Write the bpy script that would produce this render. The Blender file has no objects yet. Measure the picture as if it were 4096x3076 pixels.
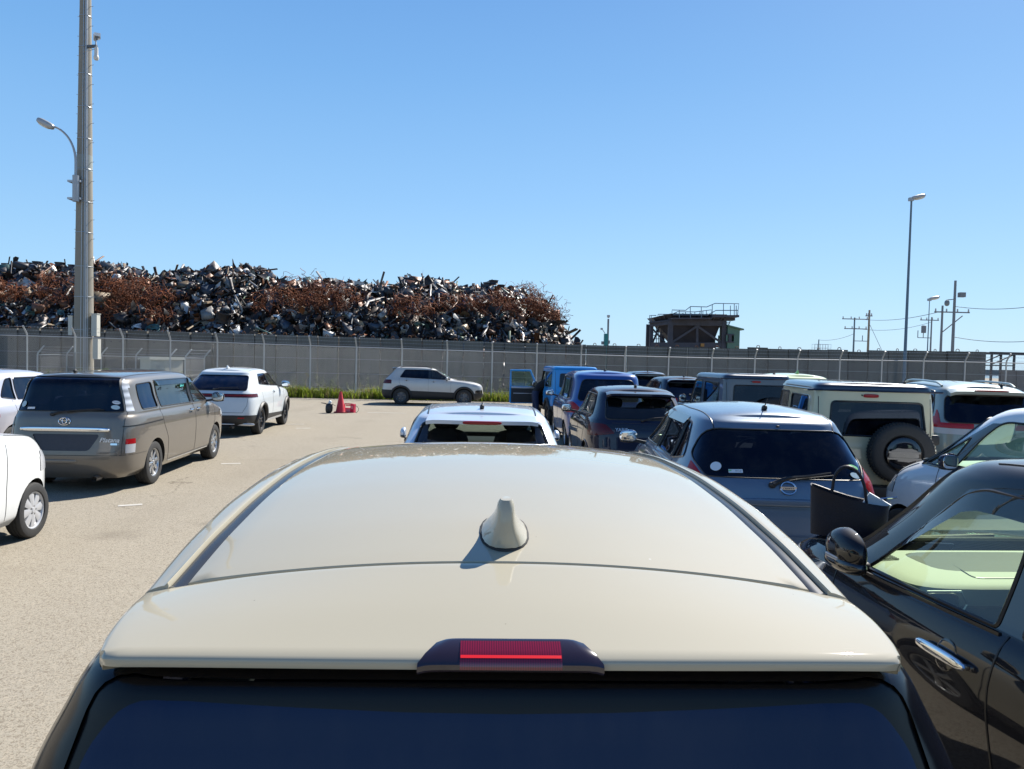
import bpy, bmesh, math, random
import numpy as np
from mathutils import Vector, Matrix
from mathutils.bvhtree import BVHTree
from mathutils.interpolate import poly_3d_calc

random.seed(7)
rng = np.random.default_rng(11)
SC = bpy.context.scene
COL = SC.collection
R = math.radians

# ------------------------------------------------------------------ camera, sky, sun, exposure
CAM_H = 1.95
cam_d = bpy.data.cameras.new('camera')
cam_d.sensor_width = 36.0
cam_d.lens = 36.0 * 3050 / 4096
cam_d.clip_start = 0.05
cam_d.clip_end = 6000
cam = bpy.data.objects.new('camera', cam_d)
COL.objects.link(cam)
cam.matrix_world = (Matrix.Translation((0, 0, CAM_H)) @ Matrix.Rotation(math.pi / 2 - math.atan(103 / 3050), 4, 'X')
                    @ Matrix.Rotation(0.0245, 4, 'Z'))
SC.camera = cam
SUN_AZ, SUN_EL = 38.0, 44.0            # degrees right of straight ahead, above the horizon
world = bpy.data.worlds.new('World')
SC.world = world
world.use_nodes = True
wn = world.node_tree
sky = wn.nodes.new('ShaderNodeTexSky')
sky.sky_type = 'NISHITA'
sky.sun_disc = False
sky.sun_elevation = R(SUN_EL)
sky.sun_rotation = R(SUN_AZ)
sky.air_density = 1.0
sky.dust_density = 0.6
sky.ozone_density = 1.6
# the Nishita sky, evened out towards the clear summer blue of the photograph by elevation
SKY_STRENGTH, EXPOSURE = 0.10, 1.0
wtc = wn.nodes.new('ShaderNodeTexCoord')
wsep = wn.nodes.new('ShaderNodeSeparateXYZ')
wn.links.new(wtc.outputs['Generated'], wsep.inputs[0])
wramp = wn.nodes.new('ShaderNodeValToRGB')
wn.links.new(wsep.outputs['Z'], wramp.inputs['Fac'])
SKY_STOPS = [(0.0, (0.43, 0.73, 1.0)), (0.08, (0.37, 0.67, 0.98)), (0.2, (0.265, 0.55, 0.93)), (0.34, (0.175, 0.435, 0.84)), (0.48, (0.115, 0.33, 0.74)), (0.7, (0.05, 0.155, 0.43)), (1.0, (0.028, 0.088, 0.28))]
while len(wramp.color_ramp.elements) < len(SKY_STOPS):
    wramp.color_ramp.elements.new(0.5)
for e_, (p_, c_) in zip(wramp.color_ramp.elements, SKY_STOPS):
    e_.position = p_
    e_.color = (*c_, 1)
wsc = wn.nodes.new('ShaderNodeVectorMath')
wsc.operation = 'SCALE'
wsc.inputs['Scale'].default_value = 1 / (SKY_STRENGTH * 2 ** EXPOSURE)
wn.links.new(wramp.outputs['Color'], wsc.inputs[0])
wmix = wn.nodes.new('ShaderNodeMix')
wmix.data_type = 'RGBA'
wmix.inputs['Factor'].default_value = 0.88
wn.links.new(sky.outputs[0], wmix.inputs['A'])
wn.links.new(wsc.outputs[0], wmix.inputs['B'])
wn.links.new(wmix.outputs['Result'], wn.nodes['Background'].inputs[0])
wn.nodes['Background'].inputs[1].default_value = SKY_STRENGTH
sun_d = bpy.data.lights.new('sun', 'SUN')
sun_d.energy = 4.7
sun_d.angle = R(0.53)
sun_d.color = (1.0, 0.95, 0.87)
sun = bpy.data.objects.new('sun', sun_d)
COL.objects.link(sun)
SUN_DIR = Vector((math.sin(R(SUN_AZ)) * math.cos(R(SUN_EL)), math.cos(R(SUN_AZ)) * math.cos(R(SUN_EL)), math.sin(R(SUN_EL))))
sun.rotation_euler = SUN_DIR.to_track_quat('Z', 'Y').to_euler()
sun.location = (30, 30, 40)
SC.view_settings.view_transform = 'Standard'
SC.view_settings.look = 'None'
SC.view_settings.exposure = EXPOSURE
SC.view_settings.gamma = 1
SC.render.engine = 'CYCLES'
SC.cycles.max_bounces = 8
SC.cycles.transparent_max_bounces = 24
SC.cycles.caustics_reflective = False
SC.cycles.caustics_refractive = False
SC.cycles.sample_clamp_indirect = 6


def _basis():
    m = cam.matrix_world.to_3x3()
    return m
CM = _basis()


def at_y(px, py, Y):
    """point on the sight line of photo pixel (px, py) at distance Y: used to measure places from the photograph"""
    d = CM @ Vector(((px - 2048) / 3050, -(py - 1538) / 3050, -1))
    return Vector((0, 0, CAM_H)) + d * (Y / d.y)

# ------------------------------------------------------------------ materials


def mat_new(name):
    m = bpy.data.materials.new(name)
    m.use_nodes = True
    return m, m.node_tree, m.node_tree.nodes['Principled BSDF']


def simple(name, col, rough=0.5, metal=0.0, spec=0.5, noise=0.0, nscale=20.0, bump=0.0, coat=0.0):
    m, nt, b = mat_new(name)
    b.inputs['Base Color'].default_value = (*col, 1)
    b.inputs['Roughness'].default_value = rough
    b.inputs['Metallic'].default_value = metal
    b.inputs['Specular IOR Level'].default_value = spec
    b.inputs['Coat Weight'].default_value = coat
    b.inputs['Coat Roughness'].default_value = 0.03
    if noise or bump:
        tc = nt.nodes.new('ShaderNodeTexCoord')
        n = nt.nodes.new('ShaderNodeTexNoise')
        n.inputs['Scale'].default_value = nscale
        n.inputs['Detail'].default_value = 6
        nt.links.new(tc.outputs['Object'], n.inputs['Vector'])
        if noise:
            mx = nt.nodes.new('ShaderNodeMix')
            mx.data_type = 'RGBA'
            mx.inputs['A'].default_value = (*[c * (1 - noise) for c in col], 1)
            mx.inputs['B'].default_value = (*[min(1, c * (1 + noise)) for c in col], 1)
            nt.links.new(n.outputs['Fac'], mx.inputs['Factor'])
            nt.links.new(mx.outputs['Result'], b.inputs['Base Color'])
        if bump:
            bp = nt.nodes.new('ShaderNodeBump')
            bp.inputs['Strength'].default_value = bump
            bp.inputs['Distance'].default_value = 0.01
            nt.links.new(n.outputs['Fac'], bp.inputs['Height'])
            nt.links.new(bp.outputs['Normal'], b.inputs['Normal'])
    return m


def paint(name, col, metal=0.0, rough=0.35, flake=0.0, dirt=0.06):
    """clear-coated car paint; the inside of the sheet metal is dark trim"""
    m, nt, b = mat_new(name)
    b.inputs['Roughness'].default_value = rough
    b.inputs['Metallic'].default_value = metal
    b.inputs['Coat Weight'].default_value = 1.0
    b.inputs['Coat Roughness'].default_value = 0.02
    b.inputs['Coat IOR'].default_value = 1.5
    b.inputs['Specular IOR Level'].default_value = 0.12 if metal < 0.05 else 0.4
    if metal < 0.05:
        b.inputs['Roughness'].default_value = 0.65
    tc = nt.nodes.new('ShaderNodeTexCoord')
    n = nt.nodes.new('ShaderNodeTexNoise')
    n.inputs['Scale'].default_value = 5.0
    n.inputs['Detail'].default_value = 8
    nt.links.new(tc.outputs['Object'], n.inputs['Vector'])
    mx = nt.nodes.new('ShaderNodeMix')
    mx.data_type = 'RGBA'
    mx.inputs['A'].default_value = (*[c * (1 - dirt) for c in col], 1)
    mx.inputs['B'].default_value = (*[min(1, c * (1 + dirt)) for c in col], 1)
    nt.links.new(n.outputs['Fac'], mx.inputs['Factor'])
    g = nt.nodes.new('ShaderNodeNewGeometry')
    mb = nt.nodes.new('ShaderNodeMix')
    mb.data_type = 'RGBA'
    nt.links.new(g.outputs['Backfacing'], mb.inputs['Factor'])
    nt.links.new(mx.outputs['Result'], mb.inputs['A'])
    mb.inputs['B'].default_value = (0.02, 0.02, 0.021, 1)
    nt.links.new(mb.outputs['Result'], b.inputs['Base Color'])
    inv = nt.nodes.new('ShaderNodeMath')
    inv.operation = 'SUBTRACT'
    inv.inputs[0].default_value = 1.0
    nt.links.new(g.outputs['Backfacing'], inv.inputs[1])
    nt.links.new(inv.outputs[0], b.inputs['Coat Weight'])
    # road film: faint roughness variation in the clear coat
    rr = nt.nodes.new('ShaderNodeMapRange')
    rr.inputs['To Min'].default_value = 0.008
    rr.inputs['To Max'].default_value = 0.05
    n2 = nt.nodes.new('ShaderNodeTexNoise')
    n2.inputs['Scale'].default_value = 2.3
    n2.inputs['Detail'].default_value = 10
    nt.links.new(tc.outputs['Object'], n2.inputs['Vector'])
    nt.links.new(n2.outputs['Fac'], rr.inputs['Value'])
    nt.links.new(rr.outputs['Result'], b.inputs['Coat Roughness'])
    if metal or flake:
        v = nt.nodes.new('ShaderNodeTexVoronoi')
        v.inputs['Scale'].default_value = 900
        nt.links.new(tc.outputs['Object'], v.inputs['Vector'])
        bp = nt.nodes.new('ShaderNodeBump')
        bp.inputs['Strength'].default_value = 0.06
        bp.inputs['Distance'].default_value = 0.001
        nt.links.new(v.outputs['Distance'], bp.inputs['Height'])
        nt.links.new(bp.outputs['Normal'], b.inputs['Normal'])
    return m


def glass(name, tint, refl=0.05, rough=0.0, gcol=(1, 1, 1), dust=0.022):
    """single thin pane: tinted see-through plus mirror reflection that grows towards grazing"""
    m = bpy.data.materials.new(name)
    m.use_nodes = True
    nt = m.node_tree
    nt.nodes.clear()
    out = nt.nodes.new('ShaderNodeOutputMaterial')
    tr = nt.nodes.new('ShaderNodeBsdfTransparent')
    tr.inputs[0].default_value = (*tint, 1)
    gl = nt.nodes.new('ShaderNodeBsdfGlossy')
    gl.inputs['Roughness'].default_value = rough
    gl.inputs[0].default_value = (*gcol, 1)
    lw = nt.nodes.new('ShaderNodeLayerWeight')
    lw.inputs['Blend'].default_value = 0.5
    pw = nt.nodes.new('ShaderNodeMath')
    pw.operation = 'POWER'
    pw.inputs[1].default_value = 4.0
    nt.links.new(lw.outputs['Facing'], pw.inputs[0])
    ma = nt.nodes.new('ShaderNodeMath')
    ma.operation = 'MULTIPLY_ADD'
    ma.inputs[1].default_value = 1 - refl
    ma.inputs[2].default_value = refl
    nt.links.new(pw.outputs[0], ma.inputs[0])
    mx = nt.nodes.new('ShaderNodeMixShader')
    nt.links.new(ma.outputs[0], mx.inputs[0])
    nt.links.new(tr.outputs[0], mx.inputs[1])
    nt.links.new(gl.outputs[0], mx.inputs[2])
    # thin film of dust, patchy and streaked
    df = nt.nodes.new('ShaderNodeBsdfDiffuse')
    df.inputs[0].default_value = (0.50, 0.47, 0.41, 1)
    tc = nt.nodes.new('ShaderNodeTexCoord')
    mp = nt.nodes.new('ShaderNodeMapping')
    mp.inputs['Scale'].default_value = (2.2, 2.2, 0.8)
    mp.inputs['Rotation'].default_value = (0.5, 0.3, 0)
    nt.links.new(tc.outputs['Object'], mp.inputs['Vector'])
    nz = nt.nodes.new('ShaderNodeTexNoise')
    nz.inputs['Scale'].default_value = 2.6
    nz.inputs['Detail'].default_value = 9
    nz.inputs['Roughness'].default_value = 0.62
    nt.links.new(mp.outputs[0], nz.inputs['Vector'])
    mr = nt.nodes.new('ShaderNodeMapRange')
    mr.inputs['From Min'].default_value = 0.42
    mr.inputs['From Max'].default_value = 0.72
    mr.inputs['To Max'].default_value = dust
    nt.links.new(nz.outputs['Fac'], mr.inputs['Value'])
    m2 = nt.nodes.new('ShaderNodeMixShader')
    nt.links.new(mr.outputs[0], m2.inputs[0])
    nt.links.new(mx.outputs[0], m2.inputs[1])
    nt.links.new(df.outputs[0], m2.inputs[2])
    nt.links.new(m2.outputs[0], out.inputs[0])
    return m


def lens(name, col, stripes=60.0, rough=0.08):
    """moulded lamp lens with fine ribs inside"""
    m, nt, b = mat_new(name)
    b.inputs['Roughness'].default_value = 0.4
    b.inputs['Specular IOR Level'].default_value = 0.1
    b.inputs['Coat Weight'].default_value = 0.7
    b.inputs['Coat Roughness'].default_value = 0.02
    tc = nt.nodes.new('ShaderNodeTexCoord')
    w = nt.nodes.new('ShaderNodeTexWave')
    w.wave_type = 'BANDS'
    w.bands_direction = 'Z'
    w.inputs['Scale'].default_value = stripes
    w.inputs['Distortion'].default_value = 0.4
    nt.links.new(tc.outputs['Object'], w.inputs['Vector'])
    mx = nt.nodes.new('ShaderNodeMix')
    mx.data_type = 'RGBA'
    mx.inputs['A'].default_value = (*[c * 0.45 for c in col], 1)
    mx.inputs['B'].default_value = (*col, 1)
    nt.links.new(w.outputs['Fac'], mx.inputs['Factor'])
    nt.links.new(mx.outputs['Result'], b.inputs['Base Color'])
    return m


M = {}
M['rubber'] = simple('tyre_rubber', (0.022, 0.022, 0.022), 0.75, noise=0.3, nscale=30, bump=0.15)
M['trim'] = simple('black_trim', (0.012, 0.012, 0.013), 0.35)
M['plastic'] = simple('black_plastic', (0.02, 0.02, 0.021), 0.55, noise=0.15, nscale=60)
M['gloss_black'] = simple('gloss_black', (0.006, 0.006, 0.008), 0.05, coat=1.0)
M['dark'] = simple('dark_void', (0.008, 0.008, 0.008), 0.9)
M['alloy'] = simple('alloy', (0.55, 0.56, 0.57), 0.32, metal=0.85, noise=0.08, nscale=12)
M['hubcap'] = simple('hubcap', (0.50, 0.51, 0.53), 0.35, metal=0.35, noise=0.06)
M['alloy_dark'] = simple('dark_alloy', (0.035, 0.036, 0.04), 0.3, metal=0.6)
M['chrome'] = simple('chrome', (0.82, 0.83, 0.85), 0.06, metal=1.0)
M['steel'] = simple('brake_steel', (0.25, 0.24, 0.23), 0.45, metal=0.8)
M['red_lens'] = lens('red_lens', (0.42, 0.004, 0.010))
M['dark_red'] = lens('dark_red_lens', (0.10, 0.006, 0.010))
M['clear_lens'] = lens('clear_lens', (0.55, 0.57, 0.60), 25, 0.05)
M['smoke_lens'] = lens('smoke_lens', (0.10, 0.09, 0.10), 40)
M['orange_lens'] = lens('amber_lens', (0.6, 0.22, 0.03))
M['tint'] = glass('privacy_glass', (0.030, 0.034, 0.052), 0.036, 0.0, (0.55, 0.72, 1.0))
M['tint_mid'] = glass('tinted_glass', (0.22, 0.25, 0.27), 0.06)
M['clear'] = glass('clear_glass', (0.72, 0.86, 0.76), 0.07)
M['visor'] = glass('smoked_visor', (0.06, 0.06, 0.065), 0.09)
M['mirror'] = simple('mirror_face', (0.7, 0.72, 0.74), 0.02, metal=1.0)
M['seat_dark'] = simple('dark_seat_cloth', (0.025, 0.025, 0.028), 0.9, noise=0.3, nscale=80)
M['seat_beige'] = simple('beige_seat_cloth', (0.30, 0.27, 0.23), 0.9, noise=0.2, nscale=80)
M['dash_dark'] = simple('dark_dash', (0.03, 0.03, 0.032), 0.7, noise=0.2, nscale=150)
M['dash_light'] = simple('light_dash', (0.52, 0.53, 0.46), 0.75, noise=0.08, nscale=160)
M['paper'] = simple('paper', (0.75, 0.77, 0.78), 0.8, noise=0.05)
M['white_vinyl'] = simple('white_vinyl', (0.7, 0.72, 0.74), 0.5, noise=0.06)
M['cyan_marker'] = simple('cyan_marker', (0.10, 0.65, 0.62), 0.6)
M['green_vinyl'] = simple('green_vinyl', (0.18, 0.55, 0.22), 0.5)

# ------------------------------------------------------------------ mesh helpers


def link(name, me, mat=None, parent=None, smooth=True):
    o = bpy.data.objects.new(name, me)
    COL.objects.link(o)
    if mat is not None:
        me.materials.append(mat)
    if smooth:
        me.polygons.foreach_set('use_smooth', np.ones(len(me.polygons), bool))
    if parent is not None:
        o.parent = parent
    return o


def mesh(name, v, f, mat=None, parent=None, smooth=True):
    me = bpy.data.meshes.new(name)
    me.from_pydata([tuple(x) for x in v], [], f)
    me.validate()
    me.update()
    return link(name, me, mat, parent, smooth)


def fast_mesh(name, V, F, mat, parent=None, smooth=False, cols=None):
    """numpy quads/tris (all faces the same size) into one mesh, optional colour per vertex"""
    V = np.asarray(V, np.float32)
    F = np.asarray(F, np.int32)
    k = F.shape[1]
    me = bpy.data.meshes.new(name)
    me.vertices.add(len(V))
    me.vertices.foreach_set('co', V.ravel())
    me.loops.add(F.size)
    me.loops.foreach_set('vertex_index', F.ravel())
    me.polygons.add(len(F))
    me.polygons.foreach_set('loop_start', np.arange(0, F.size, k, dtype=np.int32))
    me.polygons.foreach_set('loop_total', np.full(len(F), k, np.int32))
    if cols is not None:
        a = me.color_attributes.new('tone', 'FLOAT_COLOR', 'POINT')
        c = np.ones((len(V), 4), np.float32)
        c[:, :3] = cols
        a.data.foreach_set('color', c.ravel())
    me.update(calc_edges=True)
    me.validate()
    return link(name, me, mat, parent, smooth)


class MB:
    """collects simple solids and links them as one mesh"""

    def __init__(s):
        s.v = []
        s.f = []

    def add(s, v, f):
        o = len(s.v)
        s.v += [tuple(x) for x in v]
        s.f += [tuple(i + o for i in q) for q in f]
        return s

    def box(s, c, d, rot=None):
        x, y, z = [q / 2 for q in d]
        vs = [Vector((a * x, b * y, e * z)) for a in (-1, 1) for b in (-1, 1) for e in (-1, 1)]
        if rot is not None:
            vs = [rot @ q for q in vs]
        c = Vector(c)
        return s.add([q + c for q in vs], [(0, 1, 3, 2), (4, 6, 7, 5), (0, 4, 5, 1), (2, 3, 7, 6), (0, 2, 6, 4), (1, 5, 7, 3)])

    def beam(s, a, b, w, h=None, up=(0, 0, 1)):
        a, b = Vector(a), Vector(b)
        h = h or w
        d = b - a
        L = d.length
        d.normalize()
        u = Vector(up)
        if abs(d.dot(u)) > 0.95:
            u = Vector((0, 1, 0))
        sx = d.cross(u).normalized()
        sy = sx.cross(d).normalized()
        rot = Matrix((d, sx, sy)).transposed()
        return s.box((a + b) / 2, (L, w, h), rot)

    def tube(s, pts, r, n=6, closed=False, caps=True):
        pts = [Vector(p) for p in pts]
        N = len(pts)
        rad = r if hasattr(r, '__len__') else [r] * N
        vs = []
        fs = []
        t0 = (pts[1] - pts[0]).normalized()
        u = t0.orthogonal().normalized()
        for i, p in enumerate(pts):
            if closed:
                t = (pts[(i + 1) % N] - pts[i - 1]).normalized()
            else:
                t = (pts[min(i + 1, N - 1)] - pts[max(i - 1, 0)])
                t = t.normalized() if t.length > 1e-9 else t0
            u = (u - t * u.dot(t))
            u = u.normalized() if u.length > 1e-6 else t.orthogonal().normalized()
            w = t.cross(u)
            for k in range(n):
                a = 2 * math.pi * k / n
                vs.append(p + (u * math.cos(a) + w * math.sin(a)) * rad[i])
        M_ = N if closed else N - 1
        for i in range(M_):
            for k in range(n):
                a = i * n + k
                b = i * n + (k + 1) % n
                c = ((i + 1) % N) * n + (k + 1) % n
                d = ((i + 1) % N) * n + k
                fs.append((a, b, c, d))
        if caps and not closed:
            fs.append(tuple(range(n - 1, -1, -1)))
            fs.append(tuple((N - 1) * n + k for k in range(n)))
        return s.add(vs, fs)

    def lathe(s, prof, n=32, axis='z', c=(0, 0, 0), cap=True):
        """prof: (radius, height) pairs"""
        vs = []
        fs = []
        c = Vector(c)
        for r_, h in prof:
            for k in range(n):
                a = 2 * math.pi * k / n
                x, y = r_ * math.cos(a), r_ * math.sin(a)
                vs.append(c + (Vector((x, y, h)) if axis == 'z' else Vector((x, h, y)) if axis == 'y' else Vector((h, x, y))))
        for i in range(len(prof) - 1):
            for k in range(n):
                q = (i * n + k, i * n + (k + 1) % n, (i + 1) * n + (k + 1) % n, (i + 1) * n + k)
                fs.append(q if axis != 'y' else q[::-1])
        if cap:
            fs.append(tuple(range(n)))
            fs.append(tuple((len(prof) - 1) * n + k for k in range(n)))
        return s.add(vs, fs)

    def sbox(s, c, d, n=5.0, nu=20, nv=12, rot=None, fn=None):
        """superellipsoid cushion: a box with soft edges"""
        vs = []
        fs = []
        e = 2.0 / n
        sg = lambda q: math.copysign(abs(q) ** e, q)
        for j in range(nv + 1):
            b = -math.pi / 2 + math.pi * j / nv
            for k in range(nu):
                a = 2 * math.pi * k / nu
                p = Vector((sg(math.cos(b)) * sg(math.cos(a)) * d[0] / 2, sg(math.cos(b)) * sg(math.sin(a)) * d[1] / 2, sg(math.sin(b)) * d[2] / 2))
                if fn:
                    p = Vector(fn(p))
                if rot is not None:
                    p = rot @ p
                vs.append(p + Vector(c))
        for j in range(nv):
            for k in range(nu):
                fs.append((j * nu + k, j * nu + (k + 1) % nu, (j + 1) * nu + (k + 1) % nu, (j + 1) * nu + k))
        return s.add(vs, fs)

    def prism(s, poly, a, b, axis='y'):
        """polygon (2-D) swept from a to b along an axis"""
        n = len(poly)
        P = lambda q, h: (q[0], h, q[1]) if axis == 'y' else (h, q[0], q[1]) if axis == 'x' else (q[0], q[1], h)
        vs = [P(q, a) for q in poly] + [P(q, b) for q in poly]
        fs = [tuple(range(n - 1, -1, -1)), tuple(range(n, 2 * n))] + [(i, (i + 1) % n, n + (i + 1) % n, n + i) for i in range(n)]
        return s.add(vs, fs)

    def build(s, name, mat, parent=None, smooth=False):
        o = mesh(name, s.v, s.f, mat, parent, smooth)
        bm = bmesh.new()
        bm.from_mesh(o.data)
        bmesh.ops.recalc_face_normals(bm, faces=bm.faces)
        bm.to_mesh(o.data)
        bm.free()
        if smooth:
            try:
                o.data.set_sharp_from_angle(angle=R(38))
            except Exception:
                pass
        return o


def empty(name, loc, rz=0.0, label=None, cat=None, group=None):
    o = bpy.data.objects.new(name, None)
    o.empty_display_size = 0.3
    COL.objects.link(o)
    o.location = loc
    o.rotation_euler = (0, 0, rz)
    if label:
        tag(o, label, cat, group)
    return o


def tag(o, label=None, cat=None, group=None, kind=None):
    if label:
        o['label'] = label
    if cat:
        o['category'] = cat
    if group:
        o['group'] = group
    if kind:
        o['kind'] = kind
    return o


def text_mesh(name, body, size, mat, parent, matrix, extrude=0.002, shear=0.0, align='CENTER', offset=0.0):
    c = bpy.data.curves.new(name, 'FONT')
    c.body = body
    c.size = size
    c.extrude = extrude
    c.shear = shear
    c.align_x = align
    c.align_y = 'CENTER'
    c.offset = offset
    c.resolution_u = 3
    o = bpy.data.objects.new(name + '_tmp', c)
    COL.objects.link(o)
    dg = bpy.context.evaluated_depsgraph_get()
    me = bpy.data.meshes.new_from_object(o.evaluated_get(dg))
    bpy.data.objects.remove(o)
    bpy.data.curves.remove(c)
    me.materials.clear()
    me.name = name
    ob = link(name, me, mat, parent, False)
    ob.matrix_local = matrix
    return ob


def rpoly(pts, r=0.04, seg=4):
    """polygon with rounded corners"""
    out = []
    n = len(pts)
    for i in range(n):
        p0, p, p1 = Vector(pts[i - 1]), Vector(pts[i]), Vector(pts[(i + 1) % n])
        rr = r[i] if hasattr(r, '__len__') else r
        a = (p0 - p)
        b = (p1 - p)
        rr = min(rr, a.length * 0.45, b.length * 0.45)
        if rr < 1e-4:
            out.append(tuple(p))
            continue
        A = p + a.normalized() * rr
        B = p + b.normalized() * rr
        for k in range(seg + 1):
            t = k / seg
            q = A * (1 - t) ** 2 + p * 2 * t * (1 - t) + B * t ** 2
            out.append((q.x, q.y))
    return out


def pchip(xs, ys, xq):
    xs = np.asarray(xs, float)
    ys = np.asarray(ys, float)
    h = np.diff(xs)
    d = np.diff(ys) / h
    m = np.zeros(len(xs))
    for i in range(1, len(xs) - 1):
        if d[i - 1] * d[i] > 0:
            w1, w2 = 2 * h[i] + h[i - 1], h[i] + 2 * h[i - 1]
            m[i] = (w1 + w2) / (w1 / d[i - 1] + w2 / d[i])
    m[0], m[-1] = d[0], d[-1]
    k = np.clip(np.searchsorted(xs, xq) - 1, 0, len(xs) - 2)
    t = (xq - xs[k]) / h[k]
    return ((2 * t ** 3 - 3 * t ** 2 + 1) * ys[k] + (t ** 3 - 2 * t ** 2 + t) * h[k] * m[k]
            + (-2 * t ** 3 + 3 * t ** 2) * ys[k + 1] + (t ** 3 - t ** 2) * h[k] * m[k + 1])

# ------------------------------------------------------------------ car builder
# a car body is a stack of plan-view loops: level = (x rear, z rear, x front, z front, half width, rear squareness, front squareness)


def shell(levels, sub=6, nh=44, crown=0.035, capn=10):
    A = np.array(levels, float)
    n = len(A)
    q = np.linspace(0, n - 1, (n - 1) * sub + 1)
    B = np.stack([pchip(np.arange(n), A[:, k], q) for k in range(A.shape[1])], 1)
    rows = []
    for xr, zr, xf, zf, w, nr, nf, zb in B:
        xm = (xr + xf) / 2
        th = np.linspace(0, math.pi, 1600)
        c, s = np.cos(th), np.sin(th)
        ex = np.where(c > 0, nr, nf)
        x = xm - np.sign(c) * np.abs(c) ** (2 / ex) * (xf - xr) / 2
        y = w * np.abs(s) ** (2 / ex)
        L = np.concatenate([[0], np.cumsum(np.hypot(np.diff(x), np.diff(y)))])
        t = np.linspace(0, 1, nh + 1)
        x = np.interp(t * L[-1], L, x)
        y = np.interp(t * L[-1], L, y)
        y[0] = y[-1] = 0
        u = (x - xr) / max(xf - xr, 1e-6)
        z = zr + (zf - zr) * u + zb * 4 * u * (1 - u)
        rows.append((x, y, z))
    verts = []
    faces = []
    N = 2 * nh
    for x, y, z in rows:
        for i in range(nh + 1):           # right side: rear -> front
            verts.append((x[i], -y[i], z[i]))
        for i in range(nh - 1, 0, -1):    # left side: front -> rear
            verts.append((x[i], y[i], z[i]))
    for r_ in range(len(rows) - 1):
        for k in range(N):
            a, b = r_ * N + k, r_ * N + (k + 1) % N
            faces.append((a, b, b + N, a + N))
    # roof cap
    x, y, z = rows[-1]
    base = (len(rows) - 1) * N
    wm = y.max()
    strip = []
    for i in range(nh + 1):
        R_ = base + i
        L_ = base + (N - i) % N
        if i in (0, nh):
            strip.append([R_] * (capn + 1))
            continue
        row = [R_]
        for k in range(1, capn):
            c = -1 + 2 * k / capn
            zz = z[i] + crown * (1 - c * c) * (y[i] / wm) ** 2
            verts.append((x[i], y[i] * c, zz))
            row.append(len(verts) - 1)
        row.append(L_)
        strip.append(row)
    for i in range(nh):
        for k in range(capn):
            q4 = [strip[i][k], strip[i][k + 1], strip[i + 1][k + 1], strip[i + 1][k]]
            f = []
            for v in q4:
                if v not in f:
                    f.append(v)
            if len(f) > 2:
                faces.append(tuple(f[::-1]))
    under = [(x_, y_, z_) for (x_, y_, z_) in verts[:N]]
    return verts, faces, under


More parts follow.
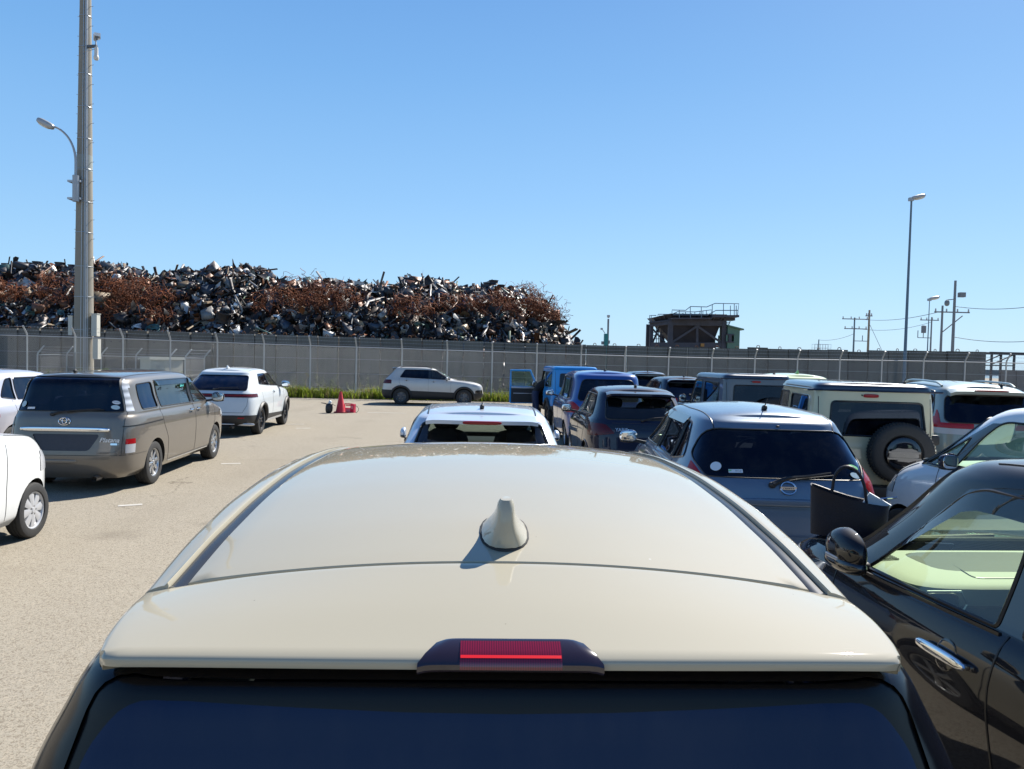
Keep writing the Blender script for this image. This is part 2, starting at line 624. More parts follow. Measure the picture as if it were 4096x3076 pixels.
class Car:
    def __init__(s, name, label, cat, levels, rear, heading, body_mat, crown=0.035, sub=6, nh=44, group='cars parked in the yard'):
        s.L = max(l[2] for l in levels)
        s.W = max(l[4] for l in levels) * 2
        h = R(heading)
        d = Vector((math.cos(h), math.sin(h), 0))
        s.root = empty(name, Vector((rear[0], rear[1], 0)) + d * s.L / 2, h, label, cat, group)
        s.o = -s.L / 2
        lv = []
        for l in levels:
            l = list(l) + [6.0, 6.0, 0.0][len(l) - 5:]
            l[0] += s.o
            l[2] += s.o
            lv.append(l)
        v, f, s.under = shell(lv, sub, nh, crown)
        s.bm = bmesh.new()
        bv = [s.bm.verts.new(p) for p in v]
        for q in f:
            try:
                s.bm.faces.new([bv[i] for i in q])
            except ValueError:
                pass
        s.bm.normal_update()
        bmesh.ops.recalc_face_normals(s.bm, faces=s.bm.faces)
        # make sure they point outwards
        top = max(s.bm.faces, key=lambda g: g.calc_center_median().z)
        if top.normal.z < 0:
            bmesh.ops.reverse_faces(s.bm, faces=s.bm.faces)
        s.bm.normal_update()
        s.bm.verts.ensure_lookup_table()
        s.rv = [w.co.copy() for w in s.bm.verts]
        s.rn = [w.normal.copy() for w in s.bm.verts]
        s.rf = [[w.index for w in g.verts] for g in s.bm.faces]
        s.bvh = BVHTree.FromPolygons(s.rv, s.rf)
        s.lay = s.bm.faces.layers.int.new('part')
        s.regs = {}
        s.mat = body_mat
        s.nid = 0
        s.arches = []
        s.parts = {}

    # -------- surface queries in car coordinates; x counted from the rear bumper
    def _hit(s, o, d):
        h = s.bvh.ray_cast(Vector(o), Vector(d))
        return h[0], h[2]

    def normal(s, p):
        loc, n, i, dist = s.bvh.find_nearest(p)
        if loc is None:
            return Vector((0, 0, 1))
        ids = s.rf[i]
        w = poly_3d_calc([s.rv[k] for k in ids], loc)
        r_ = Vector((0, 0, 0))
        for k, ww in zip(ids, w):
            r_ += s.rn[k] * ww
        return r_.normalized()

    def side(s, x, z, sgn=-1, off=0.0):
        p, n = s._hit((x + s.o, sgn * 3, z), (0, -sgn, 0))
        if p is None:
            return Vector((x + s.o, sgn * s.W / 2, z)), Vector((0, sgn, 0))
        n = s.normal(p)
        return p + n * off, n

    def rear(s, y, z, off=0.0):
        p, n = s._hit((-6, y, z), (1, 0, 0))
        if p is None:
            return Vector((s.o, y, z)), Vector((-1, 0, 0))
        n = s.normal(p)
        return p + n * off, n

    def front(s, y, z, off=0.0):
        p, n = s._hit((6, y, z), (-1, 0, 0))
        if p is None:
            return Vector((-s.o, y, z)), Vector((1, 0, 0))
        n = s.normal(p)
        return p + n * off, n

    def top(s, x, y, off=0.0):
        p, n = s._hit((x + s.o, y, 5), (0, 0, -1))
        if p is None:
            return Vector((x + s.o, y, 1)), Vector((0, 0, 1))
        n = s.normal(p)
        return p + n * off, n

    # -------- cutting regions out of the body
    def cut(s, name, poly, ax, mat, pred, off=-0.004, trim=0.0, trim_mat=None, src=0, label=None, planes=()):
        s.nid += 1
        bm = s.bm
        bm.normal_update()
        fs = [g for g in bm.faces if g[s.lay] == src and pred(g.calc_center_median(), g.normal)]
        P = [(p[0] + (s.o if ax in 'yz' else 0), p[1] + 0) for p in poly]
        area = sum(P[i - 1][0] * P[i][1] - P[i][0] * P[i - 1][1] for i in range(len(P)))
        if area < 0:
            P = P[::-1]
        pl = []
        for i in range(len(P)):
            p, q = P[i - 1], P[i]
            d = (q[0] - p[0], q[1] - p[1])
            ln = math.hypot(*d)
            if ln < 1e-6:
                continue
            nn = (d[1] / ln, -d[0] / ln)
            if ax == 'y':
                pl.append((Vector((p[0], 0, p[1])), Vector((nn[0], 0, nn[1]))))
            elif ax == 'x':
                pl.append((Vector((0, p[0], p[1])), Vector((0, nn[0], nn[1]))))
            else:
                pl.append((Vector((p[0], p[1], 0)), Vector((nn[0], nn[1], 0))))
        pl += list(planes)
        for co, no in pl:
            if not fs:
                break
            geom = list({e for g in fs for e in g.edges}) + list({w for g in fs for w in g.verts}) + fs
            r_ = bmesh.ops.bisect_plane(bm, geom=geom, dist=1e-5, plane_co=co, plane_no=no)
            fs = [g for g in r_['geom'] if isinstance(g, bmesh.types.BMFace) and (g.calc_center_median() - co).dot(no) < 0]
        for g in fs:
            g[s.lay] = s.nid
        s.regs[s.nid] = (name, mat, off, trim, trim_mat, label)
        return s.nid

    def side_window(s, poly, mat, name='side_window', r=0.035, trim=0.009, off=-0.006, both=True, zmin=0.6):
        sg = lambda c, n: abs(n.y) > 0.35 and c.z > zmin
        # one pane each side
        for k in (-1, 1):
            s.cut(name, rpoly(poly, r), 'y', mat, lambda c, n, k=k: sg(c, n) and c.y * k > 0, off, trim)

    def rear_window(s, poly, mat, r=0.06, trim=0.008, name='rear_window', xmax=0.9, off=-0.004):
        s.cut(name, rpoly(poly, r), 'x', mat, lambda c, n: n.x < -0.08 and c.x < s.o + xmax, off, trim)

    def windshield(s, poly, mat, r=0.06, trim=0.012, zmin=0.8):
        s.cut('windshield', rpoly(poly, r), 'x', mat, lambda c, n: n.x > 0.12 and c.z > zmin and c.x > s.o + s.L * 0.4, -0.004, trim)

    def rear_region(s, name, poly, mat, r=0.02, off=0.003, xmax=0.4, trim=0.0, mirror=False, label=None, src=0, trim_mat=None):
        ps = [poly] + ([[(-a, b) for a, b in poly]] if mirror else [])
        for k, p in enumerate(ps):
            s.cut(name, rpoly(p, r), 'x', mat, lambda c, n: n.x < 0.3 and c.x < s.o + xmax, off, trim, trim_mat, src, label,
                  planes=[(Vector((s.o + xmax, 0, 0)), Vector((1, 0, 0)))])

    def front_region(s, name, poly, mat, r=0.02, off=0.003, depth=0.4, trim=0.0, mirror=False):
        ps = [poly] + ([[(-a, b) for a, b in poly]] if mirror else [])
        for p in ps:
            s.cut(name, rpoly(p, r), 'x', mat, lambda c, n: n.x > -0.2 and c.x > -s.o - depth, off, trim, None, 0, None,
                  planes=[(Vector((-s.o - depth, 0, 0)), Vector((-1, 0, 0)))])

    def side_region(s, name, poly, mat, r=0.02, off=0.003, trim=0.0, src=0, ny=0.2):
        for k in (-1, 1):
            s.cut(name, rpoly(poly, r), 'y', mat, lambda c, n, k=k: c.y * k > 0 and abs(n.y) > ny, off, trim, None, src)

    def below(s, name, z0, z1, mat):
        """everything lower than a line from z0 (rear) to z1 (front)"""
        sl = (z1 - z0) / s.L
        s.cut(name, [(-0.5, -1), (s.L + 0.5, -1), (s.L + 0.5, z1 + sl * 0.5), (-0.5, z0 - sl * 0.5)], 'y', mat, lambda c, n: c.z < max(z0, z1) + 0.15, 0.004)

    def above(s, name, z, mat, xmin=-1, xmax=99, off=0.003):
        s.cut(name, [(xmin, z), (min(xmax, s.L + 1), z), (min(xmax, s.L + 1), 4), (xmin, 4)], 'y', mat, lambda c, n: c.z > z - 0.1, off)

    def arch(s, x, zc, r, lip=None, lip_r=0.012):
        c = Vector((x + s.o, 0, zc))
        n = 28
        poly = [(x + r * math.cos(2 * math.pi * k / n), zc + r * math.sin(2 * math.pi * k / n)) for k in range(n)]
        for src in [0] + [i for i, g in s.regs.items() if g[0] in ('cladding', 'bumper', 'side_panel')]:
            s.cut('_hole', poly, 'y', None, lambda q, n_: abs(q.y) > s.W * 0.25 and abs(q.x - c.x) < r + 0.3 and q.z < zc + r + 0.3, src=src)
        s.arches.append((x, zc, r, lip, lip_r))

    def finish(s):
        bm = s.bm
        holes = {i for i, g in s.regs.items() if g[0] == '_hole'}
        bmesh.ops.delete(bm, geom=[g for g in bm.faces if g[s.lay] in holes], context='FACES')
        bm.normal_update()
        ids = [0] + [i for i in s.regs if i not in holes]
        for pid in ids:
            fs = [g for g in bm.faces if g[s.lay] == pid]
            if not fs:
                continue
            name, mat, off, trim, tmat, label = s.regs.get(pid, ('body', s.mat, 0, 0, None, None))
            idx = {}
            vs = []
            nn = []
            F = []
            for g in fs:
                q = []
                for w in g.verts:
                    if w.index < 0 or True:
                        key = w
                    if key not in idx:
                        idx[key] = len(vs)
                        n = s.normal(w.co)
                        vs.append(w.co + n * off)
                        nn.append(n)
                    q.append(idx[key])
                F.append(q)
            me = bpy.data.meshes.new(name)
            me.from_pydata([tuple(v) for v in vs], [], F)
            me.update()
            o = link(name, me, mat, s.root)
            me.normals_split_custom_set_from_vertices([tuple(n) for n in nn])
            if label:
                o['label'] = label
            s.parts.setdefault(name, []).append(o)
            if trim:
                be = [e for e in {e for g in fs for e in g.edges} if sum(1 for g in e.link_faces if g[s.lay] == pid) == 1]
                for lp in loops_of(be):
                    if len(lp) > 5:
                        MB().tube([w.co + s.normal(w.co) * (trim * 0.15) for w in lp], trim, 5, closed=True).build('window_seal' if 'wind' in name else 'surround', tmat or M['trim'], o, True)
        # wheel wells
        for x, zc, r, lip, lr in s.arches:
            for sg in (-1, 1):
                well = MB()
                pts = []
                for k in range(0, 25):
                    a = -0.35 + (math.pi + 0.7) * k / 24
                    xx, zz = x + r * math.cos(a), zc + r * math.sin(a)
                    p, n = s.side(xx, zz, sg)
                    if zz > s.under[0][2] + 0.02 and p is not None:
                        pts.append(p)
                if len(pts) > 3:
                    v = []
                    f = []
                    for p in pts:
                        v.append(p - Vector((0, sg * 0.004, 0)))
                        v.append(Vector((p.x, sg * (s.W / 2 - 0.36), p.z)))
                    for k in range(len(pts) - 1):
                        f.append((2 * k, 2 * k + 1, 2 * k + 3, 2 * k + 2))
                    f.append(tuple(2 * k + 1 for k in range(len(pts))))
                    well.add(v, f)
                    well.build('wheel_well', M['dark'], s.root)
                    if lip is not None:
                        MB().tube([p + Vector((0, sg * lr * 0.2, 0)) for p in pts], lr, 6).build('arch_lip', lip, s.root, True)
        zb = s.under[0][2]
        fl = MB()
        n = len(s.under)
        fl.add([(a, b, c + 0.01) for a, b, c in s.under], [tuple(range(n))])
        fl.add([(a * 0.93, b * 0.90, c + 0.16) for a, b, c in s.under], [tuple(range(n))])
        fl.build('underbody', M['dark'], s.root)
        bm.free()
        return s

    # -------- added pieces
    def wheels(s, xr, xf, rad, width=0.19, style='alloy', spokes=7, rim=None, mat=None, track=None, rimfrac=0.66):
        ty = (track or s.W / 2 - 0.03)
        for x in (xr, xf):
            for sg in (-1, 1):
                w = make_wheel(rad, width, style, spokes, mat or M['alloy'], rimfrac)
                w.parent = s.root
                w.location = (x + s.o, sg * (ty - width / 2), rad)
                w.rotation_euler = (0, random.random() * 6 if style else 0, 0 if sg > 0 else math.pi)

    def seam(s, pts, ax='y', r=0.0035, name='door_seam', both=True, mat=None, off=0.0):
        out = []
        for sg in ((-1, 1) if (both and ax == 'y') else (-1,)):
            mb = MB()
            P = []
            for i in range(len(pts) - 1):
                a, b = Vector(pts[i]), Vector(pts[i + 1])
                k = max(2, int((b - a).length / 0.04))
                for t in range(k + (i == len(pts) - 2)):
                    q = a.lerp(b, t / k)
                    P.append(s.side(q.x, q.y, sg, off)[0] if ax == 'y' else s.rear(q.x, q.y, off)[0] if ax == 'x' else s.front(q.x, q.y, off)[0] if ax == 'f' else s.top(q.x, q.y, off)[0])
            out.append(mb.tube(P, r, 4).build(name, mat or M['trim'], s.root, True))
        return out

    def handle(s, x, z, mat=None, both=True, l=0.17, recess=True, big=False):
        for sg in ((-1, 1) if both else (-1,)):
            p, n = s.side(x, z, sg)
            t = Vector((1, 0, 0))
            t = (t - n * t.dot(n)).normalized()
            u = n.cross(t).normalized()
            rot = Matrix((t, n, u)).transposed()
            h = MB().sbox(p + n * 0.028, (l, 0.026, 0.044) if big else (l, 0.02, 0.030), 3.2, 20, 8, rot)
            h.sbox(p + n * 0.012 + t * l * 0.42, (0.03, 0.03, 0.024), 3, 10, 6, rot)
            h.sbox(p + n * 0.012 - t * l * 0.42, (0.03, 0.03, 0.024), 3, 10, 6, rot)
            ho = h.build('door_handle', mat or s.mat, s.root, True)
            if recess:
                MB().sbox(p, (l * 0.40, 0.006, 0.125 if big else 0.075), 2.2, 20, 8, rot).build('handle_recess', M['gloss_black'], ho, True)

    def mirrors(s, x, z, mat=None, size=(0.13, 0.21, 0.15), base=None, gap=0.09, lower=True, folded=False):
        if folded:
            return s.folded_mirrors(x, z, mat, size)
        for sg in (-1, 1):
            p, n = s.side(x, z - 0.03, sg)
            c = Vector((p.x + 0.0, p.y + sg * (gap + size[1] / 2), z + 0.045))
            fn = lambda q: (q.x * (1.0 if q.x > 0 else 0.35), q.y, q.z * (1 - 0.12 * (q.y * sg > 0)))
            h = MB().sbox(c, size, 2.7, 24, 14, None, fn).build('side_mirror', mat or s.mat, s.root, True)
            MB().sbox(c - Vector((size[0] * 0.185, 0, 0)), (0.012, size[1] * 0.86, size[2] * 0.80), 3.4, 20, 8).build('mirror_glass', M['mirror'], h, True)
            MB().beam(p - Vector((0, sg * 0.03, 0)), c - Vector((0, sg * size[1] * 0.25, size[2] * 0.28)), 0.05, 0.035).build('mirror_arm', M['plastic'], h, True)
            if lower:
                MB().sbox(c - Vector((-0.004, 0, size[2] * 0.34)), (size[0] * 0.98, size[1] * 0.92, size[2] * 0.36), 2.7, 20, 8, None, fn).build('mirror_underside', M['plastic'], h, True)

    def folded_mirrors(s, x, z, mat, size):
        for sg in (-1, 1):
            p, n = s.side(x, z - 0.03, sg)
            c = Vector((p.x - 0.045, p.y + sg * (size[0] * 0.5 + 0.035), z + 0.055))
            dome = lambda q: (q.x * (1 + 0.10 * (q.x < 0)), q.y * (1.0 if q.y * sg > 0 else 0.45), q.z * (1.0 if q.z > 0 else 0.92) * (1 - 0.8 * abs(q.x) * (q.z > 0)))
            h = MB().sbox(c, (size[1], size[0], size[2]), 2.25, 30, 18, None, dome).build('side_mirror', mat or s.mat, s.root, True)
            MB().sbox(c + Vector((0, sg * 0.001, -size[2] * 0.27)), (size[1] * 1.005, size[0] * 1.01, size[2] * 0.50), 2.4, 30, 12, None, dome).build('mirror_underside', M['gloss_black'], h, True)
            MB().sbox(c + Vector((0.012, sg * size[0] * 0.455, -size[2] * 0.16)), (size[1] * 0.42, 0.016, 0.026), 3, 16, 8).build('indicator', M['clear_lens'], h, True)
            MB().sbox((p.x - 0.02, p.y + sg * 0.04, z - 0.035), (0.10, 0.10, 0.06), 3, 14, 8).build('mirror_arm', M['plastic'], h, True)

    def wiper(s, y0, z0, y1, z1, mat=None, k=1.0):
        P = []
        for t in np.linspace(0, 1, 9):
            P.append(s.rear(y0 + (y1 - y0) * t, z0 + (z1 - z0) * t ** 0.6, 0.035 if t > 0.15 else 0.02)[0])
        w = MB().tube(P, [q * k for q in (0.016, 0.013, 0.011, 0.010, 0.009, 0.009, 0.008, 0.007, 0.006)], 6)
        q = s.rear(y0, z0, 0.01)[0]
        w.sbox(q, (0.05, 0.06, 0.05), 2.5, 12, 8)
        o = w.build('rear_wiper', M['plastic'], s.root, True)
        B = [s.rear(y0 + (y1 - y0) * t, z0 + (z1 - z0) * t ** 0.6 - 0.012, 0.012)[0] for t in np.linspace(0.30, 1.06, 8)]
        MB().tube(B, 0.008, 4).build('wiper_blade', M['rubber'], o, True)

    def antenna(s, x, y=0.0, kind='fin', mat=None, l=0.2, back=True):
        p, n = s.top(x, y)
        if kind == 'fin':
            fin_antenna(s.root, p, n, mat or s.mat)
        else:
            o = MB().sbox(p + Vector((0, 0, 0.018)), (0.08, 0.045, 0.05), 2.6, 16, 8, None, lambda q: (q.x - q.z * 0.35, q.y * (1 - q.z * 6), q.z)).build('antenna_base', M['plastic'], s.root, True)
            e = p + Vector((-l * 0.8, 0, l * 0.6 + 0.04)) if back else p + Vector((0.03, 0.02, l))
            MB().tube([p + Vector((-0.01, 0, 0.035)), e], [0.006, 0.004], 6).build('antenna_rod', M['plastic'], o, True)

    def badge_frame(s, y, z, off=0.004):
        p, n = s.rear(y, z, off)
        X = Vector((0, -1, 0))
        X = (X - n * X.dot(n)).normalized()
        Y = n.cross(X).normalized()
        m = Matrix.Identity(4)
        for i in range(3):
            m[i][0], m[i][1], m[i][2], m[i][3] = X[i], Y[i], n[i], p[i]
        return m

    def rear_text(s, body, y, z, size, mat, name='badge', shear=0.0, off=0.004, extrude=0.002, bold=0.0):
        return text_mesh(name, body, size, mat, s.root, s.badge_frame(y, z, off), extrude, shear, offset=bold)

    def ring_badge(s, y, z, rings, mat=None, name='emblem', rt=0.006):
        """rings: (cx, cz, rx, rz) ellipses in the badge plane"""
        fr = s.badge_frame(y, z, 0.008)
        mb = MB()
        for cx, cz, rx, rz in rings:
            mb.tube([fr @ Vector((cx + rx * math.cos(a), cz + rz * math.sin(a), 0)) for a in np.linspace(0, 2 * math.pi, 25)[:-1]], rt, 5, closed=True)
        return mb.build(name, mat or M['chrome'], s.root, True)

    def sticker(s, y, z, w, h, mat, round_=True, off=0.004, name='sticker'):
        fr = s.badge_frame(y, z, off)
        n = 20
        if round_:
            P = [(w / 2 * math.cos(2 * math.pi * k / n), h / 2 * math.sin(2 * math.pi * k / n)) for k in range(n)]
        else:
            P = rpoly([(-w / 2, -h / 2), (w / 2, -h / 2), (w / 2, h / 2), (-w / 2, h / 2)], min(w, h) * 0.15)
        return mesh(name, [fr @ Vector((a, b, 0)) for a, b in P], [tuple(range(len(P)))], mat, s.root, False)

    def spoiler(s, xr_top, depth, w, zdrop=0.02, thick=0.035, mat=None, over=0.10):
        """roof spoiler wedge over the rear glass; returns its trailing edge z"""
        ny = 17
        V = []
        for k in range(ny):
            y = -w + 2 * w * k / (ny - 1)
            e = (y / w) ** 2
            a, n = s.top(xr_top + over, y * 0.96, 0.003)
            xe = xr_top - depth + 0.06 * e
            zt, _ = s.top(xr_top + over, 0)
            z_e = a.z - zdrop - (0.0 if abs(y) < w * 0.9 else 0.004)
            b = Vector((xe + s.o, y, z_e))
            V.append((a, (a + b) / 2 + Vector((0, 0, 0.006)), b, b + Vector((0.004, 0, -thick)), Vector((a.x, a.y, a.z - thick * 1.6))))
        v = [p for r_ in V for p in r_]
        f = []
        for k in range(ny - 1):
            for j in range(5):
                f.append((k * 5 + j, k * 5 + (j + 1) % 5, (k + 1) * 5 + (j + 1) % 5, (k + 1) * 5 + j))
        f.append(tuple(range(5)))
        f.append(tuple((ny - 1) * 5 + j for j in range(5)))
        mb = MB().add(v, f)
        return mb.build('roof_spoiler', mat or s.mat, s.root, True), (xr_top - depth + s.o, V[ny // 2][2].z)

    def cabin(s, xc_front, zc=0.62, seat=None, dash=None, rear_row=None, wheel_side=-1, dash_z=0.98, dash_x=None):
        seat = seat or M['seat_dark']
        for y in (-0.36, 0.36):
            mb = MB()
            mb.sbox((xc_front + s.o, y, zc), (0.52, 0.50, 0.18), 4)
            rot = Matrix.Rotation(R(-14), 3, 'Y')
            mb.sbox((xc_front - 0.30 + s.o, y, zc + 0.36), (0.16, 0.48, 0.66), 4, 20, 12, rot)
            mb.sbox((xc_front - 0.41 + s.o, y, zc + 0.78), (0.10, 0.27, 0.20), 3.4, 16, 10, rot)
            mb.tube([(xc_front - 0.38 + s.o, y - 0.06, zc + 0.62), (xc_front - 0.40 + s.o, y - 0.06, zc + 0.75)], 0.008, 5)
            mb.tube([(xc_front - 0.38 + s.o, y + 0.06, zc + 0.62), (xc_front - 0.40 + s.o, y + 0.06, zc + 0.75)], 0.008, 5)
            mb.build('front_seat', seat, s.root, True)
        for rx in (rear_row or []):
            mb = MB()
            mb.sbox((rx + 0.25 + s.o, 0, zc), (0.5, 1.15, 0.18), 5)
            rot = Matrix.Rotation(R(-14), 3, 'Y')
            mb.sbox((rx - 0.03 + s.o, 0, zc + 0.32), (0.16, 1.18, 0.58), 5, 24, 12, rot)
            for y in (-0.36, 0.36):
                mb.sbox((rx - 0.12 + s.o, y, zc + 0.68), (0.09, 0.26, 0.17), 3.4, 16, 10, rot)
            mb.build('rear_seat', seat, s.root, True)
        if dash_x:
            d = MB().sbox((dash_x + s.o, 0, dash_z - 0.14), (0.62, s.W * 0.80, 0.34), 4.5, 28, 12)
            do = d.build('dashboard', dash or M['dash_dark'], s.root, True)
            y = 0.36 * wheel_side
            c = Vector((dash_x - 0.40 + s.o, y, dash_z - 0.06))
            ax = Vector((-1, 0, 0.45)).normalized()
            u = Vector((0, 1, 0))
            w = ax.cross(u)
            mb = MB().tube([c + (u * math.cos(a) + w * math.sin(a)) * 0.185 for a in np.linspace(0, 2 * math.pi, 29)[:-1]], 0.016, 6, closed=True)
            mb.beam(c - u * 0.18, c + u * 0.18, 0.03)
            mb.beam(c, c - w * 0.18 if w.z > 0 else c + w * 0.18, 0.03)
            mb.sbox(c - ax * 0.02, (0.06, 0.13, 0.11), 3)
            mb.build('steering_wheel', M['dash_dark'], do, True)


def loops_of(edges):
    adj = {}
    for e in edges:
        a, b = e.verts
        adj.setdefault(a, []).append(b)
        adj.setdefault(b, []).append(a)
    seen = set()
    out = []
    for st in adj:
        if st in seen:
            continue
        lp = [st]
        seen.add(st)
        cur = st
        while True:
            nx = [w for w in adj[cur] if w not in seen]
            if not nx:
                break
            cur = nx[0]
            seen.add(cur)
            lp.append(cur)
        out.append(lp)
    return out


def fin_antenna(parent, p, n, mat, k=1.0):
    """shark fin on the roof: a tapered blade on an oval foot"""
    prof = []
    rows = 9
    mb = MB()
    vs = []
    fs = []
    N = 20
    for j in range(rows + 1):
        t = j / rows
        z = 0.078 * k * (t if j < rows else 1.03)
        front = 0.095 * k * (1 - t) ** 1.0 - 0.020 * k * t
        rear = -0.070 * k + 0.016 * k * t - 0.006 * k * math.sin(math.pi * t)
        hw = k * (0.022 * (1 - t) ** 2.6 + 0.0145 + 0.0055 * (1 - t))
        if j == rows:
            hw *= 0.72
            front -= 0.006
            rear += 0.006
        for q in range(N):
            a = 2 * math.pi * q / N
            c_, s_ = math.cos(a), math.sin(a)
            e = 0.75
            x = (front + rear) / 2 + (front - rear) / 2 * math.copysign(abs(c_) ** e, c_)
            y = hw * math.copysign(abs(s_) ** (e if c_ < 0 else 1.1), s_)
            vs.append((x, y, z))
    for j in range(rows):
        for q in range(N):
            fs.append((j * N + q, j * N + (q + 1) % N, (j + 1) * N + (q + 1) % N, (j + 1) * N + q))
    fs.append(tuple(rows * N + q for q in range(N)))
    rot = Vector((0, 0, 1)).rotation_difference(n).to_matrix()
    o = MB().add([rot @ Vector(v) + p + n * 0.004 for v in vs], fs).build('antenna', mat, parent, True)
    foot = [rot @ Vector((0.0125 * k + 0.083 * k * math.copysign(abs(math.cos(2 * math.pi * q / 24)) ** 0.8, math.cos(2 * math.pi * q / 24)), 0.0425 * k * math.sin(2 * math.pi * q / 24), 0.0)) + p for q in range(24)]
    MB().tube(foot, 0.0035 * k, 6, closed=True).build('antenna_gasket', M['rubber'], o, True)
    return o


WHEELS = {}


def make_wheel(rad, width, style, spokes, mat, rimfrac):
    key = (round(rad, 3), width, style, spokes, mat.name, rimfrac)
    rr = rad * rimfrac
    if key not in WHEELS:
        h = width / 2
        t = MB()
        prof = [(rr - 0.004, -h * 0.72), (rr + 0.01, -h * 0.98), (rad * 0.86, -h * 1.04), (rad * 0.955, -h * 0.93), (rad * 0.992, -h * 0.72)]
        for g in (-0.42, 0.0, 0.42):
            prof += [(rad, h * (g - 0.10)), (rad - 0.008, h * (g - 0.08)), (rad - 0.008, h * (g + 0.08)), (rad, h * (g + 0.10))]
        prof += [(rad * 0.992, h * 0.72), (rad * 0.955, h * 0.93), (rad * 0.86, h * 1.04), (rr + 0.01, h * 0.98), (rr - 0.004, h * 0.72)]
        t.lathe(prof, 40, 'y', cap=False)
        r_ = MB()
        yo = h * 0.80
        r_.lathe([(rr, -h * 0.7), (rr * 0.93, -h * 0.4), (rr * 0.90, h * 0.55), (rr * 0.955, yo), (rr * 1.01, yo + 0.004), (rr * 1.02, yo - 0.012)], 40, 'y', cap=False)
        r_.lathe([(0.001, yo + 0.006), (rr * 0.15, yo + 0.004), (rr * 0.20, yo - 0.012), (rr * 0.20, yo - 0.05)], 24, 'y', cap=False)
        two = 2 if style == 'twin' else 1
        for k in range(spokes * two):
            if two == 2:
                base = 2 * math.pi * (k // 2) / spokes
                a = base + (0.10 if k % 2 else -0.10)
                b = base + (0.26 if k % 2 else -0.26)
                w0, w1 = rr * 0.085, rr * 0.10
            else:
                a = b = 2 * math.pi * k / spokes
                w0, w1 = (rr * 0.11, rr * 0.15) if style == 'alloy' else (rr * 0.12, rr * 0.26) if style == 'hubcap' else (rr * 0.10, rr * 0.30)
            d0 = Vector((math.cos(a), 0, math.sin(a)))
            d1 = Vector((math.cos(b), 0, math.sin(b)))
            n0 = Vector((-math.sin(a), 0, math.cos(a)))
            n1 = Vector((-math.sin(b), 0, math.cos(b)))
            Y = Vector((0, 1, 0))
            A, B = d0 * rr * 0.13, d1 * rr * 0.95
            Mi = (A + B) / 2
            ym = yo - (0.018 if style != 'hubcap' else 0.004)
            v = []
            for P, nn, w, y in ((A, n0, w0, yo), (Mi, n0, (w0 + w1) / 2, ym + 0.004), (B, n1, w1, yo - 0.006)):
                v += [P - nn * w + Y * (y - 0.006), P + Y * (y + 0.003), P + nn * w + Y * (y - 0.006), P + nn * w + Y * (y - 0.035), P - nn * w + Y * (y - 0.035)]
            f = []
            for s_ in (0, 5):
                for j in range(5):
                    f.append((s_ + j, s_ + (j + 1) % 5, s_ + 5 + (j + 1) % 5, s_ + 5 + j))
            r_.add(v, f)
        b_ = MB().lathe([(0.001, h * 0.1), (rr * 0.62, h * 0.1), (rr * 0.62, -0.02), (rr * 0.90, -0.03), (rr * 0.90, -0.05), (0.001, -0.05)], 28, 'y', cap=False)
        lug = MB()
        for k in range(5):
            a = 2 * math.pi * (k + 0.5) / 5
            lug.lathe([(0.009, yo - 0.02), (0.009, yo + 0.004), (0.001, yo + 0.006)], 6, 'y', c=(rr * 0.14 * math.cos(a) * 1.6, 0, rr * 0.14 * math.sin(a) * 1.6), cap=False)
        objs = [t.build('tyre', M['rubber'], None, True), r_.build('rim', mat, None, True), b_.build('brake_disc', M['dark'] if style == 'hubcap' else M['steel'], None, True), lug.build('lug_nuts', M['steel'], None, True)]
        WHEELS[key] = [o.data for o in objs]
        for o in objs:
            bpy.data.objects.remove(o)
    w = bpy.data.objects.new('wheel', None)
    COL.objects.link(w)
    for nm, d in zip(('tyre', 'rim', 'brake_disc', 'lug_nut_ring'), WHEELS[key]):
        o = bpy.data.objects.new(nm, d)
        COL.objects.link(o)
        o.parent = w
    return w


def hatch_levels(L, W, H, zb=0.20, hf=0.78, xc=None, zc=0.98, xwt=None, zr=1.0, xt=0.12, xrt=0.45, wr=0.60, wg=None, nr=8.5, nf=5.5, tail=0.05, roof_drop=0.0, hump=0.13, hx=0.42, gr=6.0, lean=0.0):
    """xc cowl, xwt windshield top, xt tail at the belt, xrt top of the rear glass; wr half width at the roof edge"""
    w = W / 2
    wg = wg or w * 0.905
    rd = roof_drop
    mid = 0.5
    lv = [
        (0.13, zb, L - 0.20, zb, w * 0.86, nr, nf),
        (0.035, zb + 0.10, L - 0.06, zb + 0.09, w * 0.955, nr, nf),
        (0.0, 0.48, L, 0.46, w * 0.985, nr, nf),
        (tail * 0.5, 0.68, L - 0.02, hf - 0.13, w, nr, nf),
        (tail, 0.84, L - 0.10, hf, w * (0.995 - lean * 0.5), nr, nf),
        (tail + (xt - tail) * 0.6, zr - 0.05, L - hx, hf + hump, w * (0.965 - lean), nr, nf),
        (xt, zr, xc + 0.02, zc, w * (0.93 - lean), nr, gr),
        (xt + 0.012, zr + 0.025, xc - 0.04, zc + 0.02, wg, nr, gr),
        (xt + (xrt - xt) * 0.46, zr + (H - 0.15 - zr) * 0.5, xc + (xwt - xc) * 0.46, zc + (H - 0.15 - zc) * 0.5, wg + (wr - wg) * 0.42, nr, gr),
        (xrt - 0.03, H - 0.15 - rd, xwt + 0.08, H - 0.14, wr + 0.045, nr, gr),
        (xrt + 0.02, H - 0.085 - rd, xwt - 0.05, H - 0.085, wr, nr, gr, 0.012),
        (xrt + 0.12, H - 0.05 - rd * 0.9, xwt - 0.22, H - 0.055, wr - 0.07, nr, gr, 0.02),
    ]
    return [list(l) + [0.0] * (8 - len(l)) for l in lv]

# ------------------------------------------------------------------ ground


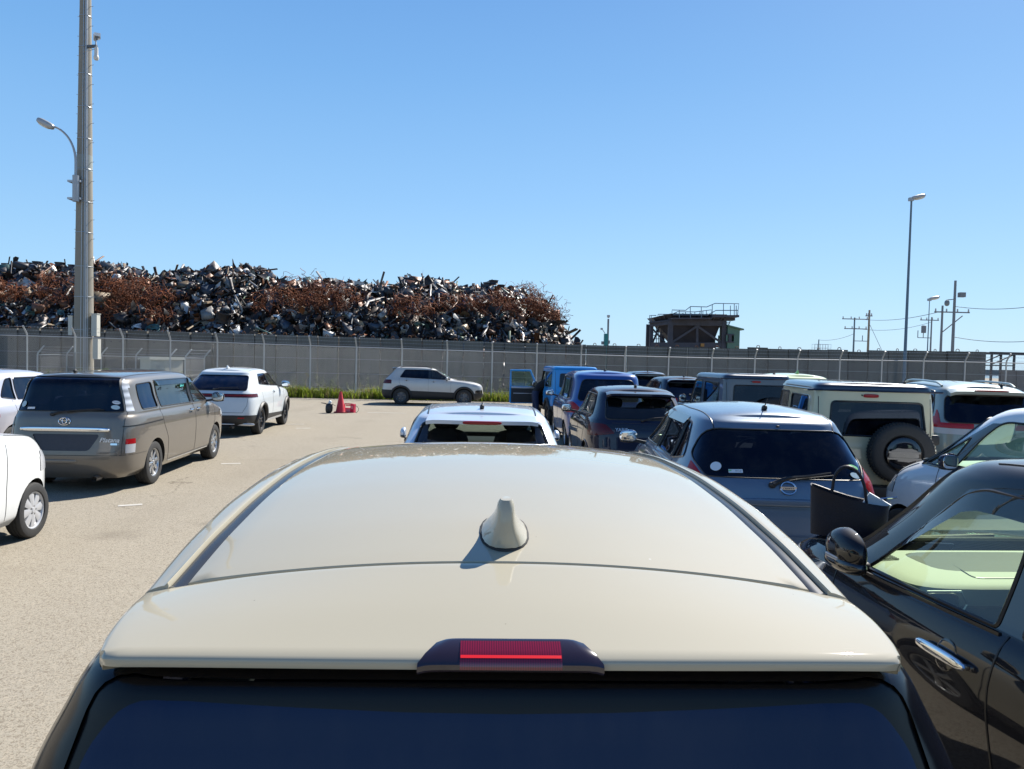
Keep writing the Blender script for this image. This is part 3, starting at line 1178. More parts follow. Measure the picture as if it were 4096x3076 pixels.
def ground_mat():
    m, nt, b = mat_new('worn_asphalt')
    L = nt.links
    N = nt.nodes
    tc = N.new('ShaderNodeTexCoord')

    def noise(scale, detail=6, rough=0.6, vec=None):
        n = N.new('ShaderNodeTexNoise')
        n.inputs['Scale'].default_value = scale
        n.inputs['Detail'].default_value = detail
        n.inputs['Roughness'].default_value = rough
        L.new(vec or tc.outputs['Object'], n.inputs['Vector'])
        return n.outputs['Fac']

    def mix(f, a, b_, blend='MIX'):
        x = N.new('ShaderNodeMix')
        x.data_type = 'RGBA'
        x.blend_type = blend
        for sock, v in (('Factor', f), ('A', a), ('B', b_)):
            if isinstance(v, (tuple, float, int)):
                x.inputs[sock].default_value = v if not isinstance(v, tuple) else (*v, 1)
            else:
                L.new(v, x.inputs[sock])
        return x.outputs['Result']

    def ramp(f, a, b_):
        r = N.new('ShaderNodeMapRange')
        r.inputs['From Min'].default_value = a
        r.inputs['From Max'].default_value = b_
        L.new(f, r.inputs['Value'])
        return r.outputs['Result']
    vor = N.new('ShaderNodeTexVoronoi')
    vor.inputs['Scale'].default_value = 70
    L.new(tc.outputs['Object'], vor.inputs['Vector'])
    vor2 = N.new('ShaderNodeTexVoronoi')
    vor2.inputs['Scale'].default_value = 170
    L.new(tc.outputs['Object'], vor2.inputs['Vector'])
    sep = N.new('ShaderNodeSeparateColor')
    L.new(vor.outputs['Color'], sep.inputs[0])
    sep2 = N.new('ShaderNodeSeparateColor')
    L.new(vor2.outputs['Color'], sep2.inputs[0])
    base = mix(ramp(noise(0.35, 8), 0.3, 0.7), (0.270, 0.244, 0.192), (0.332, 0.302, 0.242))
    base = mix(ramp(noise(2.2, 8, 0.7), 0.25, 0.8), base, (0.293, 0.265, 0.216))
    # aggregate: pale and dark stones
    base = mix(ramp(sep.outputs[0], 0.72, 0.90), base, (0.335, 0.297, 0.232))
    base = mix(ramp(sep.outputs[1], 0.80, 0.90), base, (0.195, 0.165, 0.125))
    base = mix(ramp(sep2.outputs[0], 0.70, 0.76), base, (0.32, 0.284, 0.222))
    base = mix(ramp(sep2.outputs[1], 0.76, 0.80), base, (0.195, 0.167, 0.127))
    # cracks
    cr = N.new('ShaderNodeTexVoronoi')
    cr.feature = 'DISTANCE_TO_EDGE'
    cr.inputs['Scale'].default_value = 0.16
    wv = N.new('ShaderNodeVectorMath')
    wv.operation = 'ADD'
    nz = N.new('ShaderNodeTexNoise')
    nz.inputs['Scale'].default_value = 1.6
    nz.inputs['Detail'].default_value = 7
    L.new(tc.outputs['Object'], nz.inputs['Vector'])
    sc = N.new('ShaderNodeVectorMath')
    sc.operation = 'SCALE'
    sc.inputs['Scale'].default_value = 1.3
    L.new(nz.outputs['Color'], sc.inputs[0])
    L.new(tc.outputs['Object'], wv.inputs[0])
    L.new(sc.outputs[0], wv.inputs[1])
    L.new(wv.outputs[0], cr.inputs['Vector'])
    cm = N.new('ShaderNodeMath')
    cm.operation = 'MULTIPLY'
    inv = ramp(cr.outputs['Distance'], 0.0030, 0.0008)
    L.new(inv, cm.inputs[0])
    L.new(ramp(noise(0.22, 3), 0.50, 0.66), cm.inputs[1])
    base = mix(cm.outputs[0], base, (0.115, 0.095, 0.07))
    # dark scuffs and tyre marks
    st = N.new('ShaderNodeMath')
    st.operation = 'MULTIPLY'
    mp = N.new('ShaderNodeMapping')
    mp.inputs['Scale'].default_value = (0.35, 1.3, 1)
    mp.inputs['Rotation'].default_value = (0, 0, 0.25)
    L.new(tc.outputs['Object'], mp.inputs['Vector'])
    L.new(ramp(noise(0.9, 7, 0.65, mp.outputs[0]), 0.60, 0.78), st.inputs[0])
    st.inputs[1].default_value = 0.32
    base = mix(st.outputs[0], base, (0.13, 0.105, 0.078))
    # small oil drips and long faint tyre tracks
    od = N.new('ShaderNodeTexVoronoi')
    od.inputs['Scale'].default_value = 0.55
    L.new(wv.outputs[0], od.inputs['Vector'])
    oc = N.new('ShaderNodeMath')
    oc.operation = 'MULTIPLY'
    L.new(ramp(od.outputs['Distance'], 0.16, 0.05), oc.inputs[0])
    oc.inputs[1].default_value = 0.35
    base = mix(oc.outputs[0], base, (0.13, 0.11, 0.085))
    tw = N.new('ShaderNodeTexWave')
    tw.bands_direction = 'X'
    tw.inputs['Scale'].default_value = 0.105
    tw.inputs['Distortion'].default_value = 2.2
    tw.inputs['Detail'].default_value = 2
    tw.inputs['Detail Scale'].default_value = 0.25
    L.new(tc.outputs['Object'], tw.inputs['Vector'])
    tt_ = N.new('ShaderNodeMath')
    tt_.operation = 'MULTIPLY'
    L.new(ramp(tw.outputs['Fac'], 0.82, 1.0), tt_.inputs[0])
    L.new(ramp(noise(0.5, 4), 0.40, 0.75), tt_.inputs[1])
    t3 = N.new('ShaderNodeMath')
    t3.operation = 'MULTIPLY'
    t3.inputs[1].default_value = 0.30
    L.new(tt_.outputs[0], t3.inputs[0])
    base = mix(t3.outputs[0], base, (0.17, 0.145, 0.11))
    L.new(base, b.inputs['Base Color'])
    b.inputs['Roughness'].default_value = 0.92
    b.inputs['Specular IOR Level'].default_value = 0.2
    bp = N.new('ShaderNodeBump')
    bp.inputs['Strength'].default_value = 0.38
    bp.inputs['Distance'].default_value = 0.006
    ad = N.new('ShaderNodeMath')
    ad.operation = 'ADD'
    L.new(sep.outputs[2], ad.inputs[0])
    L.new(sep2.outputs[2], ad.inputs[1])
    L.new(ad.outputs[0], bp.inputs['Height'])
    L.new(bp.outputs['Normal'], b.inputs['Normal'])
    return m


G = mesh('ground', [(-2500, -900, 0), (2500, -900, 0), (2500, 190, 0), (-2500, 190, 0)], [(0, 1, 2, 3)], ground_mat(), None, False)
tag(G, 'worn pale brown asphalt of the parking yard', 'ground', kind='structure')
sea_m = simple('sea_water', (0.03, 0.09, 0.15), 0.12, noise=0.2, nscale=0.05, bump=0.3)
S_ = mesh('sea', [(-5000, 189.9, -0.6), (5000, 189.9, -0.6), (5000, 5500, -0.6), (-5000, 5500, -0.6)], [(0, 1, 2, 3)], sea_m, None, False)
tag(S_, 'strip of sea beyond the yard', 'sea', kind='structure')
bk = MB()
bk.box((310, 420, 0.7), (320, 8, 3.2))
tag(bk.build('breakwater', simple('breakwater_concrete', (0.20, 0.185, 0.165), 0.9, noise=0.2, nscale=0.3)), 'low concrete breakwater along the sea at the far right', 'breakwater', kind='structure')

# faded white bay lines, thin sheets on the asphalt
M['line'] = simple('faded_line_paint', (0.42, 0.40, 0.36), 0.85, noise=0.35, nscale=14)
ln = MB()
for (x0, y0), (x1, y1) in (((-4.86, 9.42), (-4.62, 9.55)), ((-5.02, 13.2), (-4.72, 13.3)), ((-5.6, 19.8), (-5.25, 19.95)), ((-4.9, 25.9), (-3.6, 26.0)), ((-6.2, 20.9), (-5.7, 21.0))):
    d = Vector((x1 - x0, y1 - y0, 0)).normalized()
    n_ = Vector((-d.y, d.x, 0)) * 0.05
    a, b2 = Vector((x0, y0, 0.004)), Vector((x1, y1, 0.004))
    ln.add([a - n_, b2 - n_, b2 + n_, a + n_], [(0, 1, 2, 3)])
tag(ln.build('bay_marking', M['line']), 'faded white remnants of parking bay lines on the asphalt', 'marking', kind='structure')

# ------------------------------------------------------------------ concrete panel wall


def concrete_mat(name, a, b2):
    m, nt, b = mat_new(name)
    L, N = nt.links, nt.nodes
    tc = N.new('ShaderNodeTexCoord')
    oi = N.new('ShaderNodeObjectInfo')
    mp = N.new('ShaderNodeMapping')
    mp.inputs['Scale'].default_value = (3.0, 3.0, 0.5)
    L.new(tc.outputs['Object'], mp.inputs['Vector'])
    ad = N.new('ShaderNodeVectorMath')
    L.new(mp.outputs[0], ad.inputs[0])
    cb = N.new('ShaderNodeCombineXYZ')
    ml = N.new('ShaderNodeMath')
    ml.operation = 'MULTIPLY'
    ml.inputs[1].default_value = 57
    L.new(oi.outputs['Random'], ml.inputs[0])
    L.new(ml.outputs[0], cb.inputs[0])
    L.new(cb.outputs[0], ad.inputs[1])
    n = N.new('ShaderNodeTexNoise')
    n.inputs['Scale'].default_value = 1.3
    n.inputs['Detail'].default_value = 9
    n.inputs['Roughness'].default_value = 0.65
    L.new(ad.outputs[0], n.inputs['Vector'])
    mx = N.new('ShaderNodeMix')
    mx.data_type = 'RGBA'
    mx.inputs['A'].default_value = (*a, 1)
    mx.inputs['B'].default_value = (*b2, 1)
    L.new(n.outputs['Fac'], mx.inputs['Factor'])
    hv = N.new('ShaderNodeHueSaturation')
    mr = N.new('ShaderNodeMapRange')
    mr.inputs['To Min'].default_value = 0.80
    mr.inputs['To Max'].default_value = 1.18
    L.new(oi.outputs['Random'], mr.inputs['Value'])
    L.new(mr.outputs[0], hv.inputs['Value'])
    L.new(mx.outputs['Result'], hv.inputs['Color'])
    L.new(hv.outputs[0], b.inputs['Base Color'])
    b.inputs['Roughness'].default_value = 0.92
    n3 = N.new('ShaderNodeTexNoise')
    n3.inputs['Scale'].default_value = 40
    L.new(tc.outputs['Object'], n3.inputs['Vector'])
    bp = N.new('ShaderNodeBump')
    bp.inputs['Strength'].default_value = 0.25
    bp.inputs['Distance'].default_value = 0.01
    L.new(n3.outputs['Fac'], bp.inputs['Height'])
    L.new(bp.outputs['Normal'], b.inputs['Normal'])
    return m


M['concrete'] = concrete_mat('wall_concrete', (0.076, 0.070, 0.060), (0.200, 0.185, 0.160))
M['rust'] = simple('rusty_steel', (0.16, 0.065, 0.03), 0.85, noise=0.5, nscale=40)
M['galv'] = simple('galvanised_steel', (0.46, 0.48, 0.50), 0.42, metal=0.55, noise=0.15, nscale=6)
M['galv_dull'] = simple('dull_galvanised_wire', (0.34, 0.35, 0.36), 0.5, metal=0.4)

wall = empty('concrete_wall', (0, 39, 0), 0, 'long grey wall of upright concrete panels with lifting loops, below the scrap heap', 'wall')
wall_line = lambda x: 38.4 + 0.036 * (x + 25)
wall_top = lambda x: float(np.interp(x, [-26, -10.6, 3.2, 10.4, 24.7], [2.90, 2.87, 2.76, 2.76, 2.92]))
pb = bmesh.new()
PW = 1.035


def panel_mesh():
    mb = MB()
    # slab with chamfered edges and two cone holes near the top
    w, t, h = PW / 2 - 0.012, 0.11, 1.0
    mb.prism([(-w + .012, -t), (w - .012, -t), (w, -t + .012), (w, t), (-w, t), (-w, -t + .012)], 0, h, 'z')
    return mb


loop_mb = MB().tube([Vector((-0.075, 0, -0.06)), Vector((-0.075, 0, 0.06)), Vector((-0.055, 0, 0.10)), Vector((0, 0, 0.118)), Vector((0.055, 0, 0.10)), Vector((0.075, 0, 0.06)), Vector((0.075, 0, -0.06))], 0.018, 6)
p0 = panel_mesh().build('panel', M['concrete'])
l0 = loop_mb.build('lifting_loop', M['rust'], None, True)
hole = MB()
for zx in (-0.22, 0.22):
    hole.lathe([(0.028, -0.1125), (0.001, -0.1125)], 10, 'y', c=(zx, 0, 0), cap=False)
h0 = hole.build('tie_hole', M['dark'])
wx = -28.6
k = 0
while wx < 24.4:
    o = p0.copy() if k else p0
    if k:
        COL.objects.link(o)
    o.parent = wall
    hh = wall_top(wx) + random.uniform(-0.012, 0.012) + (0.06 if k in (22, 39) else 0) - (0.09 if k in (44,) else 0)
    o.location = (wx, wall_line(wx) - 39 + random.uniform(-0.05, 0.05), 0)
    o.scale = (1, 1, hh)
    o.rotation_euler = (0, 0, 0.035 + random.uniform(-0.02, 0.02) - (0.09 if wx < -14 and k % 2 else 0))
    for a, src in ((0, l0), (1, h0)):
        q = src.copy() if k else src
        if k:
            COL.objects.link(q)
        q.parent = o
        q.scale = (1, 1, 1 / hh)
        q.location = (random.uniform(-0.12, 0.12), 0, 1.0) if a == 0 else (0, -0.002, 1 - 0.55 / hh)
        if a == 0:
            q.rotation_euler = (random.uniform(-0.15, 0.15), 0, random.uniform(-0.4, 0.4))
            q.scale = (1, 1, random.uniform(0.75, 1.05) / hh)
    k += 1
    wx += PW + (0.02 if wx > -14 else 0.035)

# dark block wall and steel frame past the wall's end
m2 = MB()
m2.prism(rpoly([(27.3, 0), (48, 0), (48, 2.0), (27.3, 2.0)], 0), 42.2, 42.6, 'y')
for q in range(12):
    m2.box((27.9 + q * 1.1, 42.17, 1.0), (0.05, 0.08, 1.98))
tag(m2.build('block_wall', concrete_mat('dark_block', (0.10, 0.09, 0.085), (0.17, 0.155, 0.14))), 'dark low block wall at the far right edge', 'wall')
fr = MB()
for x in (27.6, 28.9, 33.0):
    for y in (44, 45.2):
        fr.beam((x, y, 0), (x, y, 3.0), 0.10)
for y in (44, 45.2):
    fr.beam((27.5, y, 2.96), (40, y, 2.96), 0.14)
    fr.beam((27.6, y, 2.3), (28.9, y, 2.9), 0.06)
    fr.beam((27.6, y, 2.25), (28.9, y, 2.25), 0.06)
for q in range(10):
    fr.beam((27.6 + q * 1.25, 44, 2.96), (27.6 + q * 1.25, 45.2, 2.96), 0.08)
tag(fr.build('steel_frame', simple('dark_painted_steel', (0.05, 0.045, 0.045), 0.6)), 'dark steel gantry frame above the block wall', 'frame')

# ------------------------------------------------------------------ chain-link fence


def fence(name, label, pts, h_rail, pitch, arm, mesh_pitch=0.075, gate=False, arms=True, wire=0.0024, group=None, zfun=None, midrails=(0.45, 1.1, 1.75)):
    """posts with slanted arms, top rail, woven wire, strands of barbed wire"""
    root = empty(name, (pts[0][0], pts[0][1], 0), 0, label, 'fence', group)
    o = Vector((pts[0][0], pts[0][1], 0))
    zf = zfun or (lambda x: h_rail)
    segs = []
    post0 = None
    for (x0, y0), (x1, y1) in zip(pts[:-1], pts[1:]):
        a, b = Vector((x0, y0, 0)) - o, Vector((x1, y1, 0)) - o
        L_ = (b - a).length
        n = max(1, round(L_ / pitch))
        for i in range(n + 1):
            if i == 0 and (x0, y0) != pts[0]:
                continue
            p = a.lerp(b, i / n)
            z = zf(p.x + o.x)
            mb = MB()
            ar = Vector(arm)
            if arms:
                mb.tube([p, p + Vector((0, 0, z)), p + Vector((ar.x * 0.12, ar.y * 0.12, z + ar.z * 0.25)), p + Vector((ar.x, ar.y, z + ar.z))], 0.036, 8)
            else:
                mb.tube([p, p + Vector((0, 0, z + 0.03))], 0.028, 8)
            mb.build('post', M['galv'], root, True)
        segs.append((a, b, L_))
    V = []
    F = []

    def wire_seg(p, q, r):
        """three-sided wire"""
        d = (q - p).normalized()
        u = d.cross(Vector((0, 0.3, 1))).normalized()
        w = d.cross(u)
        k = len(V)
        for c in (p, q):
            for t in range(3):
                a_ = 2 * math.pi * t / 3
                V.append(c + u * (r * math.cos(a_)) + w * (r * math.sin(a_)))
        for t in range(3):
            F.append((k + t, k + (t + 1) % 3, k + 3 + (t + 1) % 3, k + 3 + t))
    for a, b, L_ in segs:
        d = (b - a) / L_
        nrm = Vector((-d.y, d.x, 0)) * 0.004
        n = int(L_ / mesh_pitch)
        for sgn in (1, -1):
            for i in range(-int(3.0 / mesh_pitch), n + int(3.0 / mesh_pitch)):
                s0 = i * mesh_pitch
                z1 = zf((a + d * max(0, min(L_, s0))).x + o.x) - 0.02
                s1 = s0 + sgn * (z1 - 0.05)
                t0, t1 = 0.0, 1.0
                if s1 != s0:
                    for lim in (0, L_):
                        t = (lim - s0) / (s1 - s0)
                        if lim == 0:
                            if s0 < 0:
                                t0 = max(t0, t)
                            if s1 < 0:
                                t1 = min(t1, t)
                        else:
                            if s0 > L_:
                                t0 = max(t0, t)
                            if s1 > L_:
                                t1 = min(t1, t)
                if t1 - t0 < 0.01:
                    continue
                P_ = lambda t: a + d * (s0 + (s1 - s0) * t) + nrm * sgn + Vector((0, 0, 0.05 + (z1 - 0.05) * t))
                wire_seg(P_(t0), P_(t1), wire)
    fast_mesh('wire_mesh', [tuple(v) for v in V], F, M['galv_dull'], root)
    rl = MB()
    for a, b, L_ in segs:
        n = max(2, int(L_ / 2))
        for i in range(n):
            p, q = a.lerp(b, i / n), a.lerp(b, (i + 1) / n)
            rl.tube([p + Vector((0, 0, zf(p.x + o.x))), q + Vector((0, 0, zf(q.x + o.x)))], 0.024, 6)
    rl.build('top_rail', M['galv'], root, True)
    ml = MB()
    for a, b, L_ in segs:
        for h in midrails:
            if h < h_rail:
                ml.tube([a + Vector((0, 0.01, h)), b + Vector((0, 0.01, h))], 0.006, 5)
    ml.build('tension_wire', M['galv'], root, True)
    if arms:
        for k_ in range(3):
            bw = MB()
            f = (k_ + 0.7) / 2.9
            for a, b, L_ in segs:
                n = max(2, int(L_ / 0.5))
                pts_ = []
                for i in range(n + 1):
                    p = a.lerp(b, i / n)
                    t = (i / n * round(L_ / pitch)) % 1.0
                    pts_.append(p + Vector((arm[0] * f, arm[1] * f, zf(p.x + o.x) + arm[2] * f - 0.02 * math.sin(math.pi * t))))
                bw.tube(pts_, 0.0055, 4)
                for i in range(int(L_ / 0.12)):
                    q = a.lerp(b, i * 0.12 / L_)
                    c = q + Vector((arm[0] * f, arm[1] * f, zf(q.x + o.x) + arm[2] * f - 0.01))
                    bw.beam(c + Vector((0, 0.02, 0.022)), c - Vector((0, 0.02, 0.022)), 0.006)
            bw.build('barbed_wire', M['galv_dull'], root)
    return root


zr_main = lambda x: float(np.interp(x, [-23, -18, -10, 4.5, 9.6, 18.8, 30], [2.44, 2.42, 2.32, 2.21, 2.21, 2.31, 2.36]))
fence('chain_link_fence', 'long galvanised chain-link fence with slanted barbed wire arms, in front of the concrete wall', [(-25.3, 33.1), (27.5, 36.5)], 2.32, 2.04, (-0.0, -0.30, 0.43), zfun=zr_main)
# small compound round the foot of the tall pole
fence('compound_fence', 'small chain-link compound with bent arms around the foot of the tall concrete pole', [(-21.8, 35.0), (-21.8, 37.3), (-15.15, 37.5), (-15.15, 35.3)], 1.62, 1.6, (0.30, 0.0, 0.42), 0.07, zfun=lambda x: 1.60, midrails=(0.8,))

# ------------------------------------------------------------------ weeds along the fence
M['grass'] = None


def leaf_mat(name):
    m, nt, b = mat_new(name)
    at = nt.nodes.new('ShaderNodeVertexColor')
    at.layer_name = 'tone'
    nt.links.new(at.outputs[0], b.inputs['Base Color'])
    b.inputs['Roughness'].default_value = 0.65
    b.inputs['Specular IOR Level'].default_value = 0.25
    try:
        b.inputs['Subsurface Weight'].default_value = 0.0
    except Exception:
        pass
    # a little light comes through the blades
    tr = nt.nodes.new('ShaderNodeBsdfTranslucent')
    nt.links.new(at.outputs[0], tr.inputs[0])
    mx = nt.nodes.new('ShaderNodeMixShader')
    mx.inputs[0].default_value = 0.45
    out = nt.nodes['Material Output']
    nt.links.new(b.outputs[0], mx.inputs[1])
    nt.links.new(tr.outputs[0], mx.inputs[2])
    nt.links.new(mx.outputs[0], out.inputs[0])
    return m


def grass_strip():
    V, F, Cc = [], [], []
    n = 21000
    xs = rng.uniform(-25, 27, n)
    clump = lambda x: 0.50 + 0.50 * np.sin(x * 2.1 + 1.3 * np.sin(x * 0.7)) * np.sin(x * 0.83 + 1)
    for x in xs:
        yb = 33.1 + (x + 25.3) * 3.4 / 52.8
        dy = rng.triangular(-0.75, -0.15, 1.6)
        c = clump(x + dy)
        h = (0.30 + 0.50 * c * rng.random()) * (1.0 if dy < 0.5 else 0.8)
        tall = rng.random() < 0.05 * c
        if tall:
            h = rng.uniform(0.6, 1.3)
        if dy < -0.5:
            h *= 0.6
        a = rng.uniform(0, 6.28)
        lean = h * rng.uniform(0.08, 0.55)
        w = rng.uniform(0.008, 0.022) * (1.5 if not tall else 0.9)
        d = np.array([math.cos(a), math.sin(a), 0])
        s = np.array([-math.sin(a), math.cos(a), 0])
        p = np.array([x, yb + dy, 0])
        g = rng.random()
        col = np.array([0.20, 0.25, 0.028]) * (0.6 + 0.9 * g) if not tall else np.array([0.13, 0.15, 0.05]) * (0.7 + 0.6 * g)
        if rng.random() < 0.20:
            col = np.array([0.30, 0.24, 0.11]) * (0.6 + 0.6 * g)
        k = len(V)
        for t, ww in ((0, 1), (0.45, 0.9), (0.8, 0.6), (1.0, 0.08)):
            q = p + d * lean * t * t + np.array([0, 0, h * (t - 0.12 * t * t)])
            V += [q - s * w * ww, q + s * w * ww]
            Cc += [col * (0.8 + 0.3 * t)] * 2
        F += [(k, k + 1, k + 3, k + 2), (k + 2, k + 3, k + 5, k + 4), (k + 4, k + 5, k + 7, k + 6)]
        if tall:      # leaves or seed head along the stem
            for q_ in range(int(rng.integers(5, 11))):
                t = rng.uniform(0.25, 1.0)
                b0 = p + d * lean * t * t + np.array([0, 0, h * (t - 0.12 * t * t)])
                a2 = rng.uniform(0, 6.28)
                dd = np.array([math.cos(a2), math.sin(a2), rng.uniform(0.1, 0.9)])
                ss = np.array([-math.sin(a2), math.cos(a2), 0])
                l = rng.uniform(0.06, 0.16)
                k = len(V)
                V += [b0, b0 + dd * l * 0.5 + ss * l * 0.13, b0 + dd * l - np.array([0, 0, l * 0.25]), b0 + dd * l * 0.5 - ss * l * 0.13]
                Cc += [col * rng.uniform(0.8, 1.3)] * 4
                F.append((k, k + 1, k + 2, k + 3))
    o = fast_mesh('grass', V, F, leaf_mat('grass_blades'), None, False, np.array(Cc))
    tag(o, 'overgrown green weeds along the foot of the chain-link fence', 'grass', kind='stuff')
    soil = mesh('soil_strip', [(-26, 32.35, 0.004), (28, 35.82, 0.004), (28, 39.6, 0.004), (-26, 37.6, 0.004)], [(0, 1, 2, 3)], simple('soil', (0.10, 0.085, 0.055), 0.95, noise=0.5, nscale=5, bump=0.4), None, False)
    tag(soil, 'dark soil under the weeds between fence and wall', 'soil', kind='structure')


grass_strip()

# a bush inside the compound
def bush(c, r, label):
    V, F, Cc = [], [], []
    for _ in range(420):
        a, b_ = rng.uniform(0, 6.28), rng.uniform(-0.3, 1.57)
        rr = r * rng.uniform(0.4, 1.0)
        p = np.array([c[0] + rr * math.cos(a) * math.cos(b_) * 1.3, c[1] + rr * math.sin(a) * math.cos(b_), c[2] + rr * math.sin(b_) * 0.9])
        u = rng.normal(size=3)
        u /= np.linalg.norm(u)
        v = np.cross(u, rng.normal(size=3))
        v /= np.linalg.norm(v)
        l = rng.uniform(0.05, 0.10)
        k = len(V)
        V += [p - u * l, p + v * l * 0.5, p + u * l, p - v * l * 0.5]
        Cc += [np.array([0.10, 0.14, 0.03]) * rng.uniform(0.6, 1.5)] * 4
        F.append((k, k + 1, k + 2, k + 3))
    o = fast_mesh('bush', V, F, leaf_mat('bush_leaves'), None, False, np.array(Cc))
    tag(o, label, 'bush')
    st = MB()
    for q in range(7):
        a = q * 0.9
        st.tube([Vector((c[0], c[1], 0)), Vector((c[0] + r * 0.6 * math.cos(a), c[1] + r * 0.5 * math.sin(a), c[2] + r * 0.5))], [0.02, 0.006], 5)
    st.build('stem', simple('bush_stem', (0.10, 0.07, 0.04), 0.9), o)


bush((-19.4, 36.3, 0.45), 0.62, 'low olive green bush inside the fenced compound')

# ------------------------------------------------------------------ scrap heap
CR = [(-300, 1080), (0, 1068), (110, 1058), (240, 1062), (300, 1100), (370, 1052), (460, 1050), (555, 1085), (650, 1095), (715, 1080), (830, 1080), (890, 1066), (1000, 1066), (1065, 1074), (1098, 1130), (1185, 1136), (1280, 1112), (1335, 1122), (1460, 1130), (1575, 1140), (1630, 1114), (1720, 1122), (1790, 1120), (1850, 1148), (1925, 1144), (2040, 1152), (2110, 1168), (2160, 1190), (2195, 1225), (2225, 1282), (2270, 1345), (2300, 1375), (2330, 1425)]
YC = 50.0
cx, cz = [], []
for px, py in CR:
    p = at_y(px, py + 26, YC)
    cx.append(p.x)
    cz.append(p.z)


def heap_z(x, y):
    c = np.interp(x, cx, cz)
    t = np.clip((y - 40.4) / (YC - 40.4), 0, 1)
    b = np.clip((80 - y) / 22, 0, 1)
    n = 0.42 * np.sin(x * 1.7 + y * 0.9) * np.sin(y * 1.3 - x * 0.6) + 0.25 * np.sin(x * 4.1 + 2 * np.sin(y * 2.3))
    return np.maximum(0.0, c * (1 - (1 - t) ** 1.7) * np.where(y > 58, b, 1) + n * np.minimum(1, t * (1 - t) * 5) * 0.7 * np.minimum(1, c / 3))


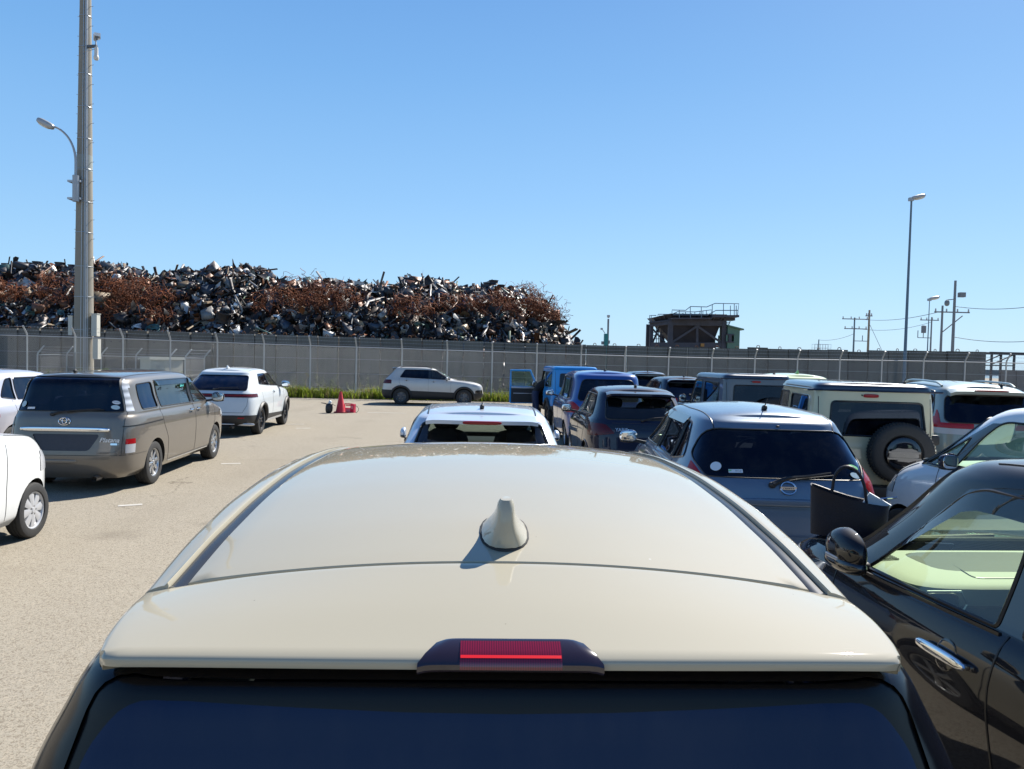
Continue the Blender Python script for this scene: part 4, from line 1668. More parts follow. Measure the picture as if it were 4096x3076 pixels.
def scrap():
    xs = np.linspace(-41, 5.2, 150)
    ys = np.concatenate([np.linspace(40.3, 52, 46), np.linspace(53, 82, 14)])
    V = [(x, y, float(heap_z(x, y)) - 0.12) for y in ys for x in xs]
    nx = len(xs)
    F = [(j * nx + i, j * nx + i + 1, (j + 1) * nx + i + 1, (j + 1) * nx + i) for j in range(len(ys) - 1) for i in range(nx - 1)]
    m, nt, b = mat_new('scrap_metal')
    at = nt.nodes.new('ShaderNodeVertexColor')
    at.layer_name = 'tone'
    tc = nt.nodes.new('ShaderNodeTexCoord')
    n1 = nt.nodes.new('ShaderNodeTexNoise')
    n1.inputs['Scale'].default_value = 5
    n1.inputs['Detail'].default_value = 8
    nt.links.new(tc.outputs['Object'], n1.inputs['Vector'])
    mr = nt.nodes.new('ShaderNodeMapRange')
    mr.inputs['From Min'].default_value = 0.52
    mr.inputs['From Max'].default_value = 0.66
    nt.links.new(n1.outputs['Fac'], mr.inputs['Value'])
    ml = nt.nodes.new('ShaderNodeMath')
    ml.operation = 'MULTIPLY'
    ml.inputs[1].default_value = 0.55
    nt.links.new(mr.outputs[0], ml.inputs[0])
    mx = nt.nodes.new('ShaderNodeMix')
    mx.data_type = 'RGBA'
    nt.links.new(ml.outputs[0], mx.inputs['Factor'])
    nt.links.new(at.outputs[0], mx.inputs['A'])
    mx.inputs['B'].default_value = (0.075, 0.034, 0.018, 1)
    nt.links.new(mx.outputs['Result'], b.inputs['Base Color'])
    b.inputs['Roughness'].default_value = 0.5
    b.inputs['Metallic'].default_value = 0.25
    M['scrap'] = m
    base_c = np.array([0.018, 0.014, 0.012])
    allV, allF, allC = [np.array(V)], [np.array(F)], [np.tile(base_c, (len(V), 1))]
    off = len(V)
    rust_px = [(30, 1170, 60), (210, 1140, 60), (250, 1180, 110), (440, 1180, 100), (470, 1220, 90), (560, 1190, 110), (650, 1215, 90), (520, 1160, 90), (1130, 1230, 110), (1230, 1180, 120), (1290, 1220, 100), (1360, 1200, 90), (1650, 1240, 90), (1830, 1235, 90), (1960, 1250, 110), (2080, 1230, 120), (2150, 1250, 100), (2110, 1180, 60), (2190, 1275, 60), (430, 1270, 90), (640, 1290, 70)]
    rust = []
    for px, py, r in rust_px:
        # find where that sight line meets the heap
        for Y in np.linspace(41, 52, 100):
            p = at_y(px, py, Y)
            if p.z <= heap_z(p.x, Y):
                break
        rust.append((p.x, Y, p.z, r / 3050 * Y))
    RU = np.array([r_[:3] for r_ in rust])
    RR = np.array([r_[3] for r_ in rust])
    pal = [((0.035, 0.035, 0.038), 30), ((0.070, 0.070, 0.075), 18), ((0.020, 0.018, 0.018), 12), ((0.16, 0.16, 0.16), 11), ((0.34, 0.345, 0.34), 9), ((0.58, 0.585, 0.57), 5), ((0.13, 0.050, 0.020), 20), ((0.045, 0.062, 0.085), 6), ((0.055, 0.13, 0.13), 2), ((0.22, 0.17, 0.11), 8), ((0.26, 0.09, 0.03), 1.2), ((0.02, 0.08, 0.22), 0.5), ((0.09, 0.13, 0.09), 1.5)]
    pw = np.array([q[1] for q in pal], float)
    pw /= pw.sum()
    pc = np.array([q[0] for q in pal])
    N = 24000
    us = rng.uniform(0, 1, N)
    for i in range(N):
        x = rng.uniform(-34, 4.3)
        crest = rng.random() < 0.22
        y = YC + rng.normal(0, 0.9) if crest else 41.0 + (YC - 41.0) * rng.beta(1.2, 1.0)
        z = float(heap_z(x, y))
        if z < 0.4:
            continue
        z += rng.uniform(-0.15, 0.18)
        inr = np.any(np.linalg.norm(RU - np.array([x, y, z]), axis=1) < RR * 0.8)
        if inr and rng.random() < 0.8:
            continue
        q = rng.normal(size=(3, 3))
        Q, _ = np.linalg.qr(q)
        if rng.random() < 0.6:         # most lie roughly along the slope
            a = rng.uniform(-0.6, 0.6)
            t = rng.uniform(0, 6.28)
            nrm = np.array([0.5 * math.sin(t) * 0.6, -0.45 + 0.35 * math.cos(t), 0.85])
            nrm /= np.linalg.norm(nrm)
            u = np.cross(nrm, np.array([math.cos(a), math.sin(a), 0.2]))
            u /= np.linalg.norm(u)
            Q = np.stack([u, np.cross(nrm, u), nrm], 1)
        kind = rng.random()
        sc = min(0.62, rng.gamma(2.0, 0.085) if rng.random() < 0.78 else rng.gamma(2.6, 0.115))
        c = pc[rng.choice(len(pal), p=pw)] * rng.uniform(0.6, 1.35)
        if kind < 0.50:                # bent sheet
            nu, nv = 4, 3
            L1, L2 = sc * rng.uniform(1.0, 2.6), sc * rng.uniform(0.4, 1.1)
            k1, k2 = rng.normal(0, 1.0), rng.normal(0, 0.5)
            uu, vv = np.meshgrid(np.linspace(-1, 1, nu), np.linspace(-1, 1, nv))
            zz = 0.35 * sc * (k1 * uu ** 2 + k2 * uu * vv) + rng.normal(0, 0.12 * sc, uu.shape)
            P_ = np.stack([uu * L1 / 2 * (1 + 0.15 * rng.normal(size=uu.shape)), vv * L2 / 2 * (1 + 0.25 * rng.normal(size=uu.shape)), zz], -1).reshape(-1, 3)
            Fq = [(a_ * nu + b_, a_ * nu + b_ + 1, (a_ + 1) * nu + b_ + 1, (a_ + 1) * nu + b_) for a_ in range(nv - 1) for b_ in range(nu - 1)]
        elif kind < 0.80:              # bar, strip or pipe, kinked once
            L1, w = sc * rng.uniform(1.6, 4.6), sc * rng.uniform(0.06, 0.18)
            kx = rng.normal(0, 0.25) * L1
            P_ = []
            for t, o_ in ((-0.5, 0), (rng.uniform(-0.2, 0.2), kx * 0.5), (0.5, 0)):
                for a_, b_ in ((-1, -0.5), (1, -0.5), (1, 0.5), (-1, 0.5)):
                    P_.append((t * L1, o_ + a_ * w, b_ * w))
            P_ = np.array(P_)
            Fq = [(s_ + j, s_ + (j + 1) % 4, s_ + 4 + (j + 1) % 4, s_ + 4 + j) for s_ in (0, 4) for j in range(4)] + [(0, 1, 2, 3), (8, 9, 10, 11)]
        elif kind < 0.93:              # crushed box
            d = sc * rng.uniform(0.5, 1.5, 3)
            P_ = np.array([(a_, b_, e_) for a_ in (-1, 1) for b_ in (-1, 1) for e_ in (-1, 1)], float) * d / 2 * (1 + 0.25 * rng.normal(size=(8, 3)))
            Fq = [(0, 1, 3, 2), (4, 6, 7, 5), (0, 4, 5, 1), (2, 3, 7, 6), (0, 2, 6, 4), (1, 5, 7, 3)]
        else:                          # drum, wheel or ring
            r_ = sc * rng.uniform(0.5, 0.9)
            h = r_ * rng.uniform(0.5, 1.3)
            nn = 12
            P_ = []
            for rr, hh in ((r_ * 0.45, 0.1 * h), (r_ * 0.8, 0.2 * h), (r_, 0.5 * h), (r_ * 0.9, 0.3 * h), (r_ * 0.9, -0.3 * h), (r_, -0.5 * h)):
                for j in range(nn):
                    a_ = 2 * math.pi * j / nn
                    P_.append((rr * math.cos(a_), rr * math.sin(a_), hh))
            P_ = np.array(P_)
            Fq = [(s_ * nn + j, s_ * nn + (j + 1) % nn, (s_ + 1) * nn + (j + 1) % nn, (s_ + 1) * nn + j) for s_ in range(5) for j in range(nn)]
        P_ = P_ @ Q.T + np.array([x, y, z])
        allV.append(P_)
        allF.append(np.array(Fq) + off)
        allC.append(np.tile(c, (len(P_), 1)) * rng.uniform(0.9, 1.1, (len(P_), 1)))
        off += len(P_)
    # heap of discarded wheels on the crest at the left and right
    for px, py in [(60, 1072), (95, 1078), (120, 1060), (150, 1055), (152, 1075), (185, 1072), (215, 1078), (240, 1058), (262, 1075), (290, 1068), (75, 1090), (1950, 1140), (1975, 1130), (2005, 1150), (1990, 1165), (2020, 1170), (1960, 1160), (2045, 1160), (2060, 1185), (2030, 1190), (1940, 1175)]:
        p = at_y(px, py, YC - 0.3)
        z = max(p.z, heap_z(p.x, YC - 0.3) + 0.05)
        r_, h = rng.uniform(0.26, 0.36), rng.uniform(0.24, 0.34)
        Q, _ = np.linalg.qr(rng.normal(size=(3, 3)))
        if rng.random() < 0.6:
            Q = np.eye(3)
        nn = 16
        P_ = []
        for rr, hh in ((r_ * 0.30, 0.15 * h), (r_ * 0.75, 0.25 * h), (r_ * 0.86, 0.5 * h), (r_, 0.52 * h), (r_ * 0.95, 0.42 * h), (r_ * 0.84, 0.2 * h), (r_ * 0.84, -0.3 * h), (r_, -0.5 * h)):
            for j in range(nn):
                a_ = 2 * math.pi * j / nn
                P_.append((rr * math.cos(a_), rr * math.sin(a_), hh))
        P_ = np.array(P_) @ Q.T + np.array([p.x, p.y, z])
        allF.append(np.array([(s_ * nn + j, s_ * nn + (j + 1) % nn, (s_ + 1) * nn + (j + 1) % nn, (s_ + 1) * nn + j) for s_ in range(7) for j in range(nn)]) + off)
        allV.append(P_)
        allC.append(np.tile(np.array([0.03, 0.03, 0.035]) * rng.uniform(0.6, 2.5), (len(P_), 1)))
        off += len(P_)
    o = fast_mesh('scrap_heap', np.concatenate(allV), np.concatenate(allF), m, None, False, np.concatenate(allC))
    tag(o, 'long high heap of mixed metal scrap behind the concrete wall', 'scrap heap', kind='stuff')
    # bales of tangled rusty wire
    V, F, Cc = [], [], []
    for (cx_, cy_, cz_), r_ in zip(RU, RR):
        n = int(70 + 130 * r_)
        for _ in range(n):
            d = rng.normal(size=3)
            d /= np.linalg.norm(d)
            d[1] = -abs(d[1]) * 0.8
            p = np.array([cx_, cy_ - 0.1, cz_]) + d * r_ * np.array([1.25, 0.7, 0.75]) * rng.uniform(0.55, 1.0)
            t = rng.normal(size=3)
            t -= d * t.dot(d) * 0.8
            t /= np.linalg.norm(t)
            col = np.array([0.21, 0.060, 0.017]) * rng.uniform(0.25, 1.4)
            w = rng.uniform(0.008, 0.018)
            prev = len(V)
            steps = 7
            for k in range(steps):
                u = np.cross(t, np.array([0.2, 0.5, 1.0]))
                u /= np.linalg.norm(u) + 1e-9
                v = np.cross(t, u)
                for a_ in (0, 2.09, 4.19):
                    V.append(p + (u * math.cos(a_) + v * math.sin(a_)) * w)
                    Cc.append(col)
                p = p + t * rng.uniform(0.09, 0.17)
                t = t + rng.normal(size=3) * 0.45 + d * (0.10 if rng.random() < 0.12 else -0.10)
                t /= np.linalg.norm(t)
            for k in range(steps - 1):
                for a_ in range(3):
                    F.append((prev + k * 3 + a_, prev + k * 3 + (a_ + 1) % 3, prev + (k + 1) * 3 + (a_ + 1) % 3, prev + (k + 1) * 3 + a_))
    m3, nt3, b3 = mat_new('rusty_wire')
    at = nt3.nodes.new('ShaderNodeVertexColor')
    at.layer_name = 'tone'
    nt3.links.new(at.outputs[0], b3.inputs['Base Color'])
    b3.inputs['Roughness'].default_value = 0.8
    o = fast_mesh('rusty_wire', V, F, m3, None, False, np.array(Cc))
    tag(o, 'bundles of tangled rust-brown wire on the scrap heap', 'wire', kind='stuff')


scrap()

# ------------------------------------------------------------------ cars
P = {}
P['beige'] = paint('beige_paint', (0.372, 0.340, 0.258), 0.0, 0.4, dirt=0.02)
def dirt_specks(m, scale=26.0, keep=0.82, size=0.045):
    """sparse specks and pale water spots lying on a paint"""
    nt = m.node_tree
    b = nt.nodes['Principled BSDF']
    src = b.inputs['Base Color'].links[0].from_socket
    tc = nt.nodes.new('ShaderNodeTexCoord')
    for (sc, kp, sz, col) in ((scale, keep, size, (0.10, 0.085, 0.06)), (scale * 0.45, 0.90, size * 0.9, (0.62, 0.60, 0.54))):
        v = nt.nodes.new('ShaderNodeTexVoronoi')
        v.inputs['Scale'].default_value = sc
        nt.links.new(tc.outputs['Object'], v.inputs['Vector'])
        s1 = nt.nodes.new('ShaderNodeSeparateColor')
        nt.links.new(v.outputs['Color'], s1.inputs[0])
        a = nt.nodes.new('ShaderNodeMath')
        a.operation = 'GREATER_THAN'
        a.inputs[1].default_value = kp
        nt.links.new(s1.outputs[0], a.inputs[0])
        r = nt.nodes.new('ShaderNodeMapRange')
        r.inputs['From Min'].default_value = sz
        r.inputs['From Max'].default_value = sz * 0.5
        nt.links.new(v.outputs['Distance'], r.inputs['Value'])
        f = nt.nodes.new('ShaderNodeMath')
        f.operation = 'MULTIPLY'
        nt.links.new(a.outputs[0], f.inputs[0])
        nt.links.new(r.outputs[0], f.inputs[1])
        g = nt.nodes.new('ShaderNodeMath')
        g.operation = 'MULTIPLY'
        g.inputs[1].default_value = 0.6
        nt.links.new(f.outputs[0], g.inputs[0])
        mx = nt.nodes.new('ShaderNodeMix')
        mx.data_type = 'RGBA'
        nt.links.new(g.outputs[0], mx.inputs['Factor'])
        nt.links.new(src, mx.inputs['A'])
        mx.inputs['B'].default_value = (*col, 1)
        src = mx.outputs['Result']
    nt.links.new(src, b.inputs['Base Color'])


dirt_specks(P['beige'])
P['silver_blue'] = paint('pale_silver_blue_paint', (0.56, 0.62, 0.70), 0.25, 0.35)
P['bronze'] = paint('grey_bronze_paint', (0.160, 0.142, 0.120), 0.40, 0.36)
P['pearl'] = paint('pearl_white_paint', (0.56, 0.60, 0.62), 0.0, 0.4)
P['white'] = paint('white_paint', (0.64, 0.655, 0.655), 0.0, 0.4)
P['lavender'] = paint('pale_lavender_paint', (0.50, 0.50, 0.56), 0.35, 0.35)
P['greige'] = paint('pale_greige_paint', (0.50, 0.49, 0.46), 0.1, 0.4)
P['azure'] = paint('bright_azure_paint', (0.012, 0.25, 0.62), 0.0, 0.38)
P['deep_blue'] = paint('deep_blue_paint', (0.020, 0.080, 0.29), 0.10, 0.35)
P['navy'] = paint('navy_paint', (0.006, 0.010, 0.030), 0.0, 0.35)
P['note'] = paint('steel_blue_paint', (0.115, 0.165, 0.23), 0.25, 0.36)
P['slate'] = paint('slate_paint', (0.085, 0.10, 0.125), 0.15, 0.4)
P['cream'] = paint('cream_paint', (0.60, 0.52, 0.335), 0.0, 0.42)
P['black'] = paint('black_paint', (0.012, 0.012, 0.016), 0.1, 0.35)
P['blueblack'] = paint('blue_black_roof_paint', (0.020, 0.028, 0.050), 0.3, 0.35)
P['lime'] = paint('pale_lime_paint', (0.55, 0.62, 0.36), 0.0, 0.4)
P['sage'] = paint('pale_sage_paint', (0.20, 0.235, 0.215), 0.3, 0.36)
P['ice'] = paint('ice_grey_paint', (0.76, 0.79, 0.81), 0.0, 0.38)
P['ink'] = paint('ink_black_paint', (0.004, 0.004, 0.007), 0.0, 0.33)


def std_windows(c, L, H, xc, xwt, xt, xrt, zr, zc, xb, front='clear', rear='tint', quarter=True, dz=0.05, xd=None, pillar=True, aoff=0.36):
    zt = H - 0.145
    bz = lambda x: (zr + dz) + (zc - zr) * x / xc
    xa, xa2 = xc - aoff, xwt - 0.12
    xr0, xr1 = xt + 0.45, xrt + 0.32
    xd = xd or (xr0 + 0.42)
    c.side_window([(xb + 0.03, bz(xb)), (xa, bz(xa) - 0.01), (xa2, zt), (xb + 0.02, zt)], M[front], 'side_window', [0.02, 0.05, 0.06, 0.02])
    x0 = xd if quarter else xr0
    c.side_window([(x0 + 0.02, bz(x0)), (xb - 0.05, bz(xb)), (xb - 0.05, zt), (max(xr1, x0 + 0.04) if not quarter else x0 + 0.04, zt)], M[rear], 'side_window', [0.03, 0.02, 0.02, 0.05])
    if quarter:
        c.side_window([(xr0, bz(xr0) + 0.05), (xd - 0.04, bz(xd)), (xd - 0.02, zt), (xr1, zt - 0.02)], M[rear], 'quarter_window', [0.05, 0.02, 0.02, 0.05])
    if pillar:
        c.side_region('pillar_trim', [(xb - 0.055, bz(xb) - 0.005), (xb + 0.035, bz(xb) - 0.005), (xb + 0.03, zt + 0.005), (xb - 0.055, zt + 0.005)], M['gloss_black'], 0, 0.0, 0, 0, 0.35)


def std_seams(c, L, H, xc, xb, xd, zr, zc, xwt, zs=0.30):
    c.seam([(xc - 0.18, zc - 0.03), (xc - 0.20, 0.62), (xc - 0.14, 0.36), (xc - 0.22, zs)])
    c.seam([(xb - 0.01, zr + 0.03), (xb - 0.01, zs)])
    c.seam([(xd - 0.02, zr + 0.04), (xd, 0.86), (xd + 0.18, 0.62), (xd + 0.30, zs)])
    c.seam([(xd + 0.30, zs), (xc - 0.22, zs)])


# ---- 1 the beige car in front of the camera: the roof and spoiler are modelled as separate sheet-metal panels
def beige_car():
    L, W = 4.0, 1.695
    w = W / 2
    lv = [(0.13, 0.22, 3.80, 0.22, w * .86), (0.04, 0.32, 3.94, 0.32, w * .96), (0.0, 0.50, 4.0, 0.48, w * .985), (0.03, 0.70, 3.98, 0.72, w),
          (0.06, 0.86, 3.88, 0.86, w * .995), (0.09, 0.97, 3.55, 1.0, w * .965), (0.11, 1.02, 3.05, 1.05, w * .94), (0.125, 1.05, 3.0, 1.07, 0.792),
          (0.178, 1.26, 2.68, 1.28, 0.762), (0.212, 1.385, 2.50, 1.42, 0.712), (0.245, 1.474, 2.36, 1.48, 0.655), (0.30, 1.486, 2.28, 1.495, 0.57)]
    lv = [list(l) + [11.0, 5.0, 0.0] for l in lv]
    c = Car('parked_car', 'beige car with a roof spoiler and shark fin antenna, filling the foreground', 'car', lv, (0.0185, 0.86), 92.63, P['beige'], crown=0.01, nh=60)
    # rear glass; the spoiler's dark reflection is painted as a matte black border
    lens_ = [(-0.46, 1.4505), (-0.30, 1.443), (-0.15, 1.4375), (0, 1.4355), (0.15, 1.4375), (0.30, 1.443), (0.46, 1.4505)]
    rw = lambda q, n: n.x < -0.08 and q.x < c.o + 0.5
    c.cut('painted_reflection', lens_, 'x', M['reflection_black'], rw, -0.004)
    c.cut('rear_window', rpoly([(-0.66, 1.10), (0.66, 1.10), (0.605, 1.38), (0.55, 1.4505), (-0.55, 1.4505), (-0.605, 1.38)], [0.05, 0.05, 0.03, 0.06, 0.06, 0.03]), 'x', M['hero_glass'], rw, -0.004)
    c.cut('painted_reflection', rpoly([(-0.70, 1.07), (0.70, 1.07), (0.60, 1.476), (-0.60, 1.476)], 0.05), 'x', M['reflection_black'], rw, -0.004)
    c.rear_region('pillar_garnish', [(-0.9, 1.02), (0.9, 1.02), (0.9, 1.53), (-0.9, 1.53)], M['garnish'], 0, 0.0, xmax=0.52)
    c.windshield([(-0.68, 1.09), (0.68, 1.09), (0.56, 1.47), (-0.56, 1.47)], M['clear'])
    c.side_window([(1.72, 1.10), (2.66, 1.09), (2.26, 1.42), (1.72, 1.42)], M['clear'])
    c.side_window([(0.90, 1.11), (1.64, 1.10), (1.64, 1.42), (0.95, 1.42)], M['tint'])
    c.rear_region('tail_lamp', [(0.52, 0.86), (0.95, 0.86), (0.95, 1.0), (0.50, 1.0)], M['red_lens'], 0.03, 0.004, 0.3, mirror=True)
    c.above('roof_base', 1.465, M['gloss_black'], off=0.0)
    c.below('cladding', 0.42, 0.40, M['plastic'])
    c.arch(0.78, 0.33, 0.375, M['plastic'], 0.022)
    c.arch(3.30, 0.33, 0.375, M['plastic'], 0.022)
    c.finish()
    c.wheels(0.78, 3.30, 0.325, 0.195, 'alloy', 5)
    std_seams(c, L, 1.66, 3.05, 1.70, 0.82, 1.02, 1.05, 2.35)
    c.handle(1.86, 0.93)
    c.handle(0.98, 0.95)
    c.mirrors(2.72, 1.08)
    c.cabin(1.95, 0.66, rear_row=[0.95], dash_x=2.95, dash_z=1.05)
    # roof skin: profile along the car (distance ahead of the spoiler edge) and across it
    XS = 0.22 + c.o
    zu = [0.0, 0.14, 0.27, 0.285, 0.52, 0.82, 1.12, 1.42, 1.84, 2.02, 2.12]
    zz = [1.520, 1.557, 1.5825, 1.585, 1.624, 1.653, 1.664, 1.658, 1.628, 1.606, 1.589]
    zc = lambda u: float(pchip(zu, zz, np.array([u]))[0])

    def zy(u, y):
        """height of the painted roof panel"""
        k = 0.045 * min(1, u / 0.28) * (1 if u < 0.6 else max(0.62, 1 - (u - 0.6) * 0.28))
        return zc(u) - k * (abs(y) / 0.557) ** 2.1
    ls = lambda u: 1.03 * (1 - 0.029 * max(0.0, u - 0.28))
    # centre panel between the two drip channels
    ys = list(np.linspace(-0.545, 0.545, 41))
    us = list(np.linspace(0.287, 2.02, 60))
    edge = lambda u, y: 0.0 if abs(y) < 0.528 else 0.004 * ((abs(y) - 0.528) / 0.017) ** 2
    ub = lambda y: -0.030 * (abs(y) / 0.55) ** 2 * 0
    V = []
    V.append([(XS + us[0] + 0.001, y * ls(us[0]), zy(us[0], y) - 0.02) for y in ys])
    V.append([(XS + us[0] - 0.001, y * ls(us[0]), zy(us[0], y) - 0.004) for y in ys])
    for u in us:
        V.append([(XS + u, y * ls(u), zy(u, y) - edge(u, y) - (0.0012 if u == us[0] else 0)) for y in ys])
    for u in (2.10, 2.16, 2.22):
        V.append([(XS + u - 0.10 * (abs(y) / 0.55) ** 2, y * ls(u), zy(2.02, y) - 0.30 * (u - 2.02) - 0.9 * max(0, u - 2.10)) for y in ys])
    for r_ in V:       # the panel's long edges fold down into the channels
        r_.insert(0, (r_[0][0], r_[0][1] - 0.002, r_[0][2] - 0.016))
        r_.append((r_[-1][0], r_[-1][1] + 0.002, r_[-1][2] - 0.016))
    grid('roof_panel', V, P['beige'], c.root)
    # mouldings lying in the channels, and the outer roof rails curving down to the doors
    for sg in (-1, 1):
        mo = []
        ra = []
        for u in np.linspace(0.280, 2.10, 56):
            f = max(0.0, (u - 1.75) / 0.35)
            b = zy(min(u, 2.02), 0.545) - (0.30 * max(0, u - 2.02))
            mo.append([(XS + u, sg * yy * ls(u), b + dz) for yy, dz in ((0.543, -0.014), (0.549, -0.0095), (0.562, -0.0085), (0.574, -0.0100), (0.577, -0.014))])
            ex = 0.014 * min(1.0, max(0.0, (u - 0.28) / 0.45))
            prof = [(0.5755, -0.016), (0.576, -0.005), (0.578, -0.001), (0.583, 0.0), (0.590, -0.0015), (0.600 + ex * 0.4, -0.0050), (0.611 + ex * 0.8, -0.010), (0.618 + ex, -0.018), (0.622 + ex, -0.032), (0.625 + ex, -0.060), (0.628 + ex, -0.10), (0.634 + ex, -0.20)]
            dr = 0.006 * max(0.0, 1 - (u - 0.28) / 0.25)
            ra.append([(XS + u, sg * yy * ls(u), b + dz - (dr if k > 2 else 0)) for k, (yy, dz) in enumerate(prof)])
        grid('roof_moulding', mo if sg < 0 else [r_[::-1] for r_ in mo], M['moulding'], c.root, flip=True)
        e0 = [(x - 0.002, y, z - 0.02) for x, y, z in ra[0]]
        grid('roof_rail', [e0] + (ra), P['beige'], c.root, flip=sg > 0)
        MB().box((XS + 0.2835, sg * 0.577, zy(0.28, 0.55) - 0.013), (0.010, 0.030, 0.010)).build('moulding_end', M['gloss_black'], c.root)
    # spoiler: top, rounded rim, underside
    half = lambda u: 0.593 + 0.046 * min(1, u / 0.28) ** 0.9
    S = []
    tt = list(np.linspace(-1, 1, 57))
    us = [0.277, 0.272] + list(np.linspace(0.262, 0.012, 22))
    RE = 0.014                              # radius of the spoiler's end edges

    def sp_row(u, dz=0.0, du=0.0, shrink=0.0, extra=0.0):
        h = half(u) - shrink - RE
        k = 0.045 * min(1, u / 0.28) ** 1.15
        row = []
        pts = [(t * h, 0.0) for t in tt]
        end = [(h + RE * math.sin(a), RE * (1 - math.cos(a))) for a in np.linspace(0.26, math.pi / 2, 5)]
        end += [(h + RE + 0.0015, RE + 0.010)]
        pts = [(-y, d) for y, d in end[::-1]] + pts + end
        for y, d in pts:
            a = abs(y) / (h + RE)
            bow = 0.012 * a ** 3 * max(0, 1 - u / 0.2) + (0.020 * ((a - 0.955) / 0.045) ** 2.5 if a > 0.955 else 0) * max(0, 1 - u / 0.06)
            f = 0.004 * a ** 6
            roll = 0.0
            row.append((XS + u + bow + du, y, zc(u) - k * (abs(y) / 0.563) ** 2.1 - d * (1 if dz > -0.004 else 0.55) - f - roll + dz + extra))
        return row
    S.append(sp_row(0.2795, -0.022))
    S.append(sp_row(0.2795, -0.005))
    for u in us:
        S.append(sp_row(u, -0.0012 if u > 0.275 else 0))
    for du, dz in ((0.006, -0.0008), (0.002, -0.003), (0.0, -0.0065), (0.0002, -0.0125), (0.002, -0.0175), (0.008, -0.0200)):
        S.append(sp_row(0.0, dz, du, 0.001 if dz > -0.01 else 0.004))
    S.append(sp_row(0.0, -0.030, 0.045, 0.02))
    S.append(sp_row(0.0, -0.036, 0.12, 0.03))
    sp_o = grid('roof_spoiler', S, P['beige'], c.root)
    # close the spoiler's ends
    for sg in (0, -1):
        ring = [Vector(r_[sg]) for r_ in S]
        mesh('spoiler_end', ring, [tuple(range(len(ring)))], P['beige'], sp_o, False)
    # high brake lamp let into the spoiler's edge
    def lampbox(hw0, hw1, u0, u1, lift, name, mat, parent, rows=8):
        G = []
        prof = [(0.042, 1.5300), (0.038, 1.5340), (0.032, 1.5338), (0.012, 1.5255), (-0.003, 1.5170), (-0.0065, 1.5120), (-0.0065, 1.5045), (-0.003, 1.5005), (0.012, 1.4990)]
        for k, (u, z) in enumerate(prof):
            f = min(1, max(0, (0.040 - u) / 0.044))
            hw = hw0 + (hw1 - hw0) * f ** 0.8
            G.append([(XS + u - lift * 0.6, hw * t, z + lift - 0.004 * abs(t) ** 14) for t in np.linspace(-1, 1, 25)])
        o = grid(name, G, mat, parent)
        for sg in (0, -1):
            ring = [Vector(r_[sg]) for r_ in G]
            mesh('lamp_end', ring, [tuple(range(len(ring)))], mat, o, False)
        return o
    hb = lampbox(0.100, 0.134, 0, 0, 0.0015, 'high_brake_lamp', M['lamp_housing'], c.root)
    G = []
    for u, z in ((0.0290, 1.5332), (0.012, 1.5263), (-0.0025, 1.5183), (-0.0068, 1.5122), (-0.0070, 1.5045)):
        G.append([(XS + u - 0.0014, 0.0735 * t, z + 0.0022) for t in np.linspace(-1, 1, 13)])
    grid('lamp_lens', G, M['brake_lens'], hb)
    st = grid('led_strip', [[(XS + u - 0.0018, 0.0725 * t, z + 0.0028) for t in np.linspace(-1, 1, 13)] for u, z in ((0.0035, 1.5218), (-0.0012, 1.5192))], M['led_red'], hb)
    st['label'] = 'bright red strip across the lamp'
    # fin antenna just ahead of the seam
    p = Vector((XS + 0.40, -0.002, zy(0.40, 0)))
    q = Vector((XS + 0.50, -0.002, zy(0.50, 0)))
    n_ = Vector((-(q.z - p.z), 0, q.x - p.x)).normalized()
    fin_antenna(c.root, p, n_, P['beige'], 1.06)
    # rubber in the seam between roof and spoiler
    MB().tube([(XS + 0.283, y, zy(0.283, y) - 0.010) for y in np.linspace(-0.53, 0.53, 30)], 0.0045, 5).build('roof_seam', M['trim'], c.root, True)
    return c


def grid(name, rows, mat, parent, flip=False):
    n = len(rows[0])
    v = [p for r_ in rows for p in r_]
    f = []
    for i in range(len(rows) - 1):
        for j in range(n - 1):
            q = (i * n + j, i * n + j + 1, (i + 1) * n + j + 1, (i + 1) * n + j)
            f.append(q[::-1] if flip else q)
    o = mesh(name, v, f, mat, parent, True)
    # orient so that the faces look up / out
    me = o.data
    nz = sum(p.normal.z * p.area for p in me.polygons)
    if nz < 0:
        me.flip_normals()
    me.set_sharp_from_angle(angle=R(34))
    return o


M['reflection_black'] = simple('painted_reflection_black', (0.004, 0.004, 0.005), 0.25, spec=0.25)  # matte black painted in for the spoiler's reflection in the rear glass
M['garnish'] = simple('pillar_garnish_black', (0.006, 0.006, 0.008), 0.16, spec=0.28)
M['hero_glass'] = glass('rear_privacy_glass', (0.010, 0.013, 0.024), 0.047, 0.0, (0.36, 0.50, 1.0))
M['tint_light'] = glass('light_tinted_glass', (0.40, 0.43, 0.44), 0.05)
M['yellow_glass'] = glass('green_tinted_glass', (0.76, 0.86, 0.71), 0.06)
M['pale_dash'] = simple('pale_dash', (0.52, 0.52, 0.46), 0.75, noise=0.06, nscale=160)
M['moulding'] = simple('roof_moulding', (0.030, 0.033, 0.037), 0.22, spec=0.6, noise=0.1, nscale=50)
M['lamp_housing'] = simple('lamp_housing', (0.016, 0.010, 0.018), 0.12, coat=1.0)
m_, nt_, b_ = mat_new('brake_lens')
b_.inputs['Roughness'].default_value = 0.12
b_.inputs['Coat Weight'].default_value = 1
tc_ = nt_.nodes.new('ShaderNodeTexCoord')
wv_ = nt_.nodes.new('ShaderNodeTexWave')
wv_.bands_direction = 'Y'
wv_.inputs['Scale'].default_value = 90
nt_.links.new(tc_.outputs['Object'], wv_.inputs['Vector'])
mx_ = nt_.nodes.new('ShaderNodeMix')
mx_.data_type = 'RGBA'
mx_.inputs['A'].default_value = (0.085, 0.003, 0.014, 1)
mx_.inputs['B'].default_value = (0.19, 0.006, 0.028, 1)
